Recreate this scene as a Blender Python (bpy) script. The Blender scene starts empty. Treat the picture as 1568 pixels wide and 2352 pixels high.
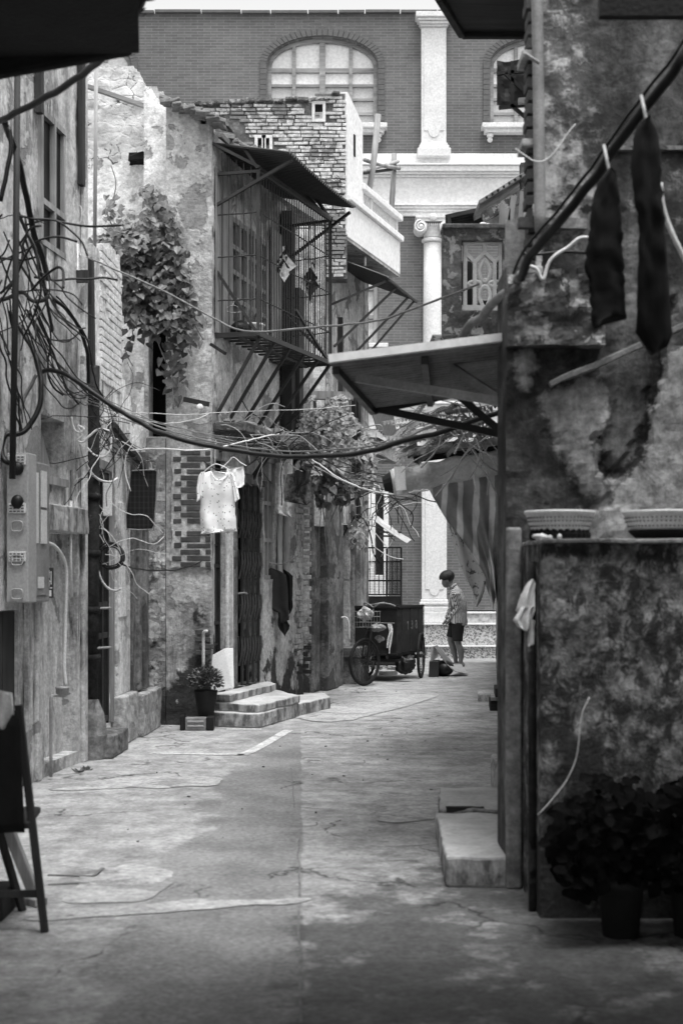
import bpy, bmesh, math, random
from mathutils import Vector, Matrix, noise

RN = random.Random(11)
SC = bpy.context.scene
COL = SC.collection
FPX, CX, HY, HC = 3267.0, 784.0, 1330.0, 1.5
PI = math.pi


def V(x, y, z):
    return Vector((x, y, z))


def P(px, py, d):
    """photo position (1568 x 2352 grid) at depth d metres -> world point"""
    return V((px - CX) * d / FPX, d, HC + (HY - py) * d / FPX)


def U(a, b):
    return RN.uniform(a, b)


# ------------------------------------------------------------------ materials
def g3(v):
    return (v, v, v, 1.0)


class NT:
    def __init__(s, name):
        s.m = bpy.data.materials.new(name)
        s.m.use_nodes = True
        s.t = s.m.node_tree
        s.n = s.t.nodes
        s.b = s.n['Principled BSDF']
        s.pos = s.n.new('ShaderNodeNewGeometry').outputs['Position']

    def link(s, a, b):
        s.t.links.new(a, b)

    def val(s, x, sock):
        if hasattr(x, 'is_output'):
            s.link(x, sock)
        else:
            sock.default_value = x

    def math(s, op, a, b=0.0, c=0.0, clamp=False):
        n = s.n.new('ShaderNodeMath')
        n.operation = op
        n.use_clamp = clamp
        for i, x in enumerate((a, b, c)):
            s.val(x, n.inputs[i])
        return n.outputs[0]

    def scale(s, sx, sy, sz, src=None):
        n = s.n.new('ShaderNodeMapping')
        s.link(src or s.pos, n.inputs['Vector'])
        n.inputs['Scale'].default_value = (sx, sy, sz)
        return n.outputs[0]

    def noise(s, sc, det=5, rough=0.6, vec=None, dist=0.0):
        n = s.n.new('ShaderNodeTexNoise')
        s.link(vec or s.pos, n.inputs['Vector'])
        n.inputs['Scale'].default_value = sc
        n.inputs['Detail'].default_value = det
        n.inputs['Roughness'].default_value = rough
        n.inputs['Distortion'].default_value = dist
        return n.outputs['Fac']

    def voro(s, sc, feature='F1', vec=None, out='Distance'):
        n = s.n.new('ShaderNodeTexVoronoi')
        n.feature = feature
        s.link(vec or s.pos, n.inputs['Vector'])
        n.inputs['Scale'].default_value = sc
        return n.outputs[out]

    def rng(s, x, a, b, c=0.0, d=1.0, smooth=False):
        n = s.n.new('ShaderNodeMapRange')
        if smooth:
            n.interpolation_type = 'SMOOTHSTEP'
        s.link(x, n.inputs['Value'])
        for k, v in zip(('From Min', 'From Max', 'To Min', 'To Max'), (a, b, c, d)):
            n.inputs[k].default_value = v
        return n.outputs[0]

    def mix(s, f, a, b):
        """mix two grey values (float or socket)"""
        n = s.n.new('ShaderNodeMix')
        n.data_type = 'FLOAT'
        s.val(f, n.inputs[0])
        s.val(a, n.inputs[2])
        s.val(b, n.inputs[3])
        return n.outputs[0]

    def sep(s, src=None):
        n = s.n.new('ShaderNodeSeparateXYZ')
        s.link(src or s.pos, n.inputs[0])
        return n.outputs

    def comb(s, x, y, z=0.0):
        n = s.n.new('ShaderNodeCombineXYZ')
        for i, q in enumerate((x, y, z)):
            s.val(q, n.inputs[i])
        return n.outputs[0]

    def done(s, grey, rough=0.85, bump=None, bd=0.01, bs=0.6, metal=0.0, spec=0.3):
        n = s.n.new('ShaderNodeCombineColor')
        for i in range(3):
            s.val(grey, n.inputs[i])
        s.link(n.outputs[0], s.b.inputs['Base Color'])
        s.val(rough, s.b.inputs['Roughness'])
        s.b.inputs['Metallic'].default_value = metal
        s.b.inputs['Specular IOR Level'].default_value = spec
        if bump is not None:
            q = s.n.new('ShaderNodeBump')
            q.inputs['Strength'].default_value = bs
            q.inputs['Distance'].default_value = bd
            s.link(bump, q.inputs['Height'])
            s.link(q.outputs[0], s.b.inputs['Normal'])
        return s.m


def plain(name, v, rough=0.7, var=0.25, sc=9.0, bump=0.003, metal=0.0, spec=0.3):
    t = NT(name)
    a = t.noise(sc, 6, 0.65)
    b = t.noise(sc * 9, 3, 0.6)
    f = t.mix(t.rng(a, 0.3, 0.7), v * (1 - var), v * (1 + var))
    f = t.math('MULTIPLY', f, t.rng(b, 0.3, 0.7, 0.85, 1.15))
    return t.done(f, rough, b, bump, 0.5, metal, spec)


def plaster(name, lo, hi, sc=1.6, streak=0.5, peel=0.0, peelv=0.1, fine=40, bump=0.012, dark=0.0, darkv=0.06, psc=2.2, crack=0.0, low_dark=0.0, mott=0.66):
    t = NT(name)
    a = t.noise(sc, 8, 0.68, dist=0.3)
    f = t.mix(t.rng(a, 0.38, 0.62), lo, hi)
    mid = t.noise(sc * 6, 5, 0.7)
    f = t.math('MULTIPLY', f, t.rng(mid, 0.34, 0.66, mott, 1.22 if mott < .7 else 1.1))
    if streak:
        st = t.noise(1.0, 7, 0.68, t.scale(5.5, 5.5, 0.6), 0.35)
        gt = t.rng(t.noise(0.9, 4, 0.6), 0.42, 0.6)
        sk = t.math('MULTIPLY', t.rng(st, 0.56, 0.40), gt)
        f = t.math('MULTIPLY', f, t.math('SUBTRACT', 1.0, t.math('MULTIPLY', sk, streak)))
        gr = t.noise(17, 7, 0.75)
        f = t.math('MULTIPLY', f, t.rng(gr, 0.38, 0.62, 0.72, 1.18))
    if peel:
        pn = t.noise(psc, 9, 0.62, dist=0.5)
        k = t.rng(pn, 0.62 - peel * 0.3, 0.635 - peel * 0.3)
        f = t.mix(k, f, t.math('MULTIPLY', t.rng(mid, 0.3, 0.7, 0.7, 1.3), peelv))
    if dark:
        dn = t.noise(sc * 1.7, 10, 0.72, t.scale(1, 1, 0.7), 0.4)
        k = t.rng(dn, 0.66 - dark * 0.3, 0.78 - dark * 0.3, smooth=True)
        f = t.mix(t.math('MULTIPLY', k, 0.9), f, darkv)
    if low_dark:
        # dark blotches with hard ragged edges, commoner low on the wall
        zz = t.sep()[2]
        q = t.math('SUBTRACT', t.noise(3.2, 5, 0.6), t.math('MULTIPLY', zz, low_dark))
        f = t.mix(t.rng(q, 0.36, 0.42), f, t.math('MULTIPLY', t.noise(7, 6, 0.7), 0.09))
    fn = t.noise(fine, 5, 0.7)
    f = t.math('MULTIPLY', f, t.rng(fn, 0.3, 0.7, 0.76, 1.2))
    if crack:
        wv = t.n.new('ShaderNodeVectorMath')
        wv.operation = 'ADD'
        nz = t.n.new('ShaderNodeTexNoise')
        nz.inputs['Scale'].default_value = 3.0
        t.link(t.pos, nz.inputs['Vector'])
        t.link(t.pos, wv.inputs[0])
        t.link(nz.outputs['Color'], wv.inputs[1])
        ce = t.voro(crack, 'DISTANCE_TO_EDGE', wv.outputs[0])
        gate = t.rng(t.noise(1.3, 3), 0.45, 0.55)
        k = t.math('MULTIPLY', t.rng(ce, 0.0, 0.02, 1, 0), gate)
        f = t.mix(k, f, t.math('MULTIPLY', f, 0.25))
    h = t.math('ADD', t.math('MULTIPLY', mid, 1.0), t.math('MULTIPLY', fn, 0.5))
    if peel:
        h = t.math('SUBTRACT', h, t.math('MULTIPLY', k if not crack and not dark else t.rng(pn, 0.62 - peel * 0.3, 0.635 - peel * 0.3), 0.8))
    return t.done(f, 0.92, h, bump, 0.8, 0.0, 0.2)


def wood(name, lo, hi, axis='z', rough=0.75):
    t = NT(name)
    s = {'z': (14, 14, 0.8), 'x': (0.8, 14, 14), 'y': (14, 0.8, 14)}[axis]
    a = t.noise(1.0, 7, 0.65, t.scale(*s), 0.4)
    b = t.noise(3.0, 5, 0.6)
    f = t.mix(t.rng(a, 0.32, 0.66), lo, hi)
    f = t.math('MULTIPLY', f, t.rng(b, 0.3, 0.7, 0.75, 1.2))
    return t.done(f, rough, a, 0.004, 0.7)


def brickmat(name, u, v1, v2, mortar, bw, rh, msz=0.006, stain=0.15, rough=0.8, squash=1.0):
    """running-bond brick; u = (ax, ay): horizontal coordinate = ax*X + ay*Y"""
    t = NT(name)
    x, y, z = t.sep()
    hh = t.math('ADD', t.math('MULTIPLY', x, u[0]), t.math('MULTIPLY', y, u[1]))
    n = t.n.new('ShaderNodeTexBrick')
    t.link(t.comb(hh, z), n.inputs['Vector'])
    n.inputs['Color1'].default_value = g3(v1)
    n.inputs['Color2'].default_value = g3(v2)
    n.inputs['Mortar'].default_value = g3(mortar)
    n.inputs['Scale'].default_value = 1.0
    n.inputs['Mortar Size'].default_value = msz
    n.inputs['Mortar Smooth'].default_value = 0.15
    n.inputs['Brick Width'].default_value = bw
    n.inputs['Row Height'].default_value = rh
    c = t.sep(n.outputs['Color'])[0]
    st = t.noise(0.7, 7, 0.65)
    f = t.math('MULTIPLY', c, t.rng(st, 0.3, 0.7, 1 - stain, 1 + stain))
    fn = t.noise(14, 5, 0.6)
    f = t.math('MULTIPLY', f, t.rng(fn, 0.3, 0.7, 0.9, 1.1))
    spk = t.noise(4.0, 2, 0.5)
    f = t.mix(t.rng(spk, 0.735, 0.75), f, 0.5)
    return t.done(f, rough, t.math('SUBTRACT', 1.0, n.outputs['Fac']), 0.006, 0.8)


def metal(name, v, rough=0.5, rust=0.4, sc=6.0):
    t = NT(name)
    a = t.noise(sc, 7, 0.68)
    f = t.mix(t.rng(a, 0.35, 0.65), v * (1 - rust), v * (1 + rust))
    b = t.noise(sc * 12, 4, 0.6)
    f = t.math('MULTIPLY', f, t.rng(b, 0.3, 0.7, 0.8, 1.2))
    return t.done(f, t.rng(a, 0.3, 0.7, rough - 0.12, rough + 0.15), b, 0.002, 0.5, 0.0, 0.45)


def leafmat(name, lo, hi, sc=9.0, rough=0.45, spec=0.4):
    t = NT(name)
    a = t.noise(sc, 3, 0.5)
    b = t.noise(sc * 6, 2, 0.5)
    f = t.mix(t.rng(a, 0.35, 0.65), lo, hi)
    f = t.math('MULTIPLY', f, t.rng(b, 0.3, 0.7, 0.8, 1.2))
    m = t.done(f, rough, b, 0.002, 0.4, 0, spec)
    t.b.inputs['Subsurface Weight'].default_value = 0.0
    return m


M = {}


def make_materials():
    M['far_brick'] = brickmat('far_brick', (1, 0), 0.105, 0.135, 0.20, 0.25, 0.0535, 0.005, 0.2)
    M['arch_brick'] = plain('arch_brick', 0.105, 0.8, 0.2, 12)
    M['white_paint'] = plain('white_paint', 0.72, 0.8, 0.05, 2.0, 0.001)
    M['white_stone'] = plain('white_stone', 0.65, 0.85, 0.08, 3.0, 0.002)
    t = NT('granite')
    a = t.noise(26, 3, 0.55, dist=1.2)
    f = t.mix(t.rng(a, 0.42, 0.55), 0.10, 0.52)
    M['granite'] = t.done(f, 0.6, a, 0.004, 0.4)
    M['grey_stone'] = plaster('grey_stone', 0.38, 0.46, 1.5, 0.1, 0, 0, 70, 0.003)
    M['stucco'] = plaster('stucco', 0.50, 0.68, 0.9, 0.92, 0.16, 0.26, 50, 0.014, 0.2, 0.07, mott=0.8)
    M['stucco_light'] = plaster('stucco_light', 0.68, 0.82, 1.2, 0.5, 0.14, 0.36, 45, 0.014, 0.10, 0.12, mott=0.86)
    M['rough_render'] = plaster('rough_render', 0.40, 0.64, 2.2, 0.35, 0.34, 0.26, 26, 0.03, 0.36, 0.08, 3.5, 3.0, low_dark=0.22)
    M['gable'] = plaster('gable', 0.42, 0.66, 1.2, 0.6, 0.16, 0.30, 30, 0.024, 0.30, 0.05, 3.0, low_dark=0.24, mott=0.8)
    M['facade'] = plaster('facade', 0.38, 0.62, 1.4, 0.75, 0.18, 0.2, 38, 0.014, 0.22, 0.05, low_dark=0.27, mott=0.8)
    M['rubble'] = plaster('rubble', 0.42, 0.66, 2.2, 0.15, 0.1, 0.3, 32, 0.012, 0.12, 0.16)
    M['painted_brick'] = plaster('painted_brick', 0.62, 0.78, 2.0, 0.3, 0.1, 0.36, 36, 0.01, 0.05, 0.15, mott=0.86)
    M['mortar'] = plaster('mortar', 0.44, 0.62, 4.0, 0.1, 0, 0, 40, 0.01)
    M['mortar_dark'] = plaster('mortar_dark', 0.10, 0.2, 4.0, 0.1, 0, 0, 40, 0.01)
    M['old_brick'] = plain('old_brick', 0.075, 0.9, 0.45, 7, 0.008)
    M['pale_brick'] = plaster('pale_brick', 0.42, 0.70, 3.2, 0.15, 0.25, 0.2, 40, 0.01, 0.2, 0.16)
    M['right_wall'] = plaster('right_wall', 0.12, 0.27, 2.6, 0.25, 0.30, 0.07, 34, 0.02, 0.36, 0.04, 3.4, 2.4)
    M['right_patch'] = plaster('right_patch', 0.22, 0.36, 3.2, 0.3, 0.25, 0.13, 34, 0.014, 0.32, 0.07, 4.0)
    M['ledge_rough'] = plaster('ledge_rough', 0.12, 0.4, 5.0, 0.1, 0.45, 0.08, 26, 0.03, 0.3, 0.05, 6.0)
    M['low_wall'] = plaster('low_wall', 0.10, 0.36, 7.0, 0.25, 0.2, 0.36, 34, 0.024, 0.7, 0.026, 7.0, low_dark=0.24)
    M['pier'] = plaster('pier', 0.15, 0.24, 1.5, 0.12, 0, 0, 40, 0.006, 0.1, 0.06)
    M['mossy'] = plaster('mossy', 0.07, 0.22, 3.0, 0.25, 0.3, 0.34, 26, 0.012, 0.4, 0.035, 9.0)
    M['concrete'] = plaster('concrete', 0.34, 0.52, 2.0, 0.12, 0.15, 0.25, 40, 0.008, 0.12, 0.14)
    M['concrete_dark'] = plaster('concrete_dark', 0.10, 0.28, 2.6, 0.5, 0.2, 0.08, 36, 0.012, 0.35, 0.05)
    M['column'] = plaster('column', 0.12, 0.28, 2.4, 0.7, 0.2, 0.08, 36, 0.012, 0.3, 0.05)
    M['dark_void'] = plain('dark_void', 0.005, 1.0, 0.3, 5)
    M['dark_wood'] = wood('dark_wood', 0.012, 0.042)
    M['dark_wood_x'] = wood('dark_wood_x', 0.010, 0.035, 'x')
    M['grey_wood'] = wood('grey_wood', 0.14, 0.34)
    M['grey_wood_y'] = wood('grey_wood_y', 0.16, 0.36, 'x')
    M['pale_wood'] = wood('pale_wood', 0.3, 0.5)
    M['bamboo'] = wood('bamboo', 0.2, 0.42)
    M['dark_metal'] = metal('dark_metal', 0.016, 0.5, 0.5)
    M['rusty'] = metal('rusty', 0.024, 0.65, 0.5)
    M['grey_metal'] = metal('grey_metal', 0.22, 0.45, 0.3)
    M['tin_dark'] = metal('tin_dark', 0.035, 0.6, 0.5, 3.0)
    M['tin'] = metal('tin', 0.20, 0.5, 0.35, 3.0)
    M['tin_light'] = metal('tin_light', 0.42, 0.5, 0.2, 4.0)
    M['black_pipe'] = plaster('black_pipe', 0.012, 0.035, 3.0, 0.4, 0.15, 0.07, 40, 0.006, 0.3, 0.02)
    M['black_plastic'] = plain('black_plastic', 0.010, 0.45, 0.3, 12)
    M['black_cloth'] = plain('black_cloth', 0.005, 0.95, 0.4, 18, 0.004)
    M['grey_plastic'] = plain('grey_plastic', 0.34, 0.45, 0.12, 6)
    M['pale_plastic'] = plain('pale_plastic', 0.6, 0.4, 0.1, 8)
    M['white_plastic'] = plain('white_plastic', 0.75, 0.4, 0.08, 8)
    M['white_wire'] = plain('white_wire', 0.6, 0.5, 0.25, 14)
    M['grey_wire'] = plain('grey_wire', 0.2, 0.5, 0.4, 14)
    M['black_wire'] = plain('black_wire', 0.010, 0.45, 0.4, 10)
    M['rope'] = plain('rope', 0.6, 0.9, 0.2, 60, 0.004)
    M['white_cloth'] = plain('white_cloth', 0.9, 0.95, 0.05, 14, 0.004)
    M['rag'] = plain('rag', 0.55, 0.95, 0.15, 12, 0.004)
    t = NT('dotted_cotton')
    d = t.voro(34.0)
    d2 = t.noise(11, 2)
    k = t.math('MULTIPLY', t.rng(d, 0.20, 0.24, 1, 0), t.rng(d2, 0.42, 0.46))
    M['dotted'] = t.done(t.mix(k, 0.92, 0.2), 0.95, t.noise(20, 3), 0.006, 0.5)
    t = NT('plaid_cloth')
    x, y, z = t.sep()
    wx = t.math('SINE', t.math('MULTIPLY', x, 150.0))
    wz = t.math('SINE', t.math('MULTIPLY', z, 120.0))
    f = t.math('ADD', t.math('MULTIPLY', t.rng(wx, 0.1, 0.9), 0.03), t.math('MULTIPLY', t.rng(wz, 0.6, 0.9), 0.02))
    f = t.math('MULTIPLY', t.math('ADD', t.math('ADD', f, 0.03), t.math('MULTIPLY', t.noise(30), 0.01)), 0.4)
    M['plaid'] = t.done(f, 0.95)
    t = NT('printed_cloth')
    f = t.mix(t.rng(t.noise(16, 5, 0.6, dist=1.0), 0.4, 0.6), 0.03, 0.13)
    M['printed'] = t.done(f, 0.95)
    t = NT('dark_grey_cloth')
    M['coat'] = plain('coat', 0.022, 0.95, 0.25, 8, 0.004)
    t = NT('striped_shirt')
    x, y, z = t.sep()
    ang = t.math('ADD', t.math('MULTIPLY', x, 1.0), t.math('MULTIPLY', y, 0.8))
    w = t.math('SINE', t.math('MULTIPLY', t.math('ADD', ang, t.math('MULTIPLY', t.noise(5, 3), 0.05)), 2 * PI / 0.026))
    f = t.mix(t.rng(w, -0.2, 0.3), 0.46, 0.09)
    f = t.math('MULTIPLY', f, t.rng(t.noise(9, 4), 0.3, 0.7, 0.75, 1.15))
    M['shirt'] = t.done(f, 0.95, t.noise(16, 4, 0.6), 0.02, 0.8)
    M['shorts'] = plain('shorts', 0.012, 0.9, 0.2, 12)
    M['skin'] = plain('skin', 0.13, 0.55, 0.12, 10, 0.001)
    M['hair'] = plain('hair', 0.01, 0.45, 0.4, 60, 0.01)
    t = NT('curtain_striped')
    x, y, z = t.sep()
    q = t.math('ADD', x, t.math('MULTIPLY', t.noise(1.6, 3), 0.10))
    w = t.math('FRACT', t.math('MULTIPLY', q, 1 / 0.135))
    k = t.math('MULTIPLY', t.rng(w, 0.58, 0.66, smooth=True), t.rng(w, 1.0, 0.95))
    f = t.mix(k, 0.27, 0.74)
    f = t.math('MULTIPLY', f, t.rng(t.noise(4, 6, 0.65), 0.3, 0.7, 0.6, 1.3))
    m = t.done(f, 0.85, t.noise(7, 5), 0.02, 0.6)
    M['curtain'] = m
    t = NT('flowered_cloth')
    k = t.math('MULTIPLY', t.rng(t.noise(26, 3, 0.6), 0.56, 0.6), t.rng(t.noise(7, 2), 0.42, 0.5))
    M['flowered'] = t.done(t.mix(k, 0.5, 0.12), 0.95)
    M['tarp_roll'] = plain('tarp_roll', 0.62, 0.35, 0.22, 5, 0.012)
    M['black_tarp'] = plain('black_tarp', 0.012, 0.8, 0.4, 6, 0.01)
    M['cardboard'] = plain('cardboard', 0.36, 0.9, 0.15, 8)
    M['cardboard_dark'] = plain('cardboard_dark', 0.15, 0.9, 0.2, 8)
    M['cart_paint'] = metal('cart_paint', 0.012, 0.5, 0.6, 5.0)
    M['cart_plank'] = metal('cart_plank', 0.022, 0.55, 0.4, 6.0)
    M['rubber'] = plain('rubber', 0.014, 0.8, 0.3, 12)
    M['chalk'] = plain('chalk', 0.16, 0.9, 0.3, 30)
    M['foil'] = plain('foil', 0.55, 0.35, 0.4, 30)
    t = NT('window_glass')
    f = t.mix(t.rng(t.noise(2.2, 4), 0.4, 0.6), 0.004, 0.02)
    M['glass_dark'] = t.done(f, 0.4, spec=0.08)
    M['pane_sky'] = plain('pane_sky', 0.72, 0.12, 0.03, 2, 0.0, 0.0, 0.6)  # pale diffuse colour stands in for sky reflected in the glass
    M['pane_white'] = plain('pane_white', 0.5, 0.3, 0.06, 3, 0.0)
    M['ivy'] = leafmat('ivy', 0.03, 0.15)
    M['vine'] = leafmat('vine', 0.04, 0.24)
    M['dark_leaf'] = leafmat('dark_leaf', 0.003, 0.009, 9.0, 0.9, 0.05)
    M['shrub_leaf'] = leafmat('shrub_leaf', 0.05, 0.14)
    M['stem'] = plain('stem', 0.14, 0.8, 0.3, 14)
    M['twig'] = plain('twig', 0.28, 0.8, 0.35, 14)
    M['pot_dark'] = plain('pot_dark', 0.014, 0.7, 0.3, 9)
    M['tile'] = plain('tile', 0.22, 0.85, 0.5, 9, 0.01)
    M['cement_patch'] = plaster('cement_patch', 0.34, 0.46, 3.0, 0.0, 0.2, 0.26, 40, 0.004)
    M['road_line'] = plaster('road_line', 0.5, 0.62, 4, 0.1, 0.3, 0.34, 40, 0.002)
    M['joint'] = plain('joint', 0.15, 0.95, 0.4, 12, 0.01)
    t = NT('peeling_wall')
    lay = t.n.new('ShaderNodeAttribute'); lay.attribute_name = 'plaster_layer'
    crk = t.n.new('ShaderNodeAttribute'); crk.attribute_name = 'crack_gap'
    n1 = t.noise(2.6, 9, 0.68, dist=0.4)
    n2 = t.noise(9, 7, 0.68)
    n3 = t.noise(24, 6, 0.75)
    lo = t.mix(t.rng(n1, 0.40, 0.60), 0.045, 0.17)
    hi = t.mix(t.rng(n1, 0.40, 0.60), 0.26, 0.46)
    k = t.math('ADD', lay.outputs['Fac'], t.math('MULTIPLY', t.math('SUBTRACT', n2, 0.5), 2.4))
    k = t.rng(k, -0.1, 0.25, smooth=True)
    f = t.mix(k, lo, hi)
    f = t.math('MULTIPLY', f, t.rng(n2, 0.36, 0.64, 0.74, 1.18))
    st = t.noise(1.0, 7, 0.65, t.scale(5, 5, 0.7), 0.3)
    f = t.math('MULTIPLY', f, t.rng(st, 0.42, 0.56, 0.6, 1.0))
    dn = t.noise(3.4, 9, 0.7, dist=0.6)
    f = t.mix(t.rng(dn, 0.58, 0.70, smooth=True), f, 0.035)
    c = t.math('ADD', crk.outputs['Fac'], t.math('MULTIPLY', t.math('SUBTRACT', n2, 0.5), 1.3))
    f = t.mix(t.rng(c, 0.16, 0.36, 1, 0, True), f, 0.022)
    f = t.math('MULTIPLY', f, t.rng(n3, 0.35, 0.65, 0.62, 1.28))
    M['peeling_wall'] = t.done(f, 0.92, t.math('ADD', t.math('ADD', n2, t.math('MULTIPLY', n3, 0.5)), t.math('MULTIPLY', k, 0.6)), 0.02, 0.8, 0, 0.2)
    t = NT('rubble_stone')
    wv = t.n.new('ShaderNodeVectorMath'); wv.operation = 'ADD'
    nz = t.n.new('ShaderNodeTexNoise'); nz.inputs['Scale'].default_value = 3.5; nz.inputs['Detail'].default_value = 4
    t.link(t.pos, nz.inputs['Vector'])
    t.link(t.scale(7.0, 7.0, 10.0), wv.inputs[0])
    t.link(nz.outputs['Color'], wv.inputs[1])
    e = t.voro(1.0, 'DISTANCE_TO_EDGE', wv.outputs[0])
    cellc = t.sep(t.voro(1.0, 'F1', wv.outputs[0], 'Color'))[0]
    n2 = t.noise(8, 7, 0.68)
    f = t.math('MULTIPLY', t.mix(cellc, 0.58, 0.68), t.rng(n2, 0.36, 0.64, 0.75, 1.15))
    gate = t.rng(t.noise(3.4, 5, 0.7), 0.52, 0.58)
    f = t.mix(t.math('MULTIPLY', t.rng(e, 0.004, 0.045, 1, 0), gate), f, 0.02)
    M['rubble_stone'] = t.done(f, 0.92, t.math('ADD', t.math('MULTIPLY', t.rng(e, 0, 0.15), 0.12), t.math('MULTIPLY', n2, 0.9)), 0.04, 0.9, 0, 0.2)
    t = NT('stained_step')
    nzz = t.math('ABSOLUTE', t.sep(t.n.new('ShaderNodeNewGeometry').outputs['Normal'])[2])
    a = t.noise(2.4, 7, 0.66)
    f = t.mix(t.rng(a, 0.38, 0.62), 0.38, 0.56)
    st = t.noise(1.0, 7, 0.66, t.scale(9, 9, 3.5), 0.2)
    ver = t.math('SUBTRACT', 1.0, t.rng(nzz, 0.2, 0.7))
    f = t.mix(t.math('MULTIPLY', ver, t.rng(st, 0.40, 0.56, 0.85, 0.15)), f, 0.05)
    n3 = t.noise(30, 5, 0.7)
    f = t.math('MULTIPLY', f, t.rng(n3, 0.3, 0.7, 0.8, 1.15))
    M['stained_step'] = t.done(f, 0.9, n3, 0.008, 0.6, 0, 0.2)
    # ground: worn concrete with an asphalt strip down the middle
    t = NT('ground_concrete')
    x, y, z = t.sep()
    wob = t.noise(0.9, 6, 0.65)
    wob2 = t.noise(2.6, 5, 0.6)
    big = t.noise(0.8, 8, 0.7)
    con = t.mix(t.rng(big, 0.34, 0.66), 0.29, 0.45)
    m2 = t.noise(5.0, 9, 0.76)
    con = t.math('MULTIPLY', con, t.rng(m2, 0.38, 0.60, 0.62, 1.1))
    bl = t.noise(2.3, 9, 0.74)
    con = t.math('MULTIPLY', con, t.rng(bl, 0.50, 0.62, 1.0, 0.72))
    asp = t.mix(t.rng(t.noise(1.6, 8, 0.7), 0.38, 0.62), 0.17, 0.27)
    grit = t.noise(45, 4, 0.7)
    asp = t.math('MULTIPLY', asp, t.rng(grit, 0.3, 0.7, 0.75, 1.25))
    # strip edges drift with distance
    cl = t.math('ADD', t.math('MULTIPLY', y, 0.012), -1.02)
    le = t.math('ADD', t.math('SUBTRACT', x, cl), t.math('MULTIPLY', t.math('SUBTRACT', wob, 0.5), 1.1))
    le = t.math('ADD', le, t.math('MULTIPLY', t.math('SUBTRACT', wob2, 0.5), 0.35))
    cr = t.math('ADD', t.math('MULTIPLY', y, -0.030), 0.02)
    re = t.math('SUBTRACT', t.math('ADD', cr, t.math('MULTIPLY', t.math('SUBTRACT', wob2, 0.5), 0.05)), x)
    k = t.math('MULTIPLY', t.rng(le, -0.02, 0.05), t.rng(re, -0.006, 0.006))
    far = t.rng(y, 13.5, 14.6, 1, 0)
    k = t.math('MULTIPLY', k, far)
    f = t.mix(k, con, asp)
    # foreground shade painted into the concrete with dark grime, deepening toward the near right
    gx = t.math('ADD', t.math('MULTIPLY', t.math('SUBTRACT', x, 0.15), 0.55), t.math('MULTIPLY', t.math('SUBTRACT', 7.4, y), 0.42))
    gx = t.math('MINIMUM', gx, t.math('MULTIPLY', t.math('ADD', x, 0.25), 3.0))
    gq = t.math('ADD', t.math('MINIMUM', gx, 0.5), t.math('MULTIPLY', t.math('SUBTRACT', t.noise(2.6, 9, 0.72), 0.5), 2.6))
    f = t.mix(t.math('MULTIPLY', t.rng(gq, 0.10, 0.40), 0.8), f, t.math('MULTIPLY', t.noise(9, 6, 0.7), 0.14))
    ns = t.noise(1.3, 9, 0.74)
    f = t.mix(t.math('MULTIPLY', t.rng(ns, 0.56, 0.66), 0.4), f, 0.12)
    fn = t.noise(30, 5, 0.7)
    f = t.math('MULTIPLY', f, t.rng(fn, 0.32, 0.68, 0.68, 1.25))
    wv = t.n.new('ShaderNodeVectorMath')
    wv.operation = 'ADD'
    nz = t.n.new('ShaderNodeTexNoise')
    nz.inputs['Scale'].default_value = 2.2
    nz.inputs['Detail'].default_value = 5
    t.link(t.pos, nz.inputs['Vector'])
    t.link(t.pos, wv.inputs[0])
    t.link(nz.outputs['Color'], wv.inputs[1])
    ce = t.voro(0.62, 'DISTANCE_TO_EDGE', wv.outputs[0])
    gate = t.rng(t.noise(0.9, 3), 0.5, 0.56)
    kc = t.math('MULTIPLY', t.rng(ce, 0.002, 0.014, 1, 0), gate)
    f = t.mix(kc, f, t.math('MULTIPLY', f, 0.3))
    hh = t.math('ADD', t.math('MULTIPLY', m2, 1.0), t.math('MULTIPLY', fn, 0.4))
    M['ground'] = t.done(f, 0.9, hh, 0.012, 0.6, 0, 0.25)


# ------------------------------------------------------------------ mesh builder
ORG = {}


def catmull(pts, sub=5):
    if len(pts) < 3:
        return list(pts)
    q = [pts[0] * 2 - pts[1]] + list(pts) + [pts[-1] * 2 - pts[-2]]
    out = []
    for i in range(1, len(q) - 2):
        a, b, c, d = q[i - 1], q[i], q[i + 1], q[i + 2]
        for k in range(sub):
            u = k / sub
            out.append(0.5 * ((2 * b) + (c - a) * u + (2 * a - 5 * b + 4 * c - d) * u * u + (3 * b - a - 3 * c + d) * u ** 3))
    out.append(pts[-1])
    return out


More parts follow.
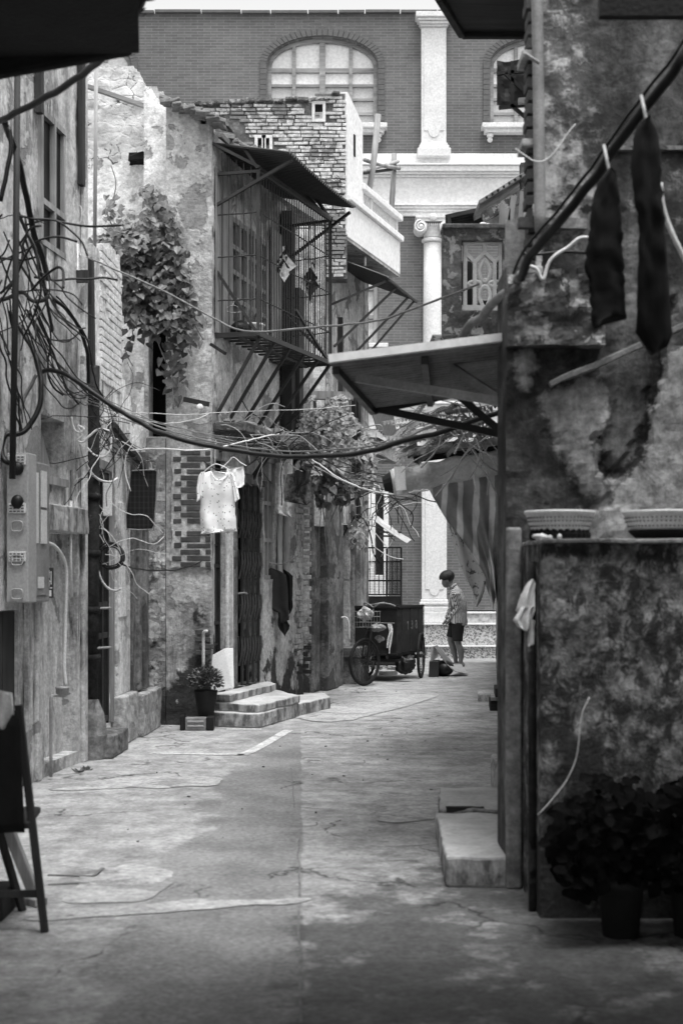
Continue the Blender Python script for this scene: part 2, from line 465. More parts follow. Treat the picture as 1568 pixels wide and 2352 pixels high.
class MB:
    def __init__(s):
        s.v, s.f = [], []

    def add(s, vs, fs):
        o = len(s.v)
        s.v += [Vector(q) for q in vs]
        s.f += [tuple(i + o for i in q) for q in fs]
        return s

    def quad(s, a, b, c, d):
        return s.add([a, b, c, d], [(0, 1, 2, 3)])

    def obox(s, o, ux, uy, uz):
        c = [o, o + ux, o + ux + uy, o + uy, o + uz, o + ux + uz, o + ux + uy + uz, o + uy + uz]
        return s.add(c, [(0, 3, 2, 1), (4, 5, 6, 7), (0, 1, 5, 4), (1, 2, 6, 5), (2, 3, 7, 6), (3, 0, 4, 7)])

    def box(s, c, sz, rot=None):
        c = Vector(c)
        r = rot or Matrix.Identity(3)
        x, y, z = r @ V(sz[0], 0, 0), r @ V(0, sz[1], 0), r @ V(0, 0, sz[2])
        return s.obox(c - (x + y + z) / 2, x, y, z)

    def beam(s, a, b, w, h, up=None):
        a, b = Vector(a), Vector(b)
        d = b - a
        up = Vector(up) if up else V(0, 0, 1)
        if abs(d.normalized().dot(up.normalized())) > 0.97:
            up = V(0, 1, 0)
        x = d.cross(up).normalized() * w
        y = x.cross(d).normalized() * h
        return s.obox(a - x / 2 - y / 2, x, d, y)

    def tube(s, pts, r, n=6, closed=False):
        pts = [Vector(p) for p in pts]
        m = len(pts)
        rr = r if isinstance(r, (list, tuple)) else [r] * m
        vs, fs = [], []
        prev = None
        for i, p in enumerate(pts):
            if closed:
                d = pts[(i + 1) % m] - pts[i - 1]
            else:
                d = pts[min(i + 1, m - 1)] - pts[max(i - 1, 0)]
            if d.length < 1e-9:
                d = V(0, 0, 1)
            d.normalize()
            if prev is None:
                up = V(0, 0, 1) if abs(d.z) < 0.9 else V(1, 0, 0)
                x = d.cross(up).normalized()
            else:
                x = (prev - d * prev.dot(d))
                x = x.normalized() if x.length > 1e-6 else d.orthogonal().normalized()
            prev = x
            y = d.cross(x)
            for k in range(n):
                a = 2 * PI * k / n
                vs.append(p + (x * math.cos(a) + y * math.sin(a)) * rr[i])
        for i in range(m if closed else m - 1):
            j = (i + 1) % m
            for k in range(n):
                l = (k + 1) % n
                fs.append((i * n + k, i * n + l, j * n + l, j * n + k))
        if not closed:
            fs.append(tuple(range(n - 1, -1, -1)))
            fs.append(tuple((m - 1) * n + k for k in range(n)))
        return s.add(vs, fs)

    def prism(s, poly, vec):
        poly = [Vector(p) for p in poly]
        vec = Vector(vec)
        n = len(poly)
        vs = poly + [p + vec for p in poly]
        fs = [tuple(range(n)), tuple(range(2 * n - 1, n - 1, -1))]
        fs += [(i, i + n, (i + 1) % n + n, (i + 1) % n) for i in range(n)]
        return s.add(vs, fs)

    def lathe(s, c, prof, n=20, sq=(1, 1)):
        c = Vector(c)
        vs, fs = [], []
        for r, z in prof:
            for k in range(n):
                a = 2 * PI * k / n
                vs.append(c + V(r * math.cos(a) * sq[0], r * math.sin(a) * sq[1], z))
        for i in range(len(prof) - 1):
            for k in range(n):
                l = (k + 1) % n
                fs.append((i * n + k, i * n + l, (i + 1) * n + l, (i + 1) * n + k))
        fs.append(tuple(range(n - 1, -1, -1)))
        fs.append(tuple((len(prof) - 1) * n + k for k in range(n)))
        return s.add(vs, fs)

    def ball(s, c, r, n=10, rot=None):
        c = Vector(c)
        r = Vector(r) if hasattr(r, '__len__') else V(r, r, r)
        rot = rot or Matrix.Identity(3)
        vs, fs = [], []
        m = n // 2 + 1
        for i in range(m + 1):
            t = PI * i / m
            for k in range(n):
                a = 2 * PI * k / n
                q = V(math.sin(t) * math.cos(a) * r.x, math.sin(t) * math.sin(a) * r.y, math.cos(t) * r.z)
                vs.append(c + rot @ q)
        for i in range(m):
            for k in range(n):
                l = (k + 1) % n
                fs.append((i * n + k, (i + 1) * n + k, (i + 1) * n + l, i * n + l))
        return s.add(vs, fs)

    def grid(s, fn, nu, nv):
        vs = [fn(i / nu, j / nv) for j in range(nv + 1) for i in range(nu + 1)]
        w = nu + 1
        fs = [(j * w + i, j * w + i + 1, (j + 1) * w + i + 1, (j + 1) * w + i) for j in range(nv) for i in range(nu)]
        return s.add(vs, fs)

    def leaf(s, p, d, nrm, L, W, kind='heart'):
        d = Vector(d).normalized()
        x = d.cross(Vector(nrm))
        x = x.normalized() if x.length > 1e-5 else d.orthogonal().normalized()
        n = x.cross(d)
        if kind == 'heart':
            o = [(0, 0), (-.12, .42), (.15, .52), (.5, .38), (.8, .16), (1, 0)]
        elif kind == 'oval':
            o = [(0, 0), (.2, .3), (.5, .42), (.8, .22), (1, 0)]
        else:
            o = [(0, 0), (.3, .18), (.6, .18), (1, 0)]
        k = len(o)
        vs = [p + d * (a * L) - n * (0.10 * L * a * a) for a, b in o]
        rt = [p + d * (a * L) + x * (b * W) + n * (0.14 * W * b - 0.10 * L * a * a) for a, b in o[1:-1]]
        lt = [p + d * (a * L) - x * (b * W) + n * (0.14 * W * b - 0.10 * L * a * a) for a, b in o[1:-1]]
        m = [vs[0], vs[-1]]
        R_ = [0] + [2 + i for i in range(len(rt))] + [1]
        Lf = [0] + [2 + len(rt) + i for i in range(len(lt))] + [1]
        return s.add(m + rt + lt, [tuple(R_), tuple(reversed(Lf))])

    def build(s, name, mat, parent=None, smooth=False, bev=0.0, solid=0.0, sub=0, org=None):
        lo = V(*[min(q[i] for q in s.v) for i in range(3)])
        hi = V(*[max(q[i] for q in s.v) for i in range(3)])
        o = Vector(org) if org else V((lo.x + hi.x) / 2, (lo.y + hi.y) / 2, lo.z)
        me = bpy.data.meshes.new(name)
        me.from_pydata([tuple(q - o) for q in s.v], [], s.f)
        me.materials.append(M[mat] if isinstance(mat, str) else mat)
        if smooth:
            me.polygons.foreach_set('use_smooth', [True] * len(me.polygons))
        me.update()
        ob = bpy.data.objects.new(name, me)
        COL.objects.link(ob)
        ORG[ob] = o
        if parent is not None:
            ob.parent = parent
            ob.location = o - ORG[parent]
        else:
            ob.location = o
        if bev:
            m = ob.modifiers.new('bevel', 'BEVEL')
            m.width = bev
            m.segments = 2
            m.limit_method = 'ANGLE'
        if solid:
            m = ob.modifiers.new('solid', 'SOLIDIFY')
            m.thickness = solid
            m.offset = 0
        if sub:
            m = ob.modifiers.new('sub', 'SUBSURF')
            m.levels = m.render_levels = sub
        return ob


def thing(name, label, cat, loc, group=None):
    o = bpy.data.objects.new(name, None)
    COL.objects.link(o)
    o.empty_display_size = 0.2
    o.location = Vector(loc)
    ORG[o] = Vector(loc)
    o['label'], o['category'] = label, cat
    if group:
        o['group'] = group
    return o


def tag(o, label, cat, group=None):
    o['label'], o['category'] = label, cat
    if group:
        o['group'] = group
    return o


def struct(o):
    o['kind'] = 'structure'
    return o


def stuff(o):
    o['kind'] = 'stuff'
    return o


def fbm(p, oct_=4):
    return noise.fractal(p, 0.9, 2.1, oct_)


def wall(name, mat, parent, a, b, z0, z1, ops=(), t=0.25, d=0.12, amp=0.012, ns=2.5, top=None, disp=None, edge=0.0, matfn=None, mats=()):
    """solid wall from plan point a to plan point b, front face on the right of a->b"""
    A, B = V(a[0], a[1], 0), V(b[0], b[1], 0)
    L = (B - A).length
    dr = (B - A) / L
    nm = V(dr.y, -dr.x, 0)
    ss = {0.0, L}
    n = max(1, int(L / d))
    ss |= {L * i / n for i in range(n + 1)}
    zs = {z0, z1}
    n = max(1, int((z1 - z0) / d))
    zs |= {z0 + (z1 - z0) * i / n for i in range(n + 1)}
    for o in ops:
        ss |= {o[0], o[1]}
        zs |= {o[2], o[3]}

    def clean(q, keep):
        q = sorted(q)
        out = [q[0]]
        for x in q[1:]:
            if x - out[-1] < d * 0.35:
                if x in keep and out[-1] not in keep:
                    out[-1] = x
                    continue
                if x not in keep:
                    continue
            out.append(x)
        return out
    ss = clean(ss, {0.0, L} | {o[0] for o in ops} | {o[1] for o in ops})
    zs = clean(zs, {z0, z1} | {o[2] for o in ops} | {o[3] for o in ops})
    ni, nj = len(ss) - 1, len(zs) - 1
    keep = {}
    for i in range(ni):
        for j in range(nj):
            sm, zm = (ss[i] + ss[i + 1]) / 2, (zs[j] + zs[j + 1]) / 2
            k = not any(o[0] < sm < o[1] and o[2] < zm < o[3] for o in ops)
            if k and top and zm > top(sm):
                k = False
            if k:
                keep[(i, j)] = 1
    mb = MB()
    idx = {}

    def vert(i, j, back):
        q = (i, j, back)
        if q in idx:
            return idx[q]
        p = A + dr * ss[i] + V(0, 0, zs[j])
        if edge:
            e = noise.noise(p * 5.0) * edge
            if 0 < i < ni:
                p += dr * e
            if 0 < j < nj:
                p += V(0, 0, noise.noise(p * 5.0 + V(9, 3, 1)) * edge)
        if back:
            p = p - nm * t
        else:
            p = p + nm * (fbm(p * ns) * amp + (disp(p) if disp else 0.0))
        idx[q] = len(mb.v)
        mb.v.append(p)
        return idx[q]
    for (i, j) in keep:
        mb.f.append((vert(i, j, 0), vert(i + 1, j, 0), vert(i + 1, j + 1, 0), vert(i, j + 1, 0)))
        mb.f.append((vert(i, j, 1), vert(i, j + 1, 1), vert(i + 1, j + 1, 1), vert(i + 1, j, 1)))
        if (i - 1, j) not in keep:
            mb.f.append((vert(i, j, 0), vert(i, j + 1, 0), vert(i, j + 1, 1), vert(i, j, 1)))
        if (i + 1, j) not in keep:
            mb.f.append((vert(i + 1, j, 0), vert(i + 1, j, 1), vert(i + 1, j + 1, 1), vert(i + 1, j + 1, 0)))
        if (i, j - 1) not in keep:
            mb.f.append((vert(i, j, 0), vert(i, j, 1), vert(i + 1, j, 1), vert(i + 1, j, 0)))
        if (i, j + 1) not in keep:
            mb.f.append((vert(i, j + 1, 0), vert(i + 1, j + 1, 0), vert(i + 1, j + 1, 1), vert(i, j + 1, 1)))
    ob = mb.build(name, mat, parent)
    if matfn:
        for m in mats:
            ob.data.materials.append(M[m])
        for f in ob.data.polygons:
            c = ORG[ob] + f.center
            f.material_index = matfn(c)
    return ob


def roughen(ob, cuts=4, amp=.008, sc=7.0):
    bm = bmesh.new()
    bm.from_mesh(ob.data)
    bmesh.ops.triangulate(bm, faces=[f for f in bm.faces if len(f.verts) > 4])
    for _ in range(cuts):
        es = [e for e in bm.edges if e.calc_length() > .09]
        if es:
            bmesh.ops.subdivide_edges(bm, edges=es, cuts=1, use_grid_fill=True)
    o = ORG[ob]
    for v in bm.verts:
        p = (o + v.co)
        v.co += V(noise.noise(p * sc), noise.noise(p * sc + V(7, 1, 3)), noise.noise(p * sc + V(2, 9, 5)) * .8) * amp
        v.co += V(noise.noise(p * sc * 3), noise.noise(p * sc * 3 + V(7, 1, 3)), 0) * amp * .5
    bm.to_mesh(ob.data)
    bm.free()
    return ob


def wpt(a, b, s, z, out=0.0):
    """point on wall a->b at distance s, height z, pushed out by out"""
    A, B = V(a[0], a[1], 0), V(b[0], b[1], 0)
    dr = (B - A).normalized()
    return A + dr * s + V(dr.y, -dr.x, 0) * out + V(0, 0, z)


def wbox(mb, a, b, s0, s1, z0, z1, o0, o1):
    p = wpt(a, b, s0, z0, o0)
    A, B = V(a[0], a[1], 0), V(b[0], b[1], 0)
    dr = (B - A).normalized()
    nm = V(dr.y, -dr.x, 0)
    return mb.obox(p, dr * (s1 - s0), nm * (o1 - o0), V(0, 0, z1 - z0))


def corrug(mb, p00, p10, p11, p01, waves, amp, per=6, nv=4, sag=0.0):
    """corrugated sheet; ridges run v-wise (p00->p01); u along p00->p10"""
    nrm = (p10 - p00).cross(p01 - p00).normalized()

    def fn(u, v):
        p = p00.lerp(p10, u).lerp(p01.lerp(p11, u), v)
        return p + nrm * (amp * math.sin(2 * PI * waves * u) + sag * math.sin(PI * u) + 0.006 * noise.noise(p * 3))
    return mb.grid(fn, waves * per, nv)


def bricks(mb, a, b, s0, s1, z0, z1, bw, rh, gap, o0, o1, jit=0.008, drop=0.0, edge=None):
    z = z0
    r = 0
    while z < z1 - rh * 0.5:
        s = s0 - (bw * 0.5 if r % 2 else 0)
        while s < s1:
            w = bw * U(0.85, 1.12)
            q0, q1 = max(s, s0), min(s + w - gap, s1)
            lim = edge(z) if edge else (s0, s1)
            if q1 - q0 > bw * 0.18 and RN.random() >= drop and lim[0] <= (q0 + q1) / 2 <= lim[1]:
                dz = U(-jit, jit) * 0.7
                p = wpt(a, b, q0, z + dz, o0)
                A, B = V(a[0], a[1], 0), V(b[0], b[1], 0)
                dr = (B - A).normalized()
                nm = V(dr.y, -dr.x, 0)
                k = U(-jit, jit)
                mb.obox(p, (dr + V(0, 0, U(-.03, .03))) * (q1 - q0), nm * (o1 - o0 + k), V(0, 0, rh - gap + U(-jit, jit) * 0.5))
            s += w
        z += rh
        r += 1
    return mb


def wire(name, mat, pts, r=0.006, label=None, cat='cable', group=None, parent=None, n=6, sub=5):
    cp = catmull([Vector(p) for p in pts], sub)
    cp = [p + V(noise.noise(p * 9), noise.noise(p * 9 + V(5, 5, 5)), noise.noise(p * 9 + V(9, 1, 4))) * .008 for p in cp]
    mb = MB().tube(cp, r, n)
    o = mb.build(name, mat, parent, smooth=True)
    if label:
        tag(o, label, cat, group)
    return o


def sagline(a, b, sag, n=8, wob=0.0):
    a, b = Vector(a), Vector(b)
    out = []
    for i in range(n + 1):
        u = i / n
        p = a.lerp(b, u) - V(0, 0, 4 * sag * u * (1 - u))
        if wob and 0 < i < n:
            p += V(U(-wob, wob), U(-wob, wob), U(-wob, wob))
        out.append(p)
    return out


# ------------------------------------------------------------------ setting
def make_ground():
    mb = MB().quad(V(-300, -60, 0), V(300, -60, 0), V(300, 400, 0), V(-300, 400, 0))
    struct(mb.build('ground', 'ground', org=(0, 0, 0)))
    # painted parking line (two legs)
    mb = MB()
    for pts in ([(345, 1731), (560, 1735)], [(556, 1736), (590, 1720), (625, 1700), (662, 1678)], [(520, 1676), (600, 1676)]):
        q = []
        for px, py in pts:
            d = HC * FPX / (py - HY)
            q.append(P(px, py, d))
        for a, b in zip(q, q[1:]):
            dr = (b - a).normalized()
            s = V(-dr.y, dr.x, 0) * (0.045 if abs(dr.x) > 0.8 else 0.05)
            mb.quad(a - s + V(0, 0, .004), b - s + V(0, 0, .004), b + s + V(0, 0, .004), a + s + V(0, 0, .004))
    struct(mb.build('painted_line', 'road_line'))
    # paler cement repairs trowelled onto the concrete
    for k, pts in enumerate(([(170, 2030), (215, 2008), (300, 1990), (392, 2000), (388, 2040), (330, 2066), (250, 2078), (150, 2070)],
                             [(60, 2098), (300, 2082), (520, 2066), (690, 2062), (690, 2078), (520, 2088), (300, 2104), (70, 2116)],
                             [(120, 1805), (300, 1788), (500, 1786), (480, 1806), (300, 1812), (130, 1818)],
                             [(860, 1862), (1000, 1850), (1010, 1880), (880, 1892)],
                             [(640, 1640), (760, 1622), (900, 1600), (1010, 1596), (900, 1632), (760, 1660)])):
        q = [P(px, py, HC * FPX / (py - HY)) for px, py in pts]
        q = catmull(q + [q[0]], 6)[:-1]
        q = [p + V(noise.noise(p * 5), noise.noise(p * 5 + V(3, 3, 3)) * 2, 0) * .05 + V(0, 0, .004 + .0005 * k) for p in q]
        mb = MB().add(q, [tuple(range(len(q)))])
        struct(mb.build('pavement_patch', 'cement_patch'))
    # open joints between concrete slabs, narrow wavering strips
    mb = MB()
    joints = [[(692, 2352), (690, 2240), (686, 2120), (688, 2000), (684, 1960), (690, 1925)],
              [(676, 1858), (672, 1800), (668, 1766)],
              [(676, 1855), (720, 1858), (760, 1860)],
              [(690, 1752), (740, 1755), (830, 1755), (836, 1748)],
              [(1010, 1665), (1060, 1670), (1140, 1672)],
              [(1048, 1748), (1110, 1746), (1150, 1748)],
              [(60, 1905), (90, 1897), (130, 1895)],
              [(266, 1782), (350, 1779)],
              [(180, 2012), (214, 2016), (240, 1996)],
              [(110, 2025), (200, 2030)],
              [(884, 1946), (960, 1944), (1012, 1938)],
              [(640, 1900), (720, 1898), (728, 1890)]]
    for pts in joints:
        q = [P(px, py, HC * FPX / (py - HY)) for px, py in pts]
        q = catmull(q, 6)
        prev = None
        for i, p in enumerate(q):
            dr = (q[min(i + 1, len(q) - 1)] - q[max(i - 1, 0)]).normalized()
            s = V(-dr.y, dr.x, 0) * (0.003 + 0.008 * abs(noise.noise(p * 6)))
            jz = V(noise.noise(p * 4) * .008, noise.noise(p * 4 + V(5, 0, 0)) * .012, .004)
            cur = (p - s + jz, p + s + jz)
            if prev:
                mb.quad(prev[0], cur[0], cur[1], prev[1])
            prev = cur
    struct(mb.build('pavement_joint', 'joint'))


def panel_holes(mb, outer, holes, y0, t):
    """vertical slab in the XZ plane with holes; front at y0, back at y0+t"""
    bm = bmesh.new()
    loops = []
    for lp in [outer] + holes:
        vs = [bm.verts.new((p[0], y0, p[1])) for p in lp]
        loops.append(vs)
        for i in range(len(vs)):
            bm.edges.new((vs[i], vs[(i + 1) % len(vs)]))
    bmesh.ops.triangle_fill(bm, use_beauty=True, use_dissolve=False, edges=bm.edges[:])
    bm.verts.index_update()
    vs = [v.co.copy() for v in bm.verts]
    fs = []
    for f in bm.faces:
        q = [v.index for v in f.verts]
        if f.normal.y > 0:
            q.reverse()
        fs.append(tuple(q))
    n = len(vs)
    allv = vs + [v + V(0, t, 0) for v in vs]
    af = fs + [tuple(i + n for i in reversed(q)) for q in fs]
    for lp in loops:
        ids = [v.index for v in lp]
        for i in range(len(ids)):
            a, b = ids[i], ids[(i + 1) % len(ids)]
            af.append((a, b, b + n, a + n))
    bm.free()
    return mb.add(allv, af)


FD = 27.2


def fx(px):
    return (px - CX) * FD / FPX


def fz(py):
    return HC + (HY - py) * FD / FPX


def arch_loop(xc, hw, zb, zs, rise, n=20):
    q = [(xc - hw, zb), (xc + hw, zb)]
    for i in range(n + 1):
        a = PI * i / n
        q.append((xc + hw * math.cos(a), zs + rise * math.sin(a)))
    return q


def make_far_building():
    B = thing('brick_building', 'tall brick building with white columns, cornice and arched windows closing the end of the alley', 'building', (0, FD, 0))
    D = FD
    wins = [(fx(174), 1), (fx(740), 2), (fx(1252), 3)]
    hw, zb, zs, rise = 126 * D / FPX, fz(290), fz(147), 64 * D / FPX
    low = (fx(800), fx(869), fz(792), fz(560))
    holes = [arch_loop(xc, hw, zb, zs, rise) for xc, _ in wins]
    holes.append([(low[0], low[2]), (low[1], low[2]), (low[1], low[3]), (low[0], low[3])])
    mb = panel_holes(MB(), [(-9, 0.9), (9, 0.9), (9, fz(30)), (-9, fz(30))], holes, D, 0.5)
    mb.box((0, D + 6, 6.1), (18, 11, 12.2))
    w = mb.build('wall', 'far_brick', B)
    mb = MB()
    x = -9
    while x < 9:
        l = U(.5, .9)
        mb.box((x + l / 2, D - .01, fz(28) + U(-.005, .01)), (l - .02, .14, .05))
        x += l
    mb.build('parapet_coping', 'arch_brick', B)
    for xc, k in wins:
        # brick surround
        mb = MB()
        n = 34
        for i in range(n):
            a0, a1 = PI * (i + .06) / n, PI * (i + .94) / n
            q = []
            for a, s in ((a0, 0), (a1, 0), (a1, 1), (a0, 1)):
                q.append(V(xc + (hw + .015 + s * .13) * math.cos(a), D - .03, zs + (rise + .015 + s * .13) * math.sin(a)))
            mb.prism(q, V(0, .1, 0))
        z = zb
        while z < zs - .02:
            for sx in (-1, 1):
                mb.box((xc + sx * (hw + .08), D - .005, z + .05), (.12, .05, .092))
            z += .1
        mb.build('window_surround', 'arch_brick', B)
        # frame
        fr = MB()
        yy = D + .16

        def top(x):
            u = max(-1, min(1, (x - xc) / hw))
            return zs + rise * math.sqrt(max(0, 1 - u * u))
        outer = arch_loop(xc, hw, zb, zs, rise)
        inner = arch_loop(xc, hw - .07, zb + .08, zs, rise - .07)
        panel_holes(fr, outer, [inner], yy - .05, .12)
        cols = [-.52, 0, .52]
        for c in cols:
            wd = .11 if c == 0 else .07
            x = xc + c * hw
            fr.box((x, yy, (zb + top(x)) / 2), (wd, .09, top(x) - zb - .05))
        for py in (155, 190, 222, 255):
            zz = fz(py)
            fr.box((xc, yy + .003, zz), (2 * hw - .1, .07, .05 if py != 155 else .08))
        wf = fr.build('window', 'grey_wood_y', B)
        pm = MB()
        pm.prism([V(p[0], yy + .02, p[1]) for p in arch_loop(xc, hw - .02, fz(190), zs, rise - .02)], V(0, .02, 0))
        pm.build('upper_pane', 'pane_sky', wf)
        pm = MB().box((xc, yy + .03, (zb + fz(190)) / 2), (2 * hw - .06, .02, fz(190) - zb))
        pm.build('lower_pane', 'pane_white', wf)
        # sill with brackets
        mb = MB()
        mb.box((xc, D - .1, fz(295)), (2 * hw + .36, .3, .09))
        mb.box((xc, D - .08, fz(304)), (2 * hw + .26, .22, .09))
        for sx in (-1, 1):
            mb.lathe((xc + sx * (hw + .02), D - .1, fz(330)), [(.02, 0), (.05, .03), (.055, .06), (.03, .09), (.06, .1), (.07, .16)], 12)
        mb.build('window_sill', 'white_stone', B, bev=.01)
    # lower window
    fr = MB()
    yy = D + .1
    x0, x1, z0, z1 = low
    for x in (x0 + .04, (x0 + x1) / 2, x1 - .05):
        fr.box((x, yy, (z0 + z1) / 2), (.09, .1, z1 - z0))
    for zz in (z0 + .04, z0 + .55, z0 + 1.1, z1 - .04):
        fr.box(((x0 + x1) / 2, yy + .004, zz), (x1 - x0, .08, .07))
    wf = fr.build('window', 'grey_wood', B)
    MB().box(((x0 + x1) / 2, yy + .06, (z0 + z1) / 2), (x1 - x0, .02, z1 - z0)).build('pane', 'pane_sky', wf)
    mb = MB()
    mb.box((fx(845), D - .12, fz(797)), (.75, .3, .08))
    mb.box((fx(845), D - .09, fz(812)), (.66, .22, .16))
    mb.lathe((fx(878), D - .2, fz(816)), [(.0, -.06), (.06, -.03), (.07, 0), (.06, .03), (0, .06)], 12)
    mb.build('window_sill', 'white_stone', B, bev=.01)
    # entablature
    mb = MB()

    def band(y0, y1, out):
        za, zc = fz(y1), fz(y0)
        mb.box((0, D - out / 2 + .02, (za + zc) / 2), (17.9, out + .04, zc - za))
    band(355, 384, .10)
    band(384.4, 387.5, .30)
    band(388, 400, .26)
    band(400.4, 404, .20)
    band(404.4, 409, .12)
    band(409.4, 472, .06)
    band(472.4, 476, .18)
    band(476.4, 482, .14)
    band(482.4, 488, .10)
    band(488.4, 497, .07)
    mb.build('cornice', 'white_paint', B, bev=.006)
    mb = MB()
    band(925, 931, .3)
    band(931.4, 944, .22)
    band(944.4, 982, .08)
    band(982.4, 987, .16)
    band(987.4, 1024, .07)
    mb.build('floor_band', 'white_paint', B, bev=.006)
    # pilasters of the upper floor
    for xc in (fx(995), fx(995) + 4.35):
        mb = MB()

        def pb(y0, y1, hwpx, out):
            za, zc = fz(y1), fz(y0)
            mb.box((xc, D - out / 2 + .03, (za + zc) / 2), (2 * hwpx * D / FPX, out + .06, zc - za))
        pb(38, 50, 42, .30)
        pb(50.4, 56, 38, .26)
        pb(56.4, 62, 34, .22)
        pb(62.4, 66, 31, .18)
        pb(66.4, 332, 28.5, .12)
        pb(332.4, 338, 31, .17)
        pb(338.4, 346, 34, .2)
        pb(346.4, 366, 38, .24)
        p = mb.build('pilaster', 'white_stone', B, bev=.012)
        # raised shield panel
        mb = MB()
        h2 = 23 * D / FPX
        zt, zl = fz(95), fz(304)
        poly = [V(xc - h2, D - .135, zt), V(xc - h2, D - .135, zl), V(xc - h2 * .62, D - .135, zl)]
        for i in range(0, 11):
            a = PI + PI * i / 10
            poly.append(V(xc + h2 * .55 * math.cos(a), D - .135, zl - .01 + h2 * .62 * math.sin(a)))
        poly += [V(xc + h2 * .62, D - .135, zl), V(xc + h2, D - .135, zl), V(xc + h2, D - .135, zt)]
        mb.prism(poly, V(0, .05, 0))
        mb.build('panel', 'white_stone', p, bev=.008)
    # ionic half column
    xc = fx(992)
    mb = MB()
    r = 21 * D / FPX
    mb.lathe((xc, D - .08, 0), [(r * 1.04, fz(1010)), (r * 1.03, fz(900)), (r, fz(700)), (r * .97, fz(562))], 28)
    c = mb.build('column', 'white_stone', B, smooth=True)
    mb = MB()
    mb.lathe((xc, D - .08, fz(560)), [(r, 0), (r * 1.18, .02), (r * 1.18, .06), (r, .08)], 28)
    mb.lathe((xc, D - .08, fz(549)), [(r * .97, 0), (r * 1.02, .1), (r * 1.3, .22)], 28)
    mb.box((xc, D - .1, fz(512)), (.62, .5, .09))
    mb.box((xc, D - .1, fz(507)), (.66, .54, .05))
    for sx in (-1, 1):
        cc = V(xc + sx * .24, D - .36, fz(530))
        for i in range(2):
            pts = []
            for k in range(40):
                a = -PI / 2 * 0 + sx * (PI / 2 - k * .33)
                rr = .12 * (1 - k / 46)
                pts.append(cc + V(sx * 0 + rr * math.cos(PI / 2 - sx * k * .33), -.02, rr * math.sin(PI / 2 - sx * k * .33)))
        mb.tube(pts, .018, 6)
        mb.prism([cc + V(.12 * math.cos(2 * PI * k / 20), 0, .12 * math.sin(2 * PI * k / 20)) for k in range(20)], V(0, .45, 0))
        mb.ball(cc + V(0, -.02, 0), .035, 8)
    mb.ball((xc, D - .38, fz(509)), (.07, .03, .07), 10)
    for k in range(7):
        mb.ball((xc - .12 + k * .04, D - .3, fz(524)), (.016, .03, .04), 6)
    mb.build('capital', 'white_stone', c, bev=.006)
    # ground floor pilasters
    for xc in (fx(996), fx(996) + 4.4):
        mb = MB()
        pb(1024.4, 1376, 28.5, .14)
        pb(1376.4, 1382, 31, .17)
        pb(1382.4, 1389, 33.5, .21)
        pb(1389.4, 1393, 31.5, .18)
        pb(1393.4, 1404, 34, .23)
        pb(1404.4, 1430, 36, .25)
        p = mb.build('pilaster', 'white_stone', B, bev=.012)
        mb = MB()
        h2 = 21 * D / FPX
        zt, zl = fz(1050), fz(1354)
        yf = D - .155
        poly = [V(xc - h2, yf, zt), V(xc - h2, yf, zl), V(xc - h2 * .62, yf, zl)]
        for i in range(0, 11):
            a = PI + PI * i / 10
            poly.append(V(xc + h2 * .55 * math.cos(a), yf, zl - .01 + h2 * .62 * math.sin(a)))
        poly += [V(xc + h2 * .62, yf, zl), V(xc + h2, yf, zl), V(xc + h2, yf, zt)]
        mb.prism(poly, V(0, .05, 0))
        mb.build('panel', 'white_stone', p, bev=.008)
    # plinth
    mb = MB()
    band(1405, 1409, .16)
    band(1430.4, 1434.5, .34)
    band(1480.4, 1484.5, .40)
    mb.build('plinth_ledge', 'white_stone', B, bev=.006)
    mb = MB()
    band(1409.4, 1430, .13)
    mb.build('stone_course', 'grey_stone', B)
    mb = MB()
    x = -8.95
    while x < 8.9:
        mb.box((x + .62, D - .15, (fz(1434.9) + fz(1480)) / 2), (1.232, .3, fz(1434.9) - fz(1480)))
        mb.box((x + .32, D - .17, (fz(1484.9)) / 2), (1.235, .36, fz(1484.9)))
        x += 1.24
    mb.build('granite_plinth', 'granite', B, bev=.004)
    # white doorway with dark narrow window beside the alley mouth
    mb = MB()
    for a, b in ((838, 861), (880, 891)):
        mb.box(((fx(a) + fx(b)) / 2, D - .12, (fz(1120) + fz(1404)) / 2), (fx(b) - fx(a), .3, fz(1120) - fz(1404)))
    mb.box((fx(870), D - .115, fz(1362)), (fx(881) - fx(860), .28, fz(1322) - fz(1404)))
    w = mb.build('doorway', 'white_paint', B, bev=.008)
    mb = MB().box((fx(870.5), D - .05, fz(1225)), (fx(880) - fx(861), .1, fz(1130) - fz(1321)))
    for k in range(3):
        mb.box((fx(866 + k * 4.5), D - .11, fz(1225)), (.02, .02, 1.55))
    mb.build('window', 'dark_metal', B)


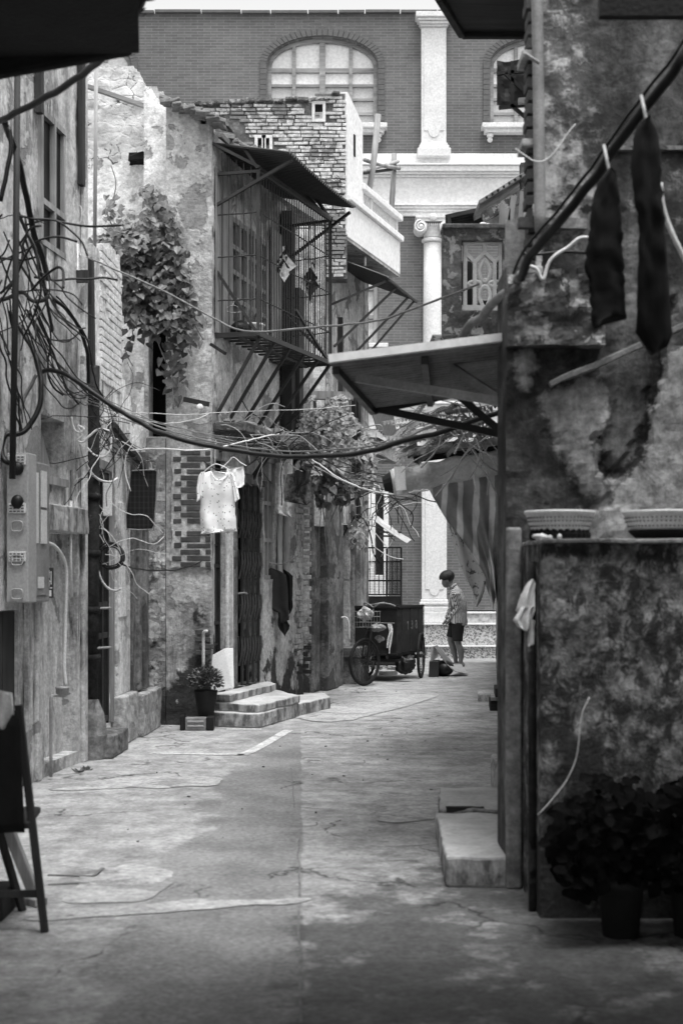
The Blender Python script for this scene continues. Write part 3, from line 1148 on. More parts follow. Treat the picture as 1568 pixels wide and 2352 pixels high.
def make_house_three():
    # light brick gable, facade and balcony further along on the left
    H = thing('balcony_house', 'old house with pale bare brick gable and a white balcony on the left', 'house', (-.6, 19.4, 0))
    a, b = (-2.6, 19.4), (.075, 19.4)
    sq = (2.6 + (718 - CX) * 19.4 / FPX, 2.6 + (746 - CX) * 19.4 / FPX)
    zq = lambda py: HC + (HY - py) * 19.4 / FPX
    ops = [(sq[0] + .03, sq[1] - .03, zq(274), zq(240)), (2.6 + (592 - CX) * 19.4 / FPX, 2.6 + (604 - CX) * 19.4 / FPX, zq(352), zq(318)),
           (2.6 + (608 - CX) * 19.4 / FPX, 2.6 + (619 - CX) * 19.4 / FPX, zq(352), zq(318))]

    def topf(s):
        return zq(214) - (.0 if s > 2.2 else .10) - max(0, 1.9 - s) * .05
    w = wall('brick_wall', 'mortar_dark', H, a, b, 5.6, zq(214), ops, .3, .1, .008, 4, top=lambda s: topf(s) + .02)
    mb = MB()
    z = 5.62
    r = 0
    while z < zq(214):
        s = -.05 if r % 2 else 0
        while s < 2.66:
            wdt = U(.14, .27)
            q0, q1 = max(0.0, s), min(2.66, s + wdt - U(.01, .02))
            mid = (q0 + q1) / 2
            ok = q1 - q0 > .04 and z + .04 < topf(mid)
            for o in ops:
                if q1 > o[0] - .02 and q0 < o[1] + .02 and z + .05 > o[2] and z < o[3]:
                    ok = False
            pn = noise.noise(V(mid * 1.5, 3, z * 1.5))
            if pn > .42:
                ok = False
            if ok:
                p = wpt(a, b, q0, z + U(-.004, .004), -.01)
                mb.obox(p, V(q1 - q0, 0, U(-.008, .008)), V(0, -.03 - U(0, .018), 0), V(0, 0, .05 - U(.008, .016)))
            s += wdt
        z += .0515
        r += 1
    mb.build('brickwork', 'pale_brick', w, bev=.004)
    for o in ops:
        mb = MB()
        for s0, s1, z0, z1 in ((o[0] - .04, o[0], o[2], o[3]), (o[1], o[1] + .04, o[2], o[3]), (o[0] - .04, o[1] + .04, o[3], o[3] + .04), (o[0] - .04, o[1] + .04, o[2] - .04, o[2])):
            wbox(mb, a, b, s0, s1, z0, z1, -.05, .05)
        mb.build('vent_frame', 'white_stone', H)
    # rows of weathered coping and clay fragments on the gable
    mb = MB()
    s = .02
    while s < 2.6:
        l = U(.1, .26)
        p = wpt(a, b, s, topf(s) - U(.0, .02), -.18)
        mb.obox(p, V(min(l, 2.66 - s), 0, U(-.02, .02)), V(0, -.26, 0), V(0, 0, U(.03, .06)))
        s += l + U(0, .03)
    mb.build('coping', 'mossy', H, bev=.008)
    # lower end wall in stained plaster
    wall('end_wall', 'stucco_light', H, (-.78, 18.75), (-.22, 18.75), 2.2, 6.1, (), .3, .08, .02, 3)
    # facade running away
    fa, fb = (-.42, 18.72), (.42, 21.9)
    L = math.hypot(.84, 3.18)
    fops = [(1.55, 2.15, 2.9, 4.55), (2.3, 2.75, 0.25, 2.3), (1.7, 2.1, 0.2, 2.3)]
    wall('facade', 'facade', H, fa, fb, 0, 6.1, fops, .3, .1, .012, 3)
    mb = MB()
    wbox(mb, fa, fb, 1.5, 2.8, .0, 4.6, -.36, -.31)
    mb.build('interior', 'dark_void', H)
    # columns flanking the ground floor door
    for s0, s1, o, z1 in ((.02, .35, .05, 2.75), (.36, .92, .16, 2.72), (.95, 1.38, .10, 2.7), (2.16, 2.28, .06, 2.6)):
        mb = MB()
        wbox(mb, fa, fb, s0, s1, 0, z1, -.02, o)
        mb.build('column', 'column', H, bev=.02)
    mb = MB()
    wbox(mb, fa, fb, 1.72, 2.08, .2, 2.28, -.2, -.14)
    for k in range(4):
        wbox(mb, fa, fb, 1.74 + k * .1, 1.77 + k * .1, .22, 2.26, -.139, -.12)
    mb.build('door', 'dark_wood', H)
    mb = MB()
    wbox(mb, fa, fb, 2.32, 2.73, .25, 2.28, -.2, -.14)
    for k in range(3):
        wbox(mb, fa, fb, 2.33 + k * .16, 2.37 + k * .16, .27, 2.26, -.138, -.11)
    mb.build('door', 'dark_wood', H)
    # upstairs shutters
    wf = MB()
    for s in (1.56, 1.84, 2.11):
        wbox(wf, fa, fb, s, s + .05, 2.92, 4.53, -.08, .01)
    for z in (2.92, 3.5, 4.0, 4.47):
        wbox(wf, fa, fb, 1.56, 2.16, z, z + .05, -.075, .004)
    win = wf.build('window', 'grey_wood', H)
    mb = MB()
    wbox(mb, fa, fb, 1.58, 2.13, 2.95, 4.5, -.07, -.06)
    mb.build('pane', 'glass_dark', win)
    for q in ((2.2, 2.25, 2.95, 4.4, .0, .06), (1.42, 1.47, 3.3, 5.2, .0, .07), (2.45, 2.6, 2.4, 4.3, .01, .05)):
        mb = MB()
        wbox(mb, fa, fb, *q)
        mb.build('shutter', 'dark_wood', H)
    # white parapet side + balcony
    fz2 = lambda py, d: HC + (HY - py) * d / FPX
    mb = MB()
    A0, A1 = V(.08, 19.39, 0), V(.30, 20.06, 0)
    poly = [A0 + V(0, 0, 6.2), A1 + V(0, 0, 6.2), A1 + V(0, 0, fz2(285, 20.06)), A0.lerp(A1, .16) + V(0, 0, fz2(220, 19.5)), A0 + V(0, 0, fz2(210, 19.4))]
    q = MB().prism(poly, V(-.22, .07, 0))
    q.build('side_parapet', 'white_paint', H)
    mb = MB()
    wbox(mb, (.08, 19.38), (.30, 20.06), .28, .34, 7.35, 7.65, .0, .012)
    mb.build('vent_slot', 'dark_void', H)
    nb, fbk = V(.085, 19.40, 0), V(.90, 21.8, 0)
    dr = (fbk - nb).normalized()
    nm = V(dr.y, -dr.x, 0)
    LB = (fbk - nb).length
    mb = MB()
    mb.obox(nb + V(0, 0, 6.17), dr * LB, nm * -.14, V(0, 0, .50))
    mb.obox(nb + V(0, 0, 6.672) + nm * .05, dr * (LB + .04), nm * -.24, V(0, 0, .09))
    mb.obox(nb + V(0, 0, 6.17) + dr * (LB - .14) - nm * .141, dr * .14, nm * -.55, V(0, 0, .5))
    bal = mb.build('balcony', 'white_paint', H, bev=.012)
    mb = MB().obox(nb + V(0, 0, 6.13) + dr * .01 - nm * .01, dr * (LB - .02), nm * -.75, V(0, 0, .038))
    mb.build('balcony_floor', 'concrete', bal)
    mb = MB()
    s = .75
    while s < LB - .05:
        p = nb + dr * s - nm * .05 + V(0, 0, 6.763)
        mb.obox(p, (dr * .03 + V(0, 0, .0)), nm * -.05, V(0, 0, .12) + dr * .06)
        mb.obox(p + V(0, 0, .12) + dr * .06, dr * .03, nm * -.05, V(0, 0, .11) - dr * .06)
        s += .075
    for s in (.72, LB - .1, 1.15):
        mb.obox(nb + dr * s - nm * .03 + V(0, 0, 6.764), dr * .08, nm * -.09, V(0, 0, .228))
    mb.build('baluster', 'white_stone', bal)
    mb = MB().obox(nb + dr * .66 + V(0, 0, 6.994) + nm * .03, dr * (LB - .60), nm * -.2, V(0, 0, .09))
    mb.build('handrail', 'white_paint', bal, bev=.012)
    # a pale rotting board and a corrugated hood at the far end
    mb = MB()
    c0 = V(.62, 21.3, HC + 395 * 21.3 / FPX)
    corrug(mb, P(848, 928, 20.6), P(902, 955, 21.6), P(908, 1030, 21.4) + V(.06, 0, 0), P(858, 985, 20.3) + V(.05, 0, 0), 11, .016, 6, 3)
    hd = mb.build('corrugated_hood', 'tin_dark', H, solid=.004)
    mb = MB().obox(P(868, 1042, 20.9), V(.36, .7, -.10), V(-.3, .1, .02), V(0, 0, .24))
    mb.build('fascia_board', 'concrete', H)
    mb = MB()
    for px in (690, 722, 748, 782, 800):
        d = 18.6
        mb.beam(P(px, 905, d), P(px + 2, 985, d), .045, .045)
    mb.beam(P(690, 907, 18.5), P(812, 910, 18.5), .14, .1)
    mb.build('window_rail', 'grey_wood', H)


def awning_tin(name, label, a_n, o_n, o_f, a_f, waves, mat, strut_pts, frame=True, strutm='dark_metal', w=.03, amp=.018):
    t = thing(name, label, 'awning', (a_n + a_f) / 2)
    mb = MB()
    corrug(mb, a_n, a_f, o_f, o_n, waves, amp, 6, 6, .02)
    mb.build('sheet', mat, t, solid=.005)
    for p, q in strut_pts:
        MB().beam(p, q, w, w).build('strut', strutm, t)
    return t


def make_awnings():
    # over the cage
    an, on = V(-1.36, 14.75, 6.03), V(-.52, 14.3, 5.80)
    of, af = V(.16, 16.45, 5.80), V(-.75, 16.95, 6.06)
    st = [(V(-1.34, 14.66, 6.0), V(-.84, 14.6, 5.73)), (V(-1.0, 14.62, 5.93), V(-.86, 14.6, 5.72)),
          (V(-1.32, 14.7, 5.35), V(-.5, 14.45, 5.76)), (V(-.62, 16.85, 5.3), V(.1, 16.5, 5.76)), (V(-.14, 16.6, 5.72), V(-.3, 16.4, 5.9)), (V(-.15, 16.6, 5.70), V(-.45, 16.2, 5.92)),
          (V(-.84, 14.6, 5.72), V(-.13, 16.6, 5.72))]
    awning_tin('corrugated_awning', 'dark corrugated roof sheet over the caged window, its eave cut like a saw', an, on, of, af, 34, 'tin_dark', st)
    # lower one beyond it
    an, on = V(-.2, 19.75, 6.02), V(.64, 19.75, 5.70)
    of, af = V(1.14, 21.45, 5.70), V(.30, 21.6, 6.04)
    st = [(V(-.10, 19.85, 4.75), V(.80, 20.3, 5.68)), (V(.05, 20.45, 4.6), V(1.0, 21.0, 5.68)), (V(.2, 21.0, 4.6), V(1.08, 21.3, 5.66)),
          (V(.66, 19.8, 5.67), V(1.13, 21.42, 5.67)), (V(-.2, 19.8, 5.3), V(.62, 19.85, 5.66))]
    awning_tin('corrugated_awning', 'dark corrugated awning with pale edge below the white balcony', an, on, of, af, 20, 'tin_dark', st)
    # near, over the right hand steps
    an, on = V(.84, 7.15, 2.70), V(-.055, 7.15, 2.59)
    of, af = V(.185, 9.0, 2.59), V(1.03, 9.0, 2.70)
    st = [(P(818, 868, 7.35), P(1165, 925, 7.3)), (P(1040, 845, 7.6), P(1165, 927, 7.35)),
          (P(852, 936, 9.0), P(1152, 998, 8.95)), (P(1030, 890, 9.0), P(1152, 992, 8.9)), (P(850, 945, 9.02), P(1040, 905, 8.99)),
          (V(-.03, 7.2, 2.56), V(.20, 8.98, 2.56)), (V(.42, 7.2, 2.61), V(.56, 8.98, 2.61))]
    t = thing('corrugated_awning', 'blurred grey corrugated awning with bright front edge jutting from the right wall', 'awning', (an + af) / 2)
    mb = MB()
    corrug(mb, on, an, af, of, 3, .0, 6, 4)
    # corrugations run across the alley
    mb = MB()
    corrug(mb, on, of, af, an, 22, .02, 6, 4)
    mb.build('sheet', 'tin', t, solid=.004)
    mb = MB().beam(on + V(-.01, -.03, .012), an + V(0, -.03, .014), .05, .04)
    mb.build('edge_strip', 'white_paint', t)
    for i, (p, q) in enumerate(st):
        MB().beam(p, q, .035, .045).build('strut', 'grey_metal' if i < 2 else 'dark_metal', t)
    # small bent sheet near the mesh gate
    t = thing('small_awning', 'small bent light sheet propped out beside the brick building', 'awning', P(865, 1190, 23.6))
    q = [P(850, 1188, 23.4), P(868, 1186, 24.0), P(944, 1240, 24.2), P(934, 1248, 23.7)]
    mb = MB().grid(lambda u, v: q[0].lerp(q[3], u).lerp(q[1].lerp(q[2], u), v) + V(0, 0, -.02 * math.sin(PI * u) + .008 * noise.noise(V(u * 5, v * 5, 1))), 10, 3)
    mb.build('sheet', 'tin_light', t, solid=.008)
    for y in (1222, 1231):
        MB().beam(P(872, y, 24.2), P(921, y + 1, 24.0), .03, .03).build('strut', 'dark_metal', t)


def make_cage():
    T = thing('window_cage', 'rusty iron burglar cage bolted over the upstairs window on the left', 'cage', (-.8, 15.6, 4.0))
    NI, NO, FO, FI = V(-1.31, 14.72, 0), V(-.854, 14.6, 0), V(-.127, 16.6, 0), V(-.70, 16.92, 0)
    zb, zt = 4.02, 5.70
    Z = lambda p, z: p + V(0, 0, z)
    mb = MB()
    for p in (NO, FO):
        mb.beam(Z(p, zb - .02), Z(p, zt), .035, .035)
    for a, b in ((NI, NO), (NO, FO), (FO, FI)):
        mb.beam(Z(a, zb), Z(b, zb), .035, .05)
        mb.beam(Z(a, zt - .01), Z(b, zt - .01), .03, .03)
    mb.build('frame', 'rusty', T)
    rails = MB()
    for z in (4.38, 4.83, 5.27):
        for a, b in ((NI, NO), (NO, FO), (FO, FI)):
            n = 6
            pts = [Z(a.lerp(b, i / n), z + U(-.006, .006)) for i in range(n + 1)]
            rails.tube(pts, .0075, 5)
    rails.build('rail', 'rusty', T)
    for a, b, n in ((NI, NO, 6), (NO, FO, 30), (FO, FI, 9)):
        bars = MB()
        for i in range(1, n):
            p = a.lerp(b, i / n)
            o = U(-.004, .004)
            zz = zt - .01 if a is not NI else zt + .25 * (1 - i / n)
            bars.tube([Z(p, zb), Z(p + V(o, o, 0), (zb + zt) / 2), Z(p, zz)], .006, 5)
        bars.build('bar_panel', 'rusty', T)
    sl = MB()
    for i in range(12):
        u = (i + .5) / 12
        a, b = NO.lerp(FO, u), NI.lerp(FI, u)
        sl.beam(Z(a, zb + .005), Z(b, zb + .02), .05, .018)
    sl.beam(Z(NI.lerp(NO, .5), zb - .02), Z(FI.lerp(FO, .5), zb - .02), .035, .03)
    sl.build('floor_slat', 'rusty', T)
    # props below
    for i in range(6):
        u = [0.02, .2, .4, .6, .8, .98][i]
        o = NO.lerp(FO, u)
        w = V(-1.30, 14.74, 0).lerp(V(-.72, 17.0, 0), u)
        MB().beam(Z(o, zb - .03), Z(w, 3.22 + .0 * i), .03, .03).build('prop', 'rusty', T)
    # diagonal stays
    for p, q in ((Z(NI, 4.72), Z(NO, 4.04) + V(-.02, 0, 0)), (Z(FI.lerp(FO, .1), 4.62), Z(FO, 4.05)), (Z(NO.lerp(FO, .48), 4.45), Z(FO, 4.0))):
        MB().beam(p, q, .03, .03).build('stay', 'rusty', T)
    # foil stars on the bars
    for k, (px, py, d, lb) in enumerate(((654, 606, 15.25, 'folded foil lozenge ornament hung nearer on the cage bars'), (716, 644, 16.1, 'folded foil lozenge ornament hung farther along on the cage bars'))):
        o = thing('hanging_ornament', lb, 'ornament', P(px, py + 40, d), 'ornaments hung on the window cage')
        for q in range(7):
            mb = MB()
            c = P(px, py, d) + V(U(-.02, .02), U(-.03, 0) - .02, 0)
            a = -.16 + q * .045
            w = .11 * (1 - abs(q - 3) / 4)
            mb.prism([c + V(-w, 0, a), c + V(0, -.03, a + .12), c + V(w, 0, a), c + V(0, -.01, a - .09)][:4], V(.0, .01, 0))
            mb.build('fold', 'foil' if q % 2 else 'black_plastic', o)
        MB().tube([P(px, py - 42, d), P(px, py + 42, d)], .004, 4).build('string', 'grey_wire', o)
    # a white tub and a dark bundle inside
    c = P(583, 768, 15.05)
    c.z = zb + .03
    t = thing('plastic_tub', 'white plastic tub standing on the floor of the window cage', 'tub', c)
    MB().lathe(c, [(.085, 0), (.10, .12), (.115, .125), (.115, .15), (.10, .15), (.085, .02)], 18).build('tub', 'white_plastic', t, smooth=True)
    mb = MB()
    for k in range(14):
        a = U(0, 2 * PI)
        d = V(math.cos(a) * .4, math.sin(a) * .4, 1)
        mb.leaf(c + V(U(-.04, .04), U(-.04, .04), .13), d, V(math.cos(a), math.sin(a), .3), U(.12, .22), .03, 'blade')
    mb.build('plant', 'shrub_leaf', t)
    c = P(552, 768, 14.95)
    c.z = zb + .03
    mb = MB().ball(c + V(0, 0, .08), (.11, .1, .09), 10)
    for v in mb.v:
        v += V(1, 1, 1) * .02 * noise.noise(v * 14)
    tag(mb.build('bundle', 'black_plastic', smooth=True), 'dark plastic bundle beside the white tub in the cage', 'bundle')
    # hanger
    h = P(535, 700, 15.0)
    mb = MB().tube(catmull([h + V(-.1, 0, -.05), h + V(0, 0, .0), h + V(.1, 0, -.06), h + V(0, 0, -.08), h + V(-.1, 0, -.05)], 4), .004, 5)
    mb.tube(catmull([h, h + V(.01, 0, .04), h + V(-.015, 0, .06)], 4), .004, 5)
    tag(mb.build('clothes_hanger', 'white_wire'), 'empty wire hanger inside the window cage', 'hanger')


def rubble_disp(p):
    q = V(p.x * 4.2, p.y * 4.2, p.z * 5.2) + V(noise.noise(p * 3), 0, noise.noise(p * 3 + V(4, 4, 4))) * .6
    dd, _ = noise.voronoi(q)
    e = min(1.0, (dd[1] - dd[0]) * 3.0)
    h = noise.cell(q * .9)
    return .008 * h + .02 * noise.noise(p * 6)


def make_cage_house():
    H = thing('cage_house', 'old plastered house with stained gable end, folding gate and doorway on the left', 'house', (-1.3, 15.2, 0))
    zt = lambda py, d: HC + (HY - py) * d / FPX
    # gable column with broken top
    wall('gable_wall', 'gable', H, (-1.80, 14.6), (-1.33, 14.6), 0, 6.45, (), .5, .055, .022, 3.2,
         top=lambda s: 6.36 - s * .35 + .05 * noise.noise(V(s * 9, 1, 2)), edge=.012)
    wall('side_pier', 'rough_render', H, (-2.04, 14.60), (-1.806, 14.60), 0, 3.0, (), .4, .05, .03, 3.5, top=lambda s: 2.97 + .05 * noise.noise(V(s * 12, 3, 2)), edge=.01)
    wall('side_wall', 'stucco_light', H, (-2.08, 14.98), (-1.806, 14.98), 2.8, 6.75, [(.05, .25, 3.0, 4.15)], .3, .055, .02, 3,
         top=lambda s: 6.72 - s * .5 + .05 * noise.noise(V(s * 11, 8, 2)))
    MB().box((-1.93, 15.35, 3.5), (.4, .06, 1.6)).build('opening_back', 'dark_void', H)
    # bare brick patch on the gable
    a, b = (-1.80, 14.6), (-1.33, 14.6)
    left = lambda z: (.06 + .05 * noise.noise(V(z * 5, 2, 7)) + .02, .47)
    mb = MB()
    z = 1.62
    while z < 2.80:
        l = left(z)[0]
        wbox(mb, a, b, l - .02, .468, z, z + .0635, -.01, .026)
        z += .0635
    mb.build('mortar_patch', 'mortar', H)
    mb = MB()
    z, r = 1.62, 0
    while z < 2.78:
        l = left(z)[0]
        segs = ((l + .0, .165), (.215, .466)) if r % 2 else ((l, .10), (.15, .36), (.405, .466))
        for s0, s1 in segs:
            if s1 - s0 > .03 and RN.random() > .05:
                p = wpt(a, b, s0 + U(0, .006), z + U(.004, .008), .0)
                mb.obox(p, V(s1 - s0 - .008, 0, U(-.004, .004)), V(0, -.036 - U(-.006, .006), 0), V(0, 0, .050 + U(-.006, .004)))
        z += .0635
        r += 1
    mb.build('bare_brick', 'old_brick', H, bev=.005)
    mb = MB()
    for z in (.72, .79, .86, .93):
        mb.obox(wpt(a, b, .30 + U(0, .05), z, .0), V(.15, 0, U(-.01, .01)), V(0, -.035, 0), V(0, 0, .05))
    mb.build('bare_brick', 'old_brick', H, bev=.005)
    # broken tiles on top of wall
    mb = MB()
    for k in range(26):
        u = k / 26
        p = V(-1.80 + .62 * u, 14.45 + U(0, .3), 6.36 - u * .24)
        mb.box(p + V(0, 0, U(0, .05)), (U(.08, .16), U(.15, .3), U(.02, .04)), Matrix.Rotation(U(-.4, .4), 3, 'Y') @ Matrix.Rotation(U(-.3, .3), 3, 'Z'))
    for k in range(40):
        p = V(-1.3 + .9 * k / 40, 15.0 + 1.9 * k / 40, 6.16 + U(-.02, .05))
        mb.box(p, (U(.08, .2), U(.1, .26), U(.02, .06)), Matrix.Rotation(U(-.4, .4), 3, 'Y') @ Matrix.Rotation(U(-.5, .5), 3, 'Z'))
    mb.build('roof_tile', 'tile', H, bev=.006)
    # long facade
    fa, fb = (-1.33, 14.62), (-.48, 18.02)
    ops = [(.57, 1.91, 4.22, 5.40), (2.6, 3.12, 3.3, 5.5), (.03, .42, .31, 2.75), (.6, 1.77, .31, 2.66), (1.82, 2.2, 1.5, 2.86)]
    wall('facade', 'facade', H, fa, fb, 0, 6.1, ops, .25, .075, .016, 3, edge=.008, top=lambda s: 6.2 if s < 2.76 else 3.25)
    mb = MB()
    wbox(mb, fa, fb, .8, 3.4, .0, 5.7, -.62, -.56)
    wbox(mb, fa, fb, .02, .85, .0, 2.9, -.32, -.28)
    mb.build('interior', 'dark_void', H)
    # pale timber strip panels between wall and window, upstairs
    mb = MB()
    for k in range(5):
        wbox(mb, fa, fb, .06 + k * .1, .15 + k * .1, 4.05, 5.75, .016, .03)
    mb.build('board_panel', 'grey_wood', H)
    mb = MB()
    wbox(mb, fa, fb, 2.0, 2.55, 4.05, 5.6, .02, .035)
    mb.build('board_panel', 'grey_wood', H)
    # window upstairs
    mb = MB()
    for s in (.57, .86, 1.12, 1.24, 1.36, 1.62, 1.86):
        wbox(mb, fa, fb, s, s + .055, 4.22, 5.40, -.10, .02)
    for z in (4.22, 4.5, 4.78, 5.05, 5.34):
        wbox(mb, fa, fb, .58, 1.90, z, z + .05, -.095, .012)
    w = mb.build('window', 'grey_wood', H)
    mb = MB()
    wbox(mb, fa, fb, .58, 1.90, 4.24, 5.38, -.09, -.08)
    mb.build('pane', 'glass_dark', w)
    mb = MB()
    for k, s in enumerate((.93, 1.3, 1.68)):
        wbox(mb, fa, fb, s, s + .13, 4.3 + .1 * k, 4.85 + .1 * k, -.079, -.074)
    mb.build('curtain', 'pane_white', w)
    # dark boards & corner post at far end
    mb = MB()
    for k in range(5):
        wbox(mb, fa, fb, 2.6 + k * .105, 2.695 + k * .105, 3.32, 5.48, -.15 - .01 * (k % 2), -.1)
    mb.build('shutter', 'dark_wood', H)
    mb = MB()
    wbox(mb, fa, fb, 2.42, 2.60, 3.0, 5.9, .02, .16)
    wbox(mb, fa, fb, 2.55, 2.72, 2.95, 5.0, .0, .22)
    mb.build('post', 'dark_wood', H, bev=.01)
    # ground floor: barred side light
    mb = MB()
    wbox(mb, fa, fb, .04, .41, 1.05, 1.62, -.10, -.07)
    for s in (.05, .385):
        wbox(mb, fa, fb, s, s + .03, .32, 2.74, -.12, -.05)
    for z in (.33, 1.02, 1.62, 2.7):
        wbox(mb, fa, fb, .05, .41, z, z + .04, -.115, -.055)
    for k in range(6):
        s = .10 + k * .055
        wbox(mb, fa, fb, s, s + .014, .35, 1.02, -.09, -.07)
        wbox(mb, fa, fb, s, s + .014, 1.64, 2.72, -.09, -.07)
    for z in (.55, .8, 1.85, 2.1):
        wbox(mb, fa, fb, .06, .40, z, z + .02, -.092, -.068)
    mb.build('barred_door', 'dark_metal', H)
    mb = MB()
    wbox(mb, fa, fb, .42, .60, .3, 2.7, .0, .035)
    mb.build('door_jamb', 'stucco_light', H, bev=.01)
    mb = MB()
    wbox(mb, fa, fb, .63, .91, .315, 2.64, -.16, -.02)
    g = mb.build('gate_post', 'column', H, bev=.012)
    p = wpt(fa, fb, .86, 1.34, .0)
    MB().tube([p, p + V(.06, 0, .01), p + V(.1, -.02, .0)], .012, 6).build('latch', 'grey_metal', g)
    # folding lattice gate
    mb = MB()
    n = 9
    for k in range(n):
        s = .945 + k * (1.75 - .945) / (n - 1)
        o = .03 if k % 2 else .0
        wbox(mb, fa, fb, s - .012, s + .012, .33, 2.55, -.06 + o, -.035 + o)
    gate = mb.build('folding_gate', 'rusty', H)
    mb = MB()
    for z0 in (.55, 1.02, 1.5, 1.95):
        for k in range(n - 1):
            s0 = .945 + k * (1.75 - .945) / (n - 1)
            s1 = s0 + .1
            mb.tube(catmull([wpt(fa, fb, s0, z0, -.02), wpt(fa, fb, (s0 + s1) / 2, z0 + .16, .0), wpt(fa, fb, s1, z0 + .30, -.02)], 3), .011, 5)
            mb.tube(catmull([wpt(fa, fb, s1, z0 + .02, -.03), wpt(fa, fb, (s0 + s1) / 2, z0 + .17, -.03), wpt(fa, fb, s0, z0 + .32, -.03)], 3), .011, 5)
    mb.build('lattice', 'rusty', gate)
    mb = MB()
    for z in (.335, 2.05, 1.2):
        wbox(mb, fa, fb, .93, 1.77, z, z + .02, -.07, -.06)
    wbox(mb, fa, fb, .90, 1.82, 2.56, 2.66, -.08, .04)
    mb.build('gate_rail', 'concrete_dark', gate)
    # panelled wooden door leaf to the right
    mb = MB()
    wbox(mb, fa, fb, 1.82, 2.2, 1.5, 2.86, -.08, -.05)
    for s in (1.82, 2.0, 2.17):
        wbox(mb, fa, fb, s, s + .035, 1.5, 2.86, -.05, -.015)
    for z in (1.5, 1.93, 2.36, 2.8):
        wbox(mb, fa, fb, 1.825, 2.2, z, z + .045, -.048, -.02)
    mb.build('door_panel', 'grey_wood', H)
    mb = MB()
    wbox(mb, fa, fb, 2.3, 2.42, 1.2, 2.4, .018, .04)
    mb.build('timber_strip', 'pale_wood', H)
    mb = MB()
    wbox(mb, fa, fb, 2.56, 2.66, 1.3, 2.5, .018, .05)
    mb.build('timber_strip', 'pale_wood', H)
    # rough brick quoin at the far end
    mb = MB()
    bricks(mb, fa, fb, 3.10, 3.42, .35, 2.6, .2, .068, .010, -.01, .022, .006, .3)
    mb.build('quoin', 'facade', H, bev=.006)
    mb = MB()
    bricks(mb, (-.50, 18.04), (-.40, 18.04), .0, .12, .3, 2.7, .2, .075, .02, -.0, .03, .012)
    mb.build('quoin', 'gable', H, bev=.006)
    # little lamp box by the door
    mb = MB()
    wbox(mb, fa, fb, 1.62, 1.72, 2.62, 2.82, .02, .12)
    mb.build('lamp_box', 'grey_metal', H, bev=.01)
    # ledge over the doors
    mb = MB()
    wbox(mb, fa, fb, .05, 2.75, 3.02, 3.12, .0, .34)
    lg = roughen(mb.build('door_canopy', 'concrete_dark', H, bev=.012), 4, .02)
    for s in (1.3, 2.3):
        MB().beam(wpt(fa, fb, s, 2.62, .02), wpt(fa, fb, s, 3.02, .32), .05, .05).build('bracket', 'dark_metal', lg)
    mb = MB()
    for k in range(34):
        p = wpt(fa, fb, U(.1, 2.7), 3.14, U(.05, .32))
        mb.box(p, (U(.04, .16), U(.04, .14), U(.02, .06)), Matrix.Rotation(U(0, 3), 3, 'Z') @ Matrix.Rotation(U(-.5, .5), 3, 'X'))
    mb.build('rubbish', 'concrete', lg)
    # old roof slab behind
    MB().obox(V(-2.0, 15.0, 6.02), V(.6, 0, 0), V(1.2, 3.2, 0), V(0, 0, .1)).build('roof', 'tile', H)
    # dark bracket beam with white insulator
    t = thing('insulator_bracket', 'dark iron bracket with round white insulator on the gable end', 'insulator', P(450, 925, 14.5))
    MB().beam(P(424, 917, 14.55), P(478, 928, 14.4), .045, .05).build('arm', 'dark_metal', t)
    c = P(459, 935, 14.35)
    mb = MB().lathe((0, 0, 0), [(.015, -.03), (.032, -.025), (.034, 0), (.024, .005), (.034, .012), (.03, .03), (.012, .032)], 14)
    rot = Matrix.Rotation(PI / 2, 3, 'X')
    mb.v = [c + rot @ v for v in mb.v]
    mb.build('insulator', 'white_plastic', t, smooth=True)
    MB().beam(P(484, 790, 14.5), P(518, 812, 14.4), .03, .03).build('stub', 'dark_wood', t)


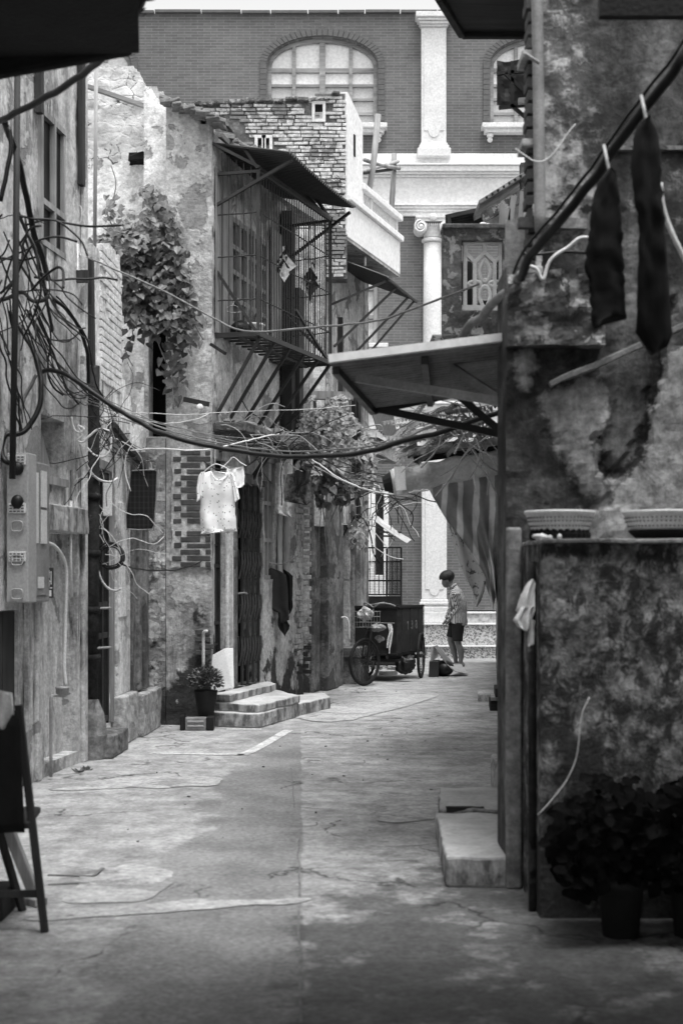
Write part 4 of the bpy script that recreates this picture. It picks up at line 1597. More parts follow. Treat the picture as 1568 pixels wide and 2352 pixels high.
def make_steps():
    T = thing('stone_steps', 'worn stone door steps in three tiers before the folding gate', 'steps', (-.8, 15.0, 0))

    def slab(poly, z0, z1, mat='stained_step'):
        mb = MB()
        mb.prism([V(x, y, z0) for x, y in poly], V(0, 0, z1 - z0))
        return roughen(mb.build('step', mat, T, bev=.014), 4, .012)
    slab([(-1.37, 14.45), (-.82, 14.25), (-.46, 15.48), (-.83, 16.9), (-1.30, 15.2)], 0, .15)
    slab([(-1.30, 14.56), (-.83, 14.30), (-.45, 15.45), (-.62, 15.9), (-.85, 16.6), (-1.28, 14.9)], .151, .235)
    slab([(-1.28, 14.60), (-1.13, 14.52), (-.74, 16.15), (-.86, 16.5), (-1.30, 14.72)], .236, .315)
    slab([(-.47, 15.50), (-.13, 16.42), (-.2, 17.0), (-.6, 16.6)], 0, .14)
    # right hand steps, near
    T2 = thing('stone_steps', 'two pale slab steps below the corrugated awning at the right wall', 'steps', (.68, 8, 0))
    mb = MB().prism([V(.505, 6.9, 0), V(.83, 6.9, 0), V(.93, 8.2, 0), V(.545, 8.2, 0)], V(0, 0, .15))
    roughen(mb.build('step', 'stained_step', T2, bev=.016), 4, .012)
    mb = MB().prism([V(.57, 8.28, 0), V(.95, 8.26, 0), V(1.02, 9.1, 0), V(.625, 9.1, 0)], V(0, 0, .165))
    roughen(mb.build('step', 'stained_step', T2, bev=.016), 4, .012)
    mb = MB().box((.72, 8.3, .155), (.22, .05, .03))
    mb.build('wedge', 'dark_wood_x', T2)
    # shallow plinth block further on
    c = P(1142, 1850, 9.6)
    tag(MB().box((1.09, 9.5, .15), (.14, .5, .30)).build('stone_block', 'concrete', bev=.015), 'small pale block behind the slab steps at the foot of right wall', 'block')
    # stacked offcuts
    spec = [('slab of pale stone lying apart in front of the dark planks by right wall', (1094, 1583, 1142, 1599, 17.6), 'concrete', .09, 'stone slab'),
            ('upper dark plank end of the stack against the right wall', (1126, 1598, 1143, 1612, 16.6), 'dark_wood_x', .09, 'plank'),
            ('lower pale plank end of the stack against the right wall', (1122, 1612, 1143, 1622, 16.4), 'grey_wood_y', .05, 'plank'),
            ('dark block at the bottom of the plank stack on right', (1124, 1623, 1143, 1645, 16.2), 'dark_wood_x', .11, 'block')]
    zc = 0
    hs = {1: .16, 2: .115, 3: 0}
    for i, (lb, (x0, y0, x1, y1, d), mt, h, cat) in enumerate(spec):
        p = P(x0, y0, d)
        z0 = 0 if i == 0 else hs[i]
        hh = .09 if i == 0 else (.10, .043, .113)[i - 1]
        mb = MB().obox(V(p.x, 16.05 + .04 * i, z0) if i else V(p.x, d - .2, 0), V(.34, .0, 0), V(.05, .6, 0), V(0, 0, hh))
        tag(mb.build('stone_slab' if i == 0 else ('plank' if cat == 'plank' else 'wood_block'), mt, bev=.006), lb, cat)


def make_ruined_house():
    H = thing('ruined_house', 'half ruined pale house with rubble back wall between stucco house and ivy', 'house', (-2.1, 13.2, 0))
    # rubble wall
    wall('rubble_wall', 'rubble_stone', H, (-3.2, 15.35), (-2.03, 15.35), 4.9, 7.1, (), .4, .03, .01, 4,
         top=lambda s: 7.05 + .06 * noise.noise(V(s * 7, 1, 1)) - max(0, s - 1.0) * 1.6 - max(0, s - .85) * .3, disp=rubble_disp)
    MB().beam(V(-2.75, 15.2, 6.78), V(-2.08, 15.2, 6.55), .07, .04).build('timber', 'grey_wood_y', H)
    wall('back_wall', 'stucco_light', H, (-3.2, 15.29), (-2.03, 15.29), 3.0, 6.2, (), .4, .06, .03, 3,
         top=lambda s: 6.0 + .16 * noise.noise(V(s * 5, 6, 1)) + .1 * noise.noise(V(s * 17, 6, 1)))
    roughen(MB().box((-2.15, 15.25, 6.02), (.24, .14, .12)).build('hollow', 'dark_void', H), 4, .06, 9)
    # stair-like white fragment
    mb = MB().prism([V(-2.62, 14.1, 4.25), V(-2.28, 14.1, 4.25), V(-2.28, 14.1, 4.62), V(-2.34, 14.1, 4.70), V(-2.42, 14.1, 4.82), V(-2.62, 14.1, 5.42)], V(0, .25, 0))
    mb.build('stair_flank', 'white_stone', H, bev=.01)
    # front wall piece: painted brick pier
    a, b = (-2.095, 11.98), (-2.0, 14.55)

    def top(s):
        if s < .35:
            return 4.28 + .12 * noise.noise(V(s * 9, 4, 4)) + s * .2
        if s < .62:
            return 4.22 + .15 * noise.noise(V(s * 9, 4, 4))
        if s < 1.25:
            return 4.46 + .04 * noise.noise(V(s * 9, 4, 4))
        return 3.36 - (s - 1.25) * .2 + .1 * noise.noise(V(s * 6, 4, 4))
    wall('front_wall', 'stucco_light', H, a, b, 0, 4.6, [(.13, .70, .22, 2.45)], .32, .055, .014, 3.5, top=top, edge=.014)
    mb = MB()
    bricks(mb, a, b, .30, 1.22, 3.22, 4.38, .2, .066, .010, -.01, .016, .003, .05, edge=lambda z: (.30 + .1 * noise.noise(V(z * 4, 1, 8)), 1.3))
    mb.build('brickwork', 'painted_brick', H, bev=.006)
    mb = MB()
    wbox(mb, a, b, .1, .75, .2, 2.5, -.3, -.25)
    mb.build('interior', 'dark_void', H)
    # iron door and frame beside the pipe
    mb = MB()
    for s in (.14, .40, .66):
        wbox(mb, a, b, s, s + .04, .22, 2.44, -.05, .0)
    for z in (.24, .98, 1.25, 2.38):
        wbox(mb, a, b, .15, .69, z, z + .05, -.048, -.004)
    for k in range(8):
        wbox(mb, a, b, .19 + k * .06, .205 + k * .06, .25, 2.4, -.04, -.02)
    wbox(mb, a, b, .135, .695, .225, 2.445, -.06, -.052)
    mb.build('iron_door', 'dark_metal', H)
    mb = MB()
    wbox(mb, a, b, .72, .80, .22, 2.5, -.02, .03)
    wbox(mb, a, b, .10, .80, 2.45, 2.53, -.02, .03)
    mb.build('door_frame', 'grey_wood', H, bev=.006)
    # pale panelled leaf
    mb = MB()
    wbox(mb, a, b, .84, 1.50, .44, 3.0, .012, .04)
    wbox(mb, a, b, .90, 1.30, 1.15, 2.2, .04, .055)
    wbox(mb, a, b, 1.34, 1.40, 1.2, 2.9, .04, .06)
    mb.build('door_leaf', 'stucco_light', H, bev=.006)
    mb = MB()
    for k in range(4):
        wbox(mb, a, b, 1.56 + k * .19, 1.74 + k * .19, .42, 2.75 - .1 * (k % 2), .0, .05 + .03 * (k % 3))
    mb.build('weathered_board', 'column', H, bev=.01)
    mb = MB()
    wbox(mb, a, b, .78, 1.5, 0, .44, .0, .12)
    wbox(mb, a, b, 1.505, 2.5, 0, .40, .0, .17)
    roughen(mb.build('plinth', 'concrete', H, bev=.014), 4, .014)
    mb = MB()
    wbox(mb, a, b, -.15, .55, 0, .19, .0, .20)
    roughen(mb.build('door_step', 'concrete_dark', H, bev=.012), 3, .014)
    p = MB().tube([wpt(a, b, .5, 2.5, .04), wpt(a, b, 1.15, 2.6, .06)], .02, 6)
    MB().beam(wpt(a, b, .55, 2.86, .05), wpt(a, b, 1.72, 2.58, .12), .07, .05).build('leaning_beam', 'dark_wood', H)
    # drain pipe + dark post at the corner
    t = thing('drain_pipe', 'thick black cast drain pipe with collars running down beside the stucco house', 'pipe', (-2.09, 11.84, 0))
    zz = lambda py: HC + (HY - py) * 11.84 / FPX
    mb = MB()
    mb.tube([V(-2.095, 11.84, .42), V(-2.09, 11.84, 1.4), V(-2.085, 11.85, zz(840))], .072, 14)
    mb.build('pipe', 'black_pipe', t, smooth=True)
    for py in (905, 1140, 1270, 1400, 1510):
        MB().lathe((-2.09, 11.845, zz(py) - .03), [(.072, 0), (.088, .005), (.088, .05), (.072, .055)], 14).build('collar', 'black_pipe', t, smooth=True)
    for py in (1398, 1489):
        MB().tube([V(-2.09, 11.78, zz(py)), V(-1.93, 11.9, zz(py - 1))], .012, 6).build('clamp', 'grey_metal', t)
    mb = MB().lathe((-2.095, 11.84, 0), [(.12, 0), (.13, .2), (.10, .38), (.065, .5)], 12)
    for v in mb.v:
        v += V(noise.noise(v * 9), noise.noise(v * 9 + V(3, 3, 3)), 0) * .04
    mb.build('footing', 'concrete_dark', t)
    mb = MB()
    mb.beam(V(-2.13, 11.86, zz(850)), V(-2.15, 11.9, zz(590)), .15, .10)
    mb.beam(V(-2.09, 11.83, zz(840)), V(-2.10, 11.86, zz(700)), .05, .06)
    tag(mb.build('wooden_post', 'dark_wood', bev=.01), 'dark rotten post standing above the drain pipe', 'post')
    # slim bamboo pole
    tag(MB().tube([P(221, 150, 12.4), P(219, 380, 12.4), P(217, 580, 12.4)], .017, 8).build('bamboo_pole', 'bamboo', smooth=True),
        'slim upright bamboo pole in front of the rubble wall', 'pole')


def make_stucco_house():
    xl = lambda d: -2.31 + .125 * (d - 10.2)
    a, b = (xl(-2.0), -2.0), (xl(11.74), 11.74)
    S = lambda d: (d + 2.0) * math.hypot(1, .125)
    H = thing('stucco_house', 'streaked stucco house with tall dark window at the left edge', 'house', (-2.3, 10.5, 0))
    ops = [(S(10.6), S(11.24), 4.02, 5.05), (S(10.67), S(11.24), 2.26, 2.74), (S(10.72), S(11.55), .1, 1.86), (S(9.2), S(10.17), 0, 1.28)]
    wall('wall', 'stucco', H, a, b, 0, 6.3, ops, .3, .12, .01, 2.5)
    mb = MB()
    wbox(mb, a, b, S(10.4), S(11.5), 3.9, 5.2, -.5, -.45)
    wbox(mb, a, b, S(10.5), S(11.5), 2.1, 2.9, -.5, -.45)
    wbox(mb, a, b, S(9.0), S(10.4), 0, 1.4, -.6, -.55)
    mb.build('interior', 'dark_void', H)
    mb = MB()
    wbox(mb, a, b, S(10.65), S(11.6), 0, 1.9, -.16, -.12)
    mb.build('recess_panel', 'stucco', H)
    mb = MB()
    for k in range(4):
        wbox(mb, a, b, S(9.21) + k * .24, S(9.21) + k * .24 + .232, .01, 1.27, -.05 - .006 * (k % 2), -.02)
    mb.build('doorway_shade_boards', 'dark_wood', H)  # dark boards put in to stand for the unlit doorway recess
    # window
    mb = MB()
    wbox(mb, a, b, S(10.6), S(10.64), 4.02, 5.05, -.05, .03)
    wbox(mb, a, b, S(10.95), S(10.985), 4.02, 5.05, -.04, .012)
    wbox(mb, a, b, S(11.2), S(11.24), 4.02, 5.05, -.05, .0)
    for z in (4.02, 4.33, 5.0):
        wbox(mb, a, b, S(10.605), S(11.235), z, z + .045, -.04, .008)
    w = mb.build('window', 'grey_wood', H)
    mb = MB()
    wbox(mb, a, b, S(10.61), S(11.23), 4.03, 5.04, -.045, -.03)
    mb.build('pane', 'glass_dark', w)
    for q in ((S(10.50), S(10.56), 4.95, 5.30, .01, .06), (S(11.52), S(11.60), 4.7, 6.2, .01, .05), (S(11.5), S(11.53), 3.9, 4.0, .0, .1)):
        mb = MB()
        wbox(mb, a, b, *q)
        mb.build('timber_block', 'dark_wood', H)
    # niche with slanted board
    mb = MB()
    mb.beam(wpt(a, b, S(10.78), 2.68, -.1), wpt(a, b, S(11.0), 2.28, -.06), .02, .12)
    wbox(mb, a, b, S(10.66), S(11.2), 2.22, 2.28, -.1, .04)
    mb.build('niche_board', 'grey_wood', H)
    # stone lintel above the lower recess
    mb = MB()
    wbox(mb, a, b, S(10.62), S(11.62), 1.865, 2.07, -.05, .07)
    roughen(mb.build('lintel', 'stained_step', H, bev=.01), 3, .01)
    for d, w_, z1 in ((10.28, .10, 1.9), (10.5, .10, 1.86), (11.62, .1, 6.0)):
        mb = MB()
        wbox(mb, a, b, S(d), S(d + w_), .0, z1, .0, .035)
        mb.build('pilaster_strip', 'stucco', H, bev=.01)
    # thin pipes and conduit on this wall
    ow = lambda d, z, o=.03: wpt(a, b, S(d), z, o)
    tag(MB().tube(catmull([P(104, 1245, 10.35), P(122, 1252, 10.5), P(140, 1272, 10.62), P(152, 1308, 10.72), P(151, 1400, 10.75), P(149, 1480, 10.75), P(148, 1535, 10.75), P(152, 1576, 10.75)], 5), .013, 8).build('conduit', 'pale_plastic', smooth=True),
        'pale curved conduit from the meter cabinet down to the water meter', 'conduit')
    t = thing('water_meter', 'small brass water meter on a thin wall pipe at left', 'water meter', P(143, 1600, 10.72))
    c = P(143, 1592, 10.7)
    mb = MB().lathe(c + V(0, 0, -.03), [(.03, 0), (.05, .02), (.05, .06), (.054, .065), (.054, .075), (.02, .08)], 14)
    mb.build('body', 'grey_metal', t, smooth=True)
    MB().tube(catmull([P(117, 1785, 10.62), P(117, 1640, 10.62), P(117, 1606, 10.62), P(122, 1598, 10.64), P(143, 1598, 10.7), P(160, 1592, 10.76)], 4), .012, 8).build('pipe', 'grey_metal', t, smooth=True)
    tag(MB().tube([P(163, 1150, 11.3), P(162, 1280, 11.3), P(165, 1372, 11.3)], .012, 7).build('thin_pipe', 'pale_plastic', smooth=True), 'short pale upright pipe left of the black drain pipe', 'pipe')
    tag(MB().tube([P(176, 560, 11.55), P(175, 800, 11.55), P(172, 1140, 11.5)], .014, 7).build('thin_pipe', 'stucco_light', smooth=True), 'long pale upright pipe at the corner of the stucco house', 'pipe')
    # electric meter cabinet
    t = thing('meter_cabinet', 'grey plastic electric meter cabinet with clear cover on the stucco wall', 'meter cabinet', ow(10.05, 1.33))
    o = ow(9.86, 1.335, .032)
    dr = Vector((b[0] - a[0], b[1] - a[1], 0)).normalized()
    nm = V(dr.y, -dr.x, 0)
    MB().obox(o, dr * .17, nm * .158, V(0, 0, 1.04)).build('case', 'grey_plastic', t, bev=.008)
    fr = o - dr * .012
    mb = MB()
    vb = MB()
    for k in range(3):
        zc = .14 + k * .335
        vb.obox(fr + nm * .018 + V(0, 0, zc + .145), dr * .02, nm * .122, V(0, 0, .07))
        if k < 3:
            for r_ in range(2):
                pass
    vb.build('vent', 'pale_plastic', t, bev=.004)
    mb = MB()
    for k in range(3):
        for r_ in range(3):
            for c_ in range(4):
                mb.obox(fr - dr * .003 + nm * (.026 + c_ * .028) + V(0, 0, .14 + k * .335 + .155 + r_ * .02), dr * .01, nm * .018, V(0, 0, .007))
    mb.build('vent_slot', 'black_plastic', t)
    for k in range(4):
        zc = .055 + k * .27 if k < 3 else .90
        if k in (0, 1, 2):
            zc = .06 + k * .235
        pts = []
        for q in range(24):
            an = 2 * PI * q / 24
            cx, cz = math.cos(an), math.sin(an)
            e = 4
            rr = (abs(cx) ** e + abs(cz) ** e) ** (-1 / e)
            pts.append(fr + nm * (.079 + .042 * rr * cx) + V(0, 0, zc + .035 * rr * cz))
        if k < 3:
            MB().tube(pts, .006, 5, closed=True).build('knockout', 'grey_plastic', t, smooth=True)
    for zc in (.93, .70):
        MB().ball(fr + nm * .082 + V(0, 0, zc), (.045, .035, .05), 10).build('cable_gland', 'black_plastic', t, smooth=True)
    # clear cover side with label strips
    co = o + dr * .172
    MB().obox(co, dr * .36, nm * .13, V(0, 0, 1.0)).build('cover', 'tin', t, bev=.012)
    mb = MB()
    mb.obox(co + dr * .02 + nm * .131 + V(0, 0, .42), dr * .07, nm * .01, V(0, 0, .5))
    mb.obox(co + dr * .16 + nm * .131 + V(0, 0, .42), dr * .11, nm * .01, V(0, 0, .24))
    mb.obox(co + dr * .16 + nm * .131 + V(0, 0, .68), dr * .11, nm * .01, V(0, 0, .26))
    mb.obox(co + dr * .08 + nm * .131 + V(0, 0, .10), dr * .12, nm * .012, V(0, 0, .08))
    mb.build('label_strip', 'pale_plastic', t)
    MB().obox(co + dr * .01 + nm * .1305 + V(0, 0, .05), dr * .27, nm * .006, V(0, 0, .33)).build('lower_window', 'grey_metal', t)
    # dark notice plate with white marks
    t = thing('notice_plate', 'small dark notice plate with white characters in the wall recess', 'notice', P(108, 1372, 10.52))
    o2 = P(97, 1374, 10.45)
    MB().obox(o2, dr * .22, nm * .012, V(0, 0, .225)).build('plate', 'cart_plank', t)
    mb = MB()
    for (u, z, w_, h_) in ((.10, .15, .018, .055), (.10, .085, .018, .05), (.15, .10, .014, .10), (.06, .09, .014, .08), (.13, .07, .05, .008), (.09, .12, .05, .008), (.09, .185, .04, .008)):
        mb.obox(o2 + dr * u + nm * .0125 + V(0, 0, z), dr * w_, nm * .003, V(0, 0, h_))
    mb.obox(o2 + dr * .1 + nm * .0125 + V(0, 0, .012), dr * .06, nm * .003, V(0, 0, .045))
    mb.build('white_mark', 'white_plastic', t)


def inside(poly, x, y):
    c = False
    j = len(poly) - 1
    for i in range(len(poly)):
        xi, yi = poly[i]
        xj, yj = poly[j]
        if (yi > y) != (yj > y) and x < (xj - xi) * (y - yi) / (yj - yi) + xi:
            c = not c
        j = i
    return c


def foliage(poly, n, d0, d1, L0, L1, kind, down=.7, mb=None, gap=.0):
    mb = mb or MB()
    xs, ys = [p[0] for p in poly], [p[1] for p in poly]
    k = 0
    tries = 0
    while k < n and tries < n * 30:
        tries += 1
        x, y = U(min(xs), max(xs)), U(min(ys), max(ys))
        if not inside(poly, x, y):
            continue
        if noise.noise(V(x * .022, y * .022, d0)) < gap:
            continue
        p = P(x, y, U(d0, d1))
        L = U(L0, L1)
        d = V(U(-.7, .7), U(-.7, .1), -down + U(-.4, .4))
        nr = V(U(-.35, .35), -.75 + U(-.3, .2), .65 + U(-.3, .3))
        mb.leaf(p, d, nr, L, L * U(.8, 1.05), kind)
        k += 1
    return mb


def make_ivy():
    t = thing('ivy', 'broad leaved ivy tumbling over the broken wall and dark opening at left', 'ivy', P(350, 780, 14.3))
    poly = [(338, 425), (372, 445), (398, 480), (405, 520), (425, 560), (432, 620), (448, 680), (460, 735), (440, 765), (400, 752), (355, 756), (318, 748), (290, 742), (282, 690), (286, 640), (262, 600), (226, 585), (205, 568), (236, 548), (262, 520), (300, 515), (330, 505)]
    mb = foliage(poly, 2600, 14.0, 14.6, .035, .095, 'heart', gap=-.45)
    foliage([(200, 548), (300, 520), (345, 545), (300, 600), (215, 585)], 300, 13.5, 14.5, .04, .09, 'heart', .25, mb)
    foliage([(325, 430), (345, 420), (395, 500), (340, 520)], 60, 14.5, 14.9, .07, .11, 'heart', .5, mb)
    for (x, y0, y1, n) in ((290, 740, 830, 9), (372, 750, 880, 12), (398, 750, 940, 18), (438, 740, 800, 8), (412, 780, 880, 14), (330, 745, 790, 5), (455, 760, 790, 4)):
        for k in range(n):
            y = y0 + (y1 - y0) * k / n + U(-6, 6)
            mb.leaf(P(x + U(-12, 12), y, U(14.3, 14.5)), V(U(-.8, .8), -.4, -.7), V(U(-.3, .3), -.8, .5), U(.06, .12), U(.06, .1), 'heart')
    for (x, y, n) in ((262, 470, 12), (250, 500, 10), (290, 520, 10)):
        for k in range(n):
            mb.leaf(P(x + U(-22, 22), y + U(-25, 25), U(14.6, 15.1)), V(U(-.8, .8), -.4, -.7), V(U(-.3, .3), -.8, .5), U(.05, .10), U(.05, .09), 'heart')
    mb.build('leaves', 'ivy', t)
    st = MB()
    for (a, b) in (((372, 640), (398, 940)), ((330, 560), (372, 830)), ((300, 700), (296, 840)), ((400, 520), (440, 800)), ((340, 430), (360, 640)), ((350, 600), (312, 760)), ((262, 380), (250, 520)), ((420, 640), (460, 780)), ((380, 560), (385, 700))):
        pts = [P(a[0] + (b[0] - a[0]) * u + U(-9, 9), a[1] + (b[1] - a[1]) * u, U(14.2, 14.4)) for u in (0, .25, .5, .75, 1)]
        st.tube(catmull(pts, 4), .006, 5)
    st.build('stem', 'stem', t, smooth=True)
    # bushy vine farther along
    t = thing('climbing_vine', 'bushy small leaved vine over the doorway beyond the folding gate', 'vine', P(765, 1100, 17.5))
    poly = [(690, 950), (722, 938), (768, 930), (800, 950), (828, 972), (846, 1000), (858, 1040), (862, 1075), (845, 1110), (820, 1140), (785, 1148), (752, 1118), (715, 1095), (695, 1065), (684, 1020)]
    mb = foliage(poly, 2600, 16.5, 18.4, .04, .085, 'oval', .35, gap=-.42)
    foliage([(740, 1040), (850, 1040), (850, 1110), (810, 1150), (760, 1120)], 240, 16.2, 17, .06, .11, 'heart', .8, mb)
    foliage([(716, 1095), (790, 1090), (800, 1165), (770, 1150), (735, 1165)], 150, 16.8, 17.2, .05, .10, 'heart', .9, mb, -.2)
    foliage([(690, 905), (800, 905), (800, 950), (690, 950)], 90, 17.5, 18.4, .04, .08, 'oval', .35, mb, 0)
    foliage([(800, 1150), (850, 1150), (845, 1260), (805, 1250)], 40, 18.4, 19.2, .06, .10, 'oval', .6, mb, -.1)
    mb.build('leaves', 'vine', t)
    st = MB()
    for k in range(46):
        x, y = U(690, 850), U(960, 1110)
        pts = [P(x, y, U(16.8, 18))]
        for q in range(4):
            pts.append(pts[-1] + V(U(-.18, .18), U(-.15, .15), U(-.12, .1)))
        st.tube(catmull(pts, 3), U(.004, .008), 4)
    for k in range(16):
        x = U(700, 850)
        st.tube(catmull([P(x, U(1050, 1100), 17.2), P(x + U(-8, 8), 1150, 17.2), P(x + U(-14, 14), U(1180, 1290), 17.3)], 4), .005, 4)
    st.build('stem', 'twig', t)


def make_laundry():
    # white dotted T-shirt on hanger
    d = 13.6
    t = thing('t_shirt', 'white T-shirt with tiny print hanging on a wire hanger near the bare bricks', 'T-shirt', P(498, 1230, d))
    o = [(470, 1086), (487, 1083), (500, 1093), (514, 1094), (526, 1086), (534, 1083), (545, 1110), (552, 1148), (538, 1152), (541, 1190), (544, 1222), (512, 1221), (497, 1220), (488, 1223), (461, 1226), (458, 1190), (459, 1160), (452, 1150), (452, 1122), (458, 1092)]
    c = Vector(P(500, 1150, d))

    def sheet(o, d, depth, mat, name, t, n=14, wav=.02, seed=0, freq=26, jit=2.0):
        # closed cloth bag: front and back following the outline
        mb = MB()
        xs = [p[0] for p in o]
        y0, y1 = min(p[1] for p in o), max(p[1] for p in o)
        rows = []
        for j in range(n + 1):
            y = y0 + (y1 - y0) * (j / n) * .998 + .1
            hits = []
            for i in range(len(o)):
                (xa, ya), (xb, yb) = o[i], o[(i + 1) % len(o)]
                if (ya <= y < yb) or (yb <= y < ya):
                    hits.append(xa + (xb - xa) * (y - ya) / (yb - ya))
            if len(hits) >= 2:
                rows.append((min(hits), max(hits), y))
        m = 18
        for side in (-1, 1):
            vs = []
            for (xa, xb, y) in rows:
                for i in range(m + 1):
                    u = i / m
                    ja, jb = jit * noise.noise(V(y * .06, seed, 1)), jit * noise.noise(V(y * .06, seed, 5))
                    q = P(xa + ja + (xb + jb - xa - ja) * u, y, d)
                    bulge = math.sqrt(max(0, 1 - (2 * u - 1) ** 2))
                    q.y += side * (depth * bulge * .6 + .004) + wav * math.sin(u * freq * .5 + (y - y0) * .01 + seed) * (0.3 + .7 * (y - y0) / (y1 - y0)) + wav * .8 * noise.noise(V(u * 3, y * .02, seed))
                    vs.append(q)
            fs = []
            w = m + 1
            for j in range(len(rows) - 1):
                for i in range(m):
                    f = (j * w + i, j * w + i + 1, (j + 1) * w + i + 1, (j + 1) * w + i)
                    fs.append(f if side < 0 else tuple(reversed(f)))
            mb.add(vs, fs)
        return mb.build(name, mat, t, smooth=True)
    # body and sleeves
    body = [(462, 1084), (486, 1081), (494, 1088), (515, 1089), (524, 1082), (536, 1088), (540, 1130), (540, 1180), (544, 1221), (520, 1223), (495, 1222), (462, 1227), (459, 1190), (461, 1130)]
    sheet(body, d, .05, 'dotted', 'body', t, 22, .022, 1, 26)
    sheet([(462, 1084), (470, 1084), (466, 1120), (464, 1150), (452, 1152), (451, 1120), (455, 1096)], d - .02, .03, 'dotted', 'sleeve', t, 8, .01, 2)
    sheet([(528, 1084), (537, 1090), (546, 1118), (551, 1150), (540, 1154), (536, 1130)], d - .01, .03, 'dotted', 'sleeve', t, 8, .01, 3)
    MB().tube(catmull([P(484, 1083, d - .05), P(494, 1100, d - .055), P(506, 1103, d - .055), P(518, 1097, d - .05), P(526, 1084, d - .05)], 4), .007, 5).build('collar', 'white_cloth', t, smooth=True)
    hg = MB().tube(catmull([P(468, 1084, d), P(482, 1072, d), P(494, 1066, d), P(506, 1068, d), P(530, 1080, d)], 4), .005, 5)
    hg.tube(catmull([P(494, 1066, d), P(494, 1040, d), P(496, 1010, d)], 4), .004, 5)
    hg.build('hanger', 'white_wire', t)
    # small white cloth behind
    t = thing('white_cloth', 'small white cloth pegged beside the printed T-shirt', 'cloth', P(540, 1124, 13.9))
    sheet([(520, 1075), (560, 1071), (562, 1113), (552, 1124), (524, 1126)], 13.9, .02, 'white_cloth', 'cloth', t, 8, .012, 4)
    MB().tube(catmull([P(508, 1076, 13.9), P(525, 1060, 13.9), P(536, 1050, 13.9), P(552, 1062, 13.9), P(566, 1070, 13.9)], 4), .005, 5).build('hanger', 'white_wire', t)
    # plaid board pad
    t = thing('plaid_pad', 'dark checked rectangular pad hanging from the wires by the pier', 'pad', P(325, 1215, 13.2))
    pts = []
    pl = [(303, 1081), (355, 1079), (361, 1084), (354, 1205), (346, 1216), (292, 1215), (287, 1206), (300, 1086)]
    mb = MB().prism([P(x, y, 13.2) for x, y in pl], V(0, .03, 0))
    mb.build('pad', 'plaid', t, bev=.012)
    MB().tube(catmull([P(x, y, 13.19) for x, y in pl], 2), .006, 5).build('piping', 'grey_wire', t)
    MB().tube(catmull([P(315, 1080, 13.2), P(325, 1060, 13.2), P(345, 1060, 13.2), P(348, 1079, 13.2)], 3), .003, 4).build('hook', 'white_wire', t)
    # printed cloth beyond the gate
    t = thing('printed_shorts', 'dark printed shorts drying under the vine beside a grey sheet', 'shorts', P(682, 1160, 16.0))
    sheet([(651, 1087), (714, 1082), (714, 1152), (704, 1160), (680, 1158), (653, 1153)], 16.0, .05, 'printed', 'shorts', t, 10, .02, 5)
    sheet([(676, 1077), (690, 1075), (711, 1082), (708, 1110), (694, 1112), (684, 1130), (677, 1110)], 15.93, .03, 'coat', 'rag', t, 8, .02, 6)
    # grey sheet hung in the doorway
    t = thing('grey_sheet', 'plain grey sheet hanging over the side of the wooden door', 'sheet', P(652, 1188, 16.6))
    sheet([(633, 1054), (672, 1052), (672, 1190), (652, 1186), (631, 1186)], 16.65, .01, 'stucco_light', 'sheet', t, 12, .02, 7)
    # dark coat
    t = thing('dark_coat', 'dark coat hanging from a rope on the wall right of the folding gate', 'coat', P(635, 1460, 16.8))
    sheet([(606, 1312), (622, 1304), (632, 1306), (656, 1318), (660, 1345), (664, 1428), (646, 1432), (640, 1430), (637, 1392), (622, 1400), (606, 1395), (603, 1350)], 16.75, .06, 'coat', 'body', t, 16, .02, 8, 18)
    sheet([(650, 1306), (672, 1320), (672, 1400), (664, 1412), (656, 1350)], 16.8, .05, 'black_cloth', 'sleeve', t, 12, .02, 9)
    sheet([(640, 1395), (662, 1430), (666, 1440), (654, 1462), (638, 1440)], 16.78, .03, 'coat', 'tail', t, 8, .02, 10)
    MB().tube(catmull([P(592, 1280, 16.5), P(606, 1283, 16.65), P(622, 1294, 16.7), P(645, 1296, 16.8), P(664, 1289, 17.0), P(684, 1276, 17.3)], 4), .008, 5).build('rope', 'grey_wire', t)
    MB().tube(catmull([P(622, 1294, 16.72), P(623, 1304, 16.74), P(640, 1312, 16.74)], 3), .004, 4).build('hanger', 'white_wire', t)
    # two black garments on the near right hose
    for (o, d, lb, hk) in (
            ([(1398, 388), (1412, 395), (1420, 440), (1428, 520), (1434, 620), (1440, 735), (1400, 740), (1370, 752), (1360, 750), (1352, 650), (1340, 612), (1348, 560), (1358, 470), (1370, 420)], 5.6,
             'black drooping garment on the right hanging lower and nearer the corner', (1392, 372)),
            ([(1470, 270), (1488, 268), (1512, 310), (1518, 420), (1524, 520), (1536, 640), (1546, 770), (1530, 800), (1500, 812), (1460, 765), (1462, 640), (1466, 520), (1454, 450), (1450, 380), (1456, 310)], 5.5,
             'longer black drooping garment on the right hung higher near the frame edge', (1478, 258))):
        t = thing('black_garment', lb, 'garment', P((o[0][0] + 1) * 1.0, max(p[1] for p in o), d))
        sheet(o, d, .07, 'black_cloth', 'cloth', t, 34, .02, hk[0], 16, 6.0)
        MB().tube(catmull([P(hk[0] - 6, hk[1] - 40, d + .02), P(hk[0], hk[1] - 12, d), P(hk[0] + 3, hk[1] + 4, d), P(hk[0] + 8, hk[1] + 22, d)], 4), .006, 6).build('hook', 'white_wire', t)
    # white rag on the right pier
    t = thing('white_rag', 'crumpled white rag hanging at the dark edge of the low wall', 'rag', P(1205, 1485, 6.35))
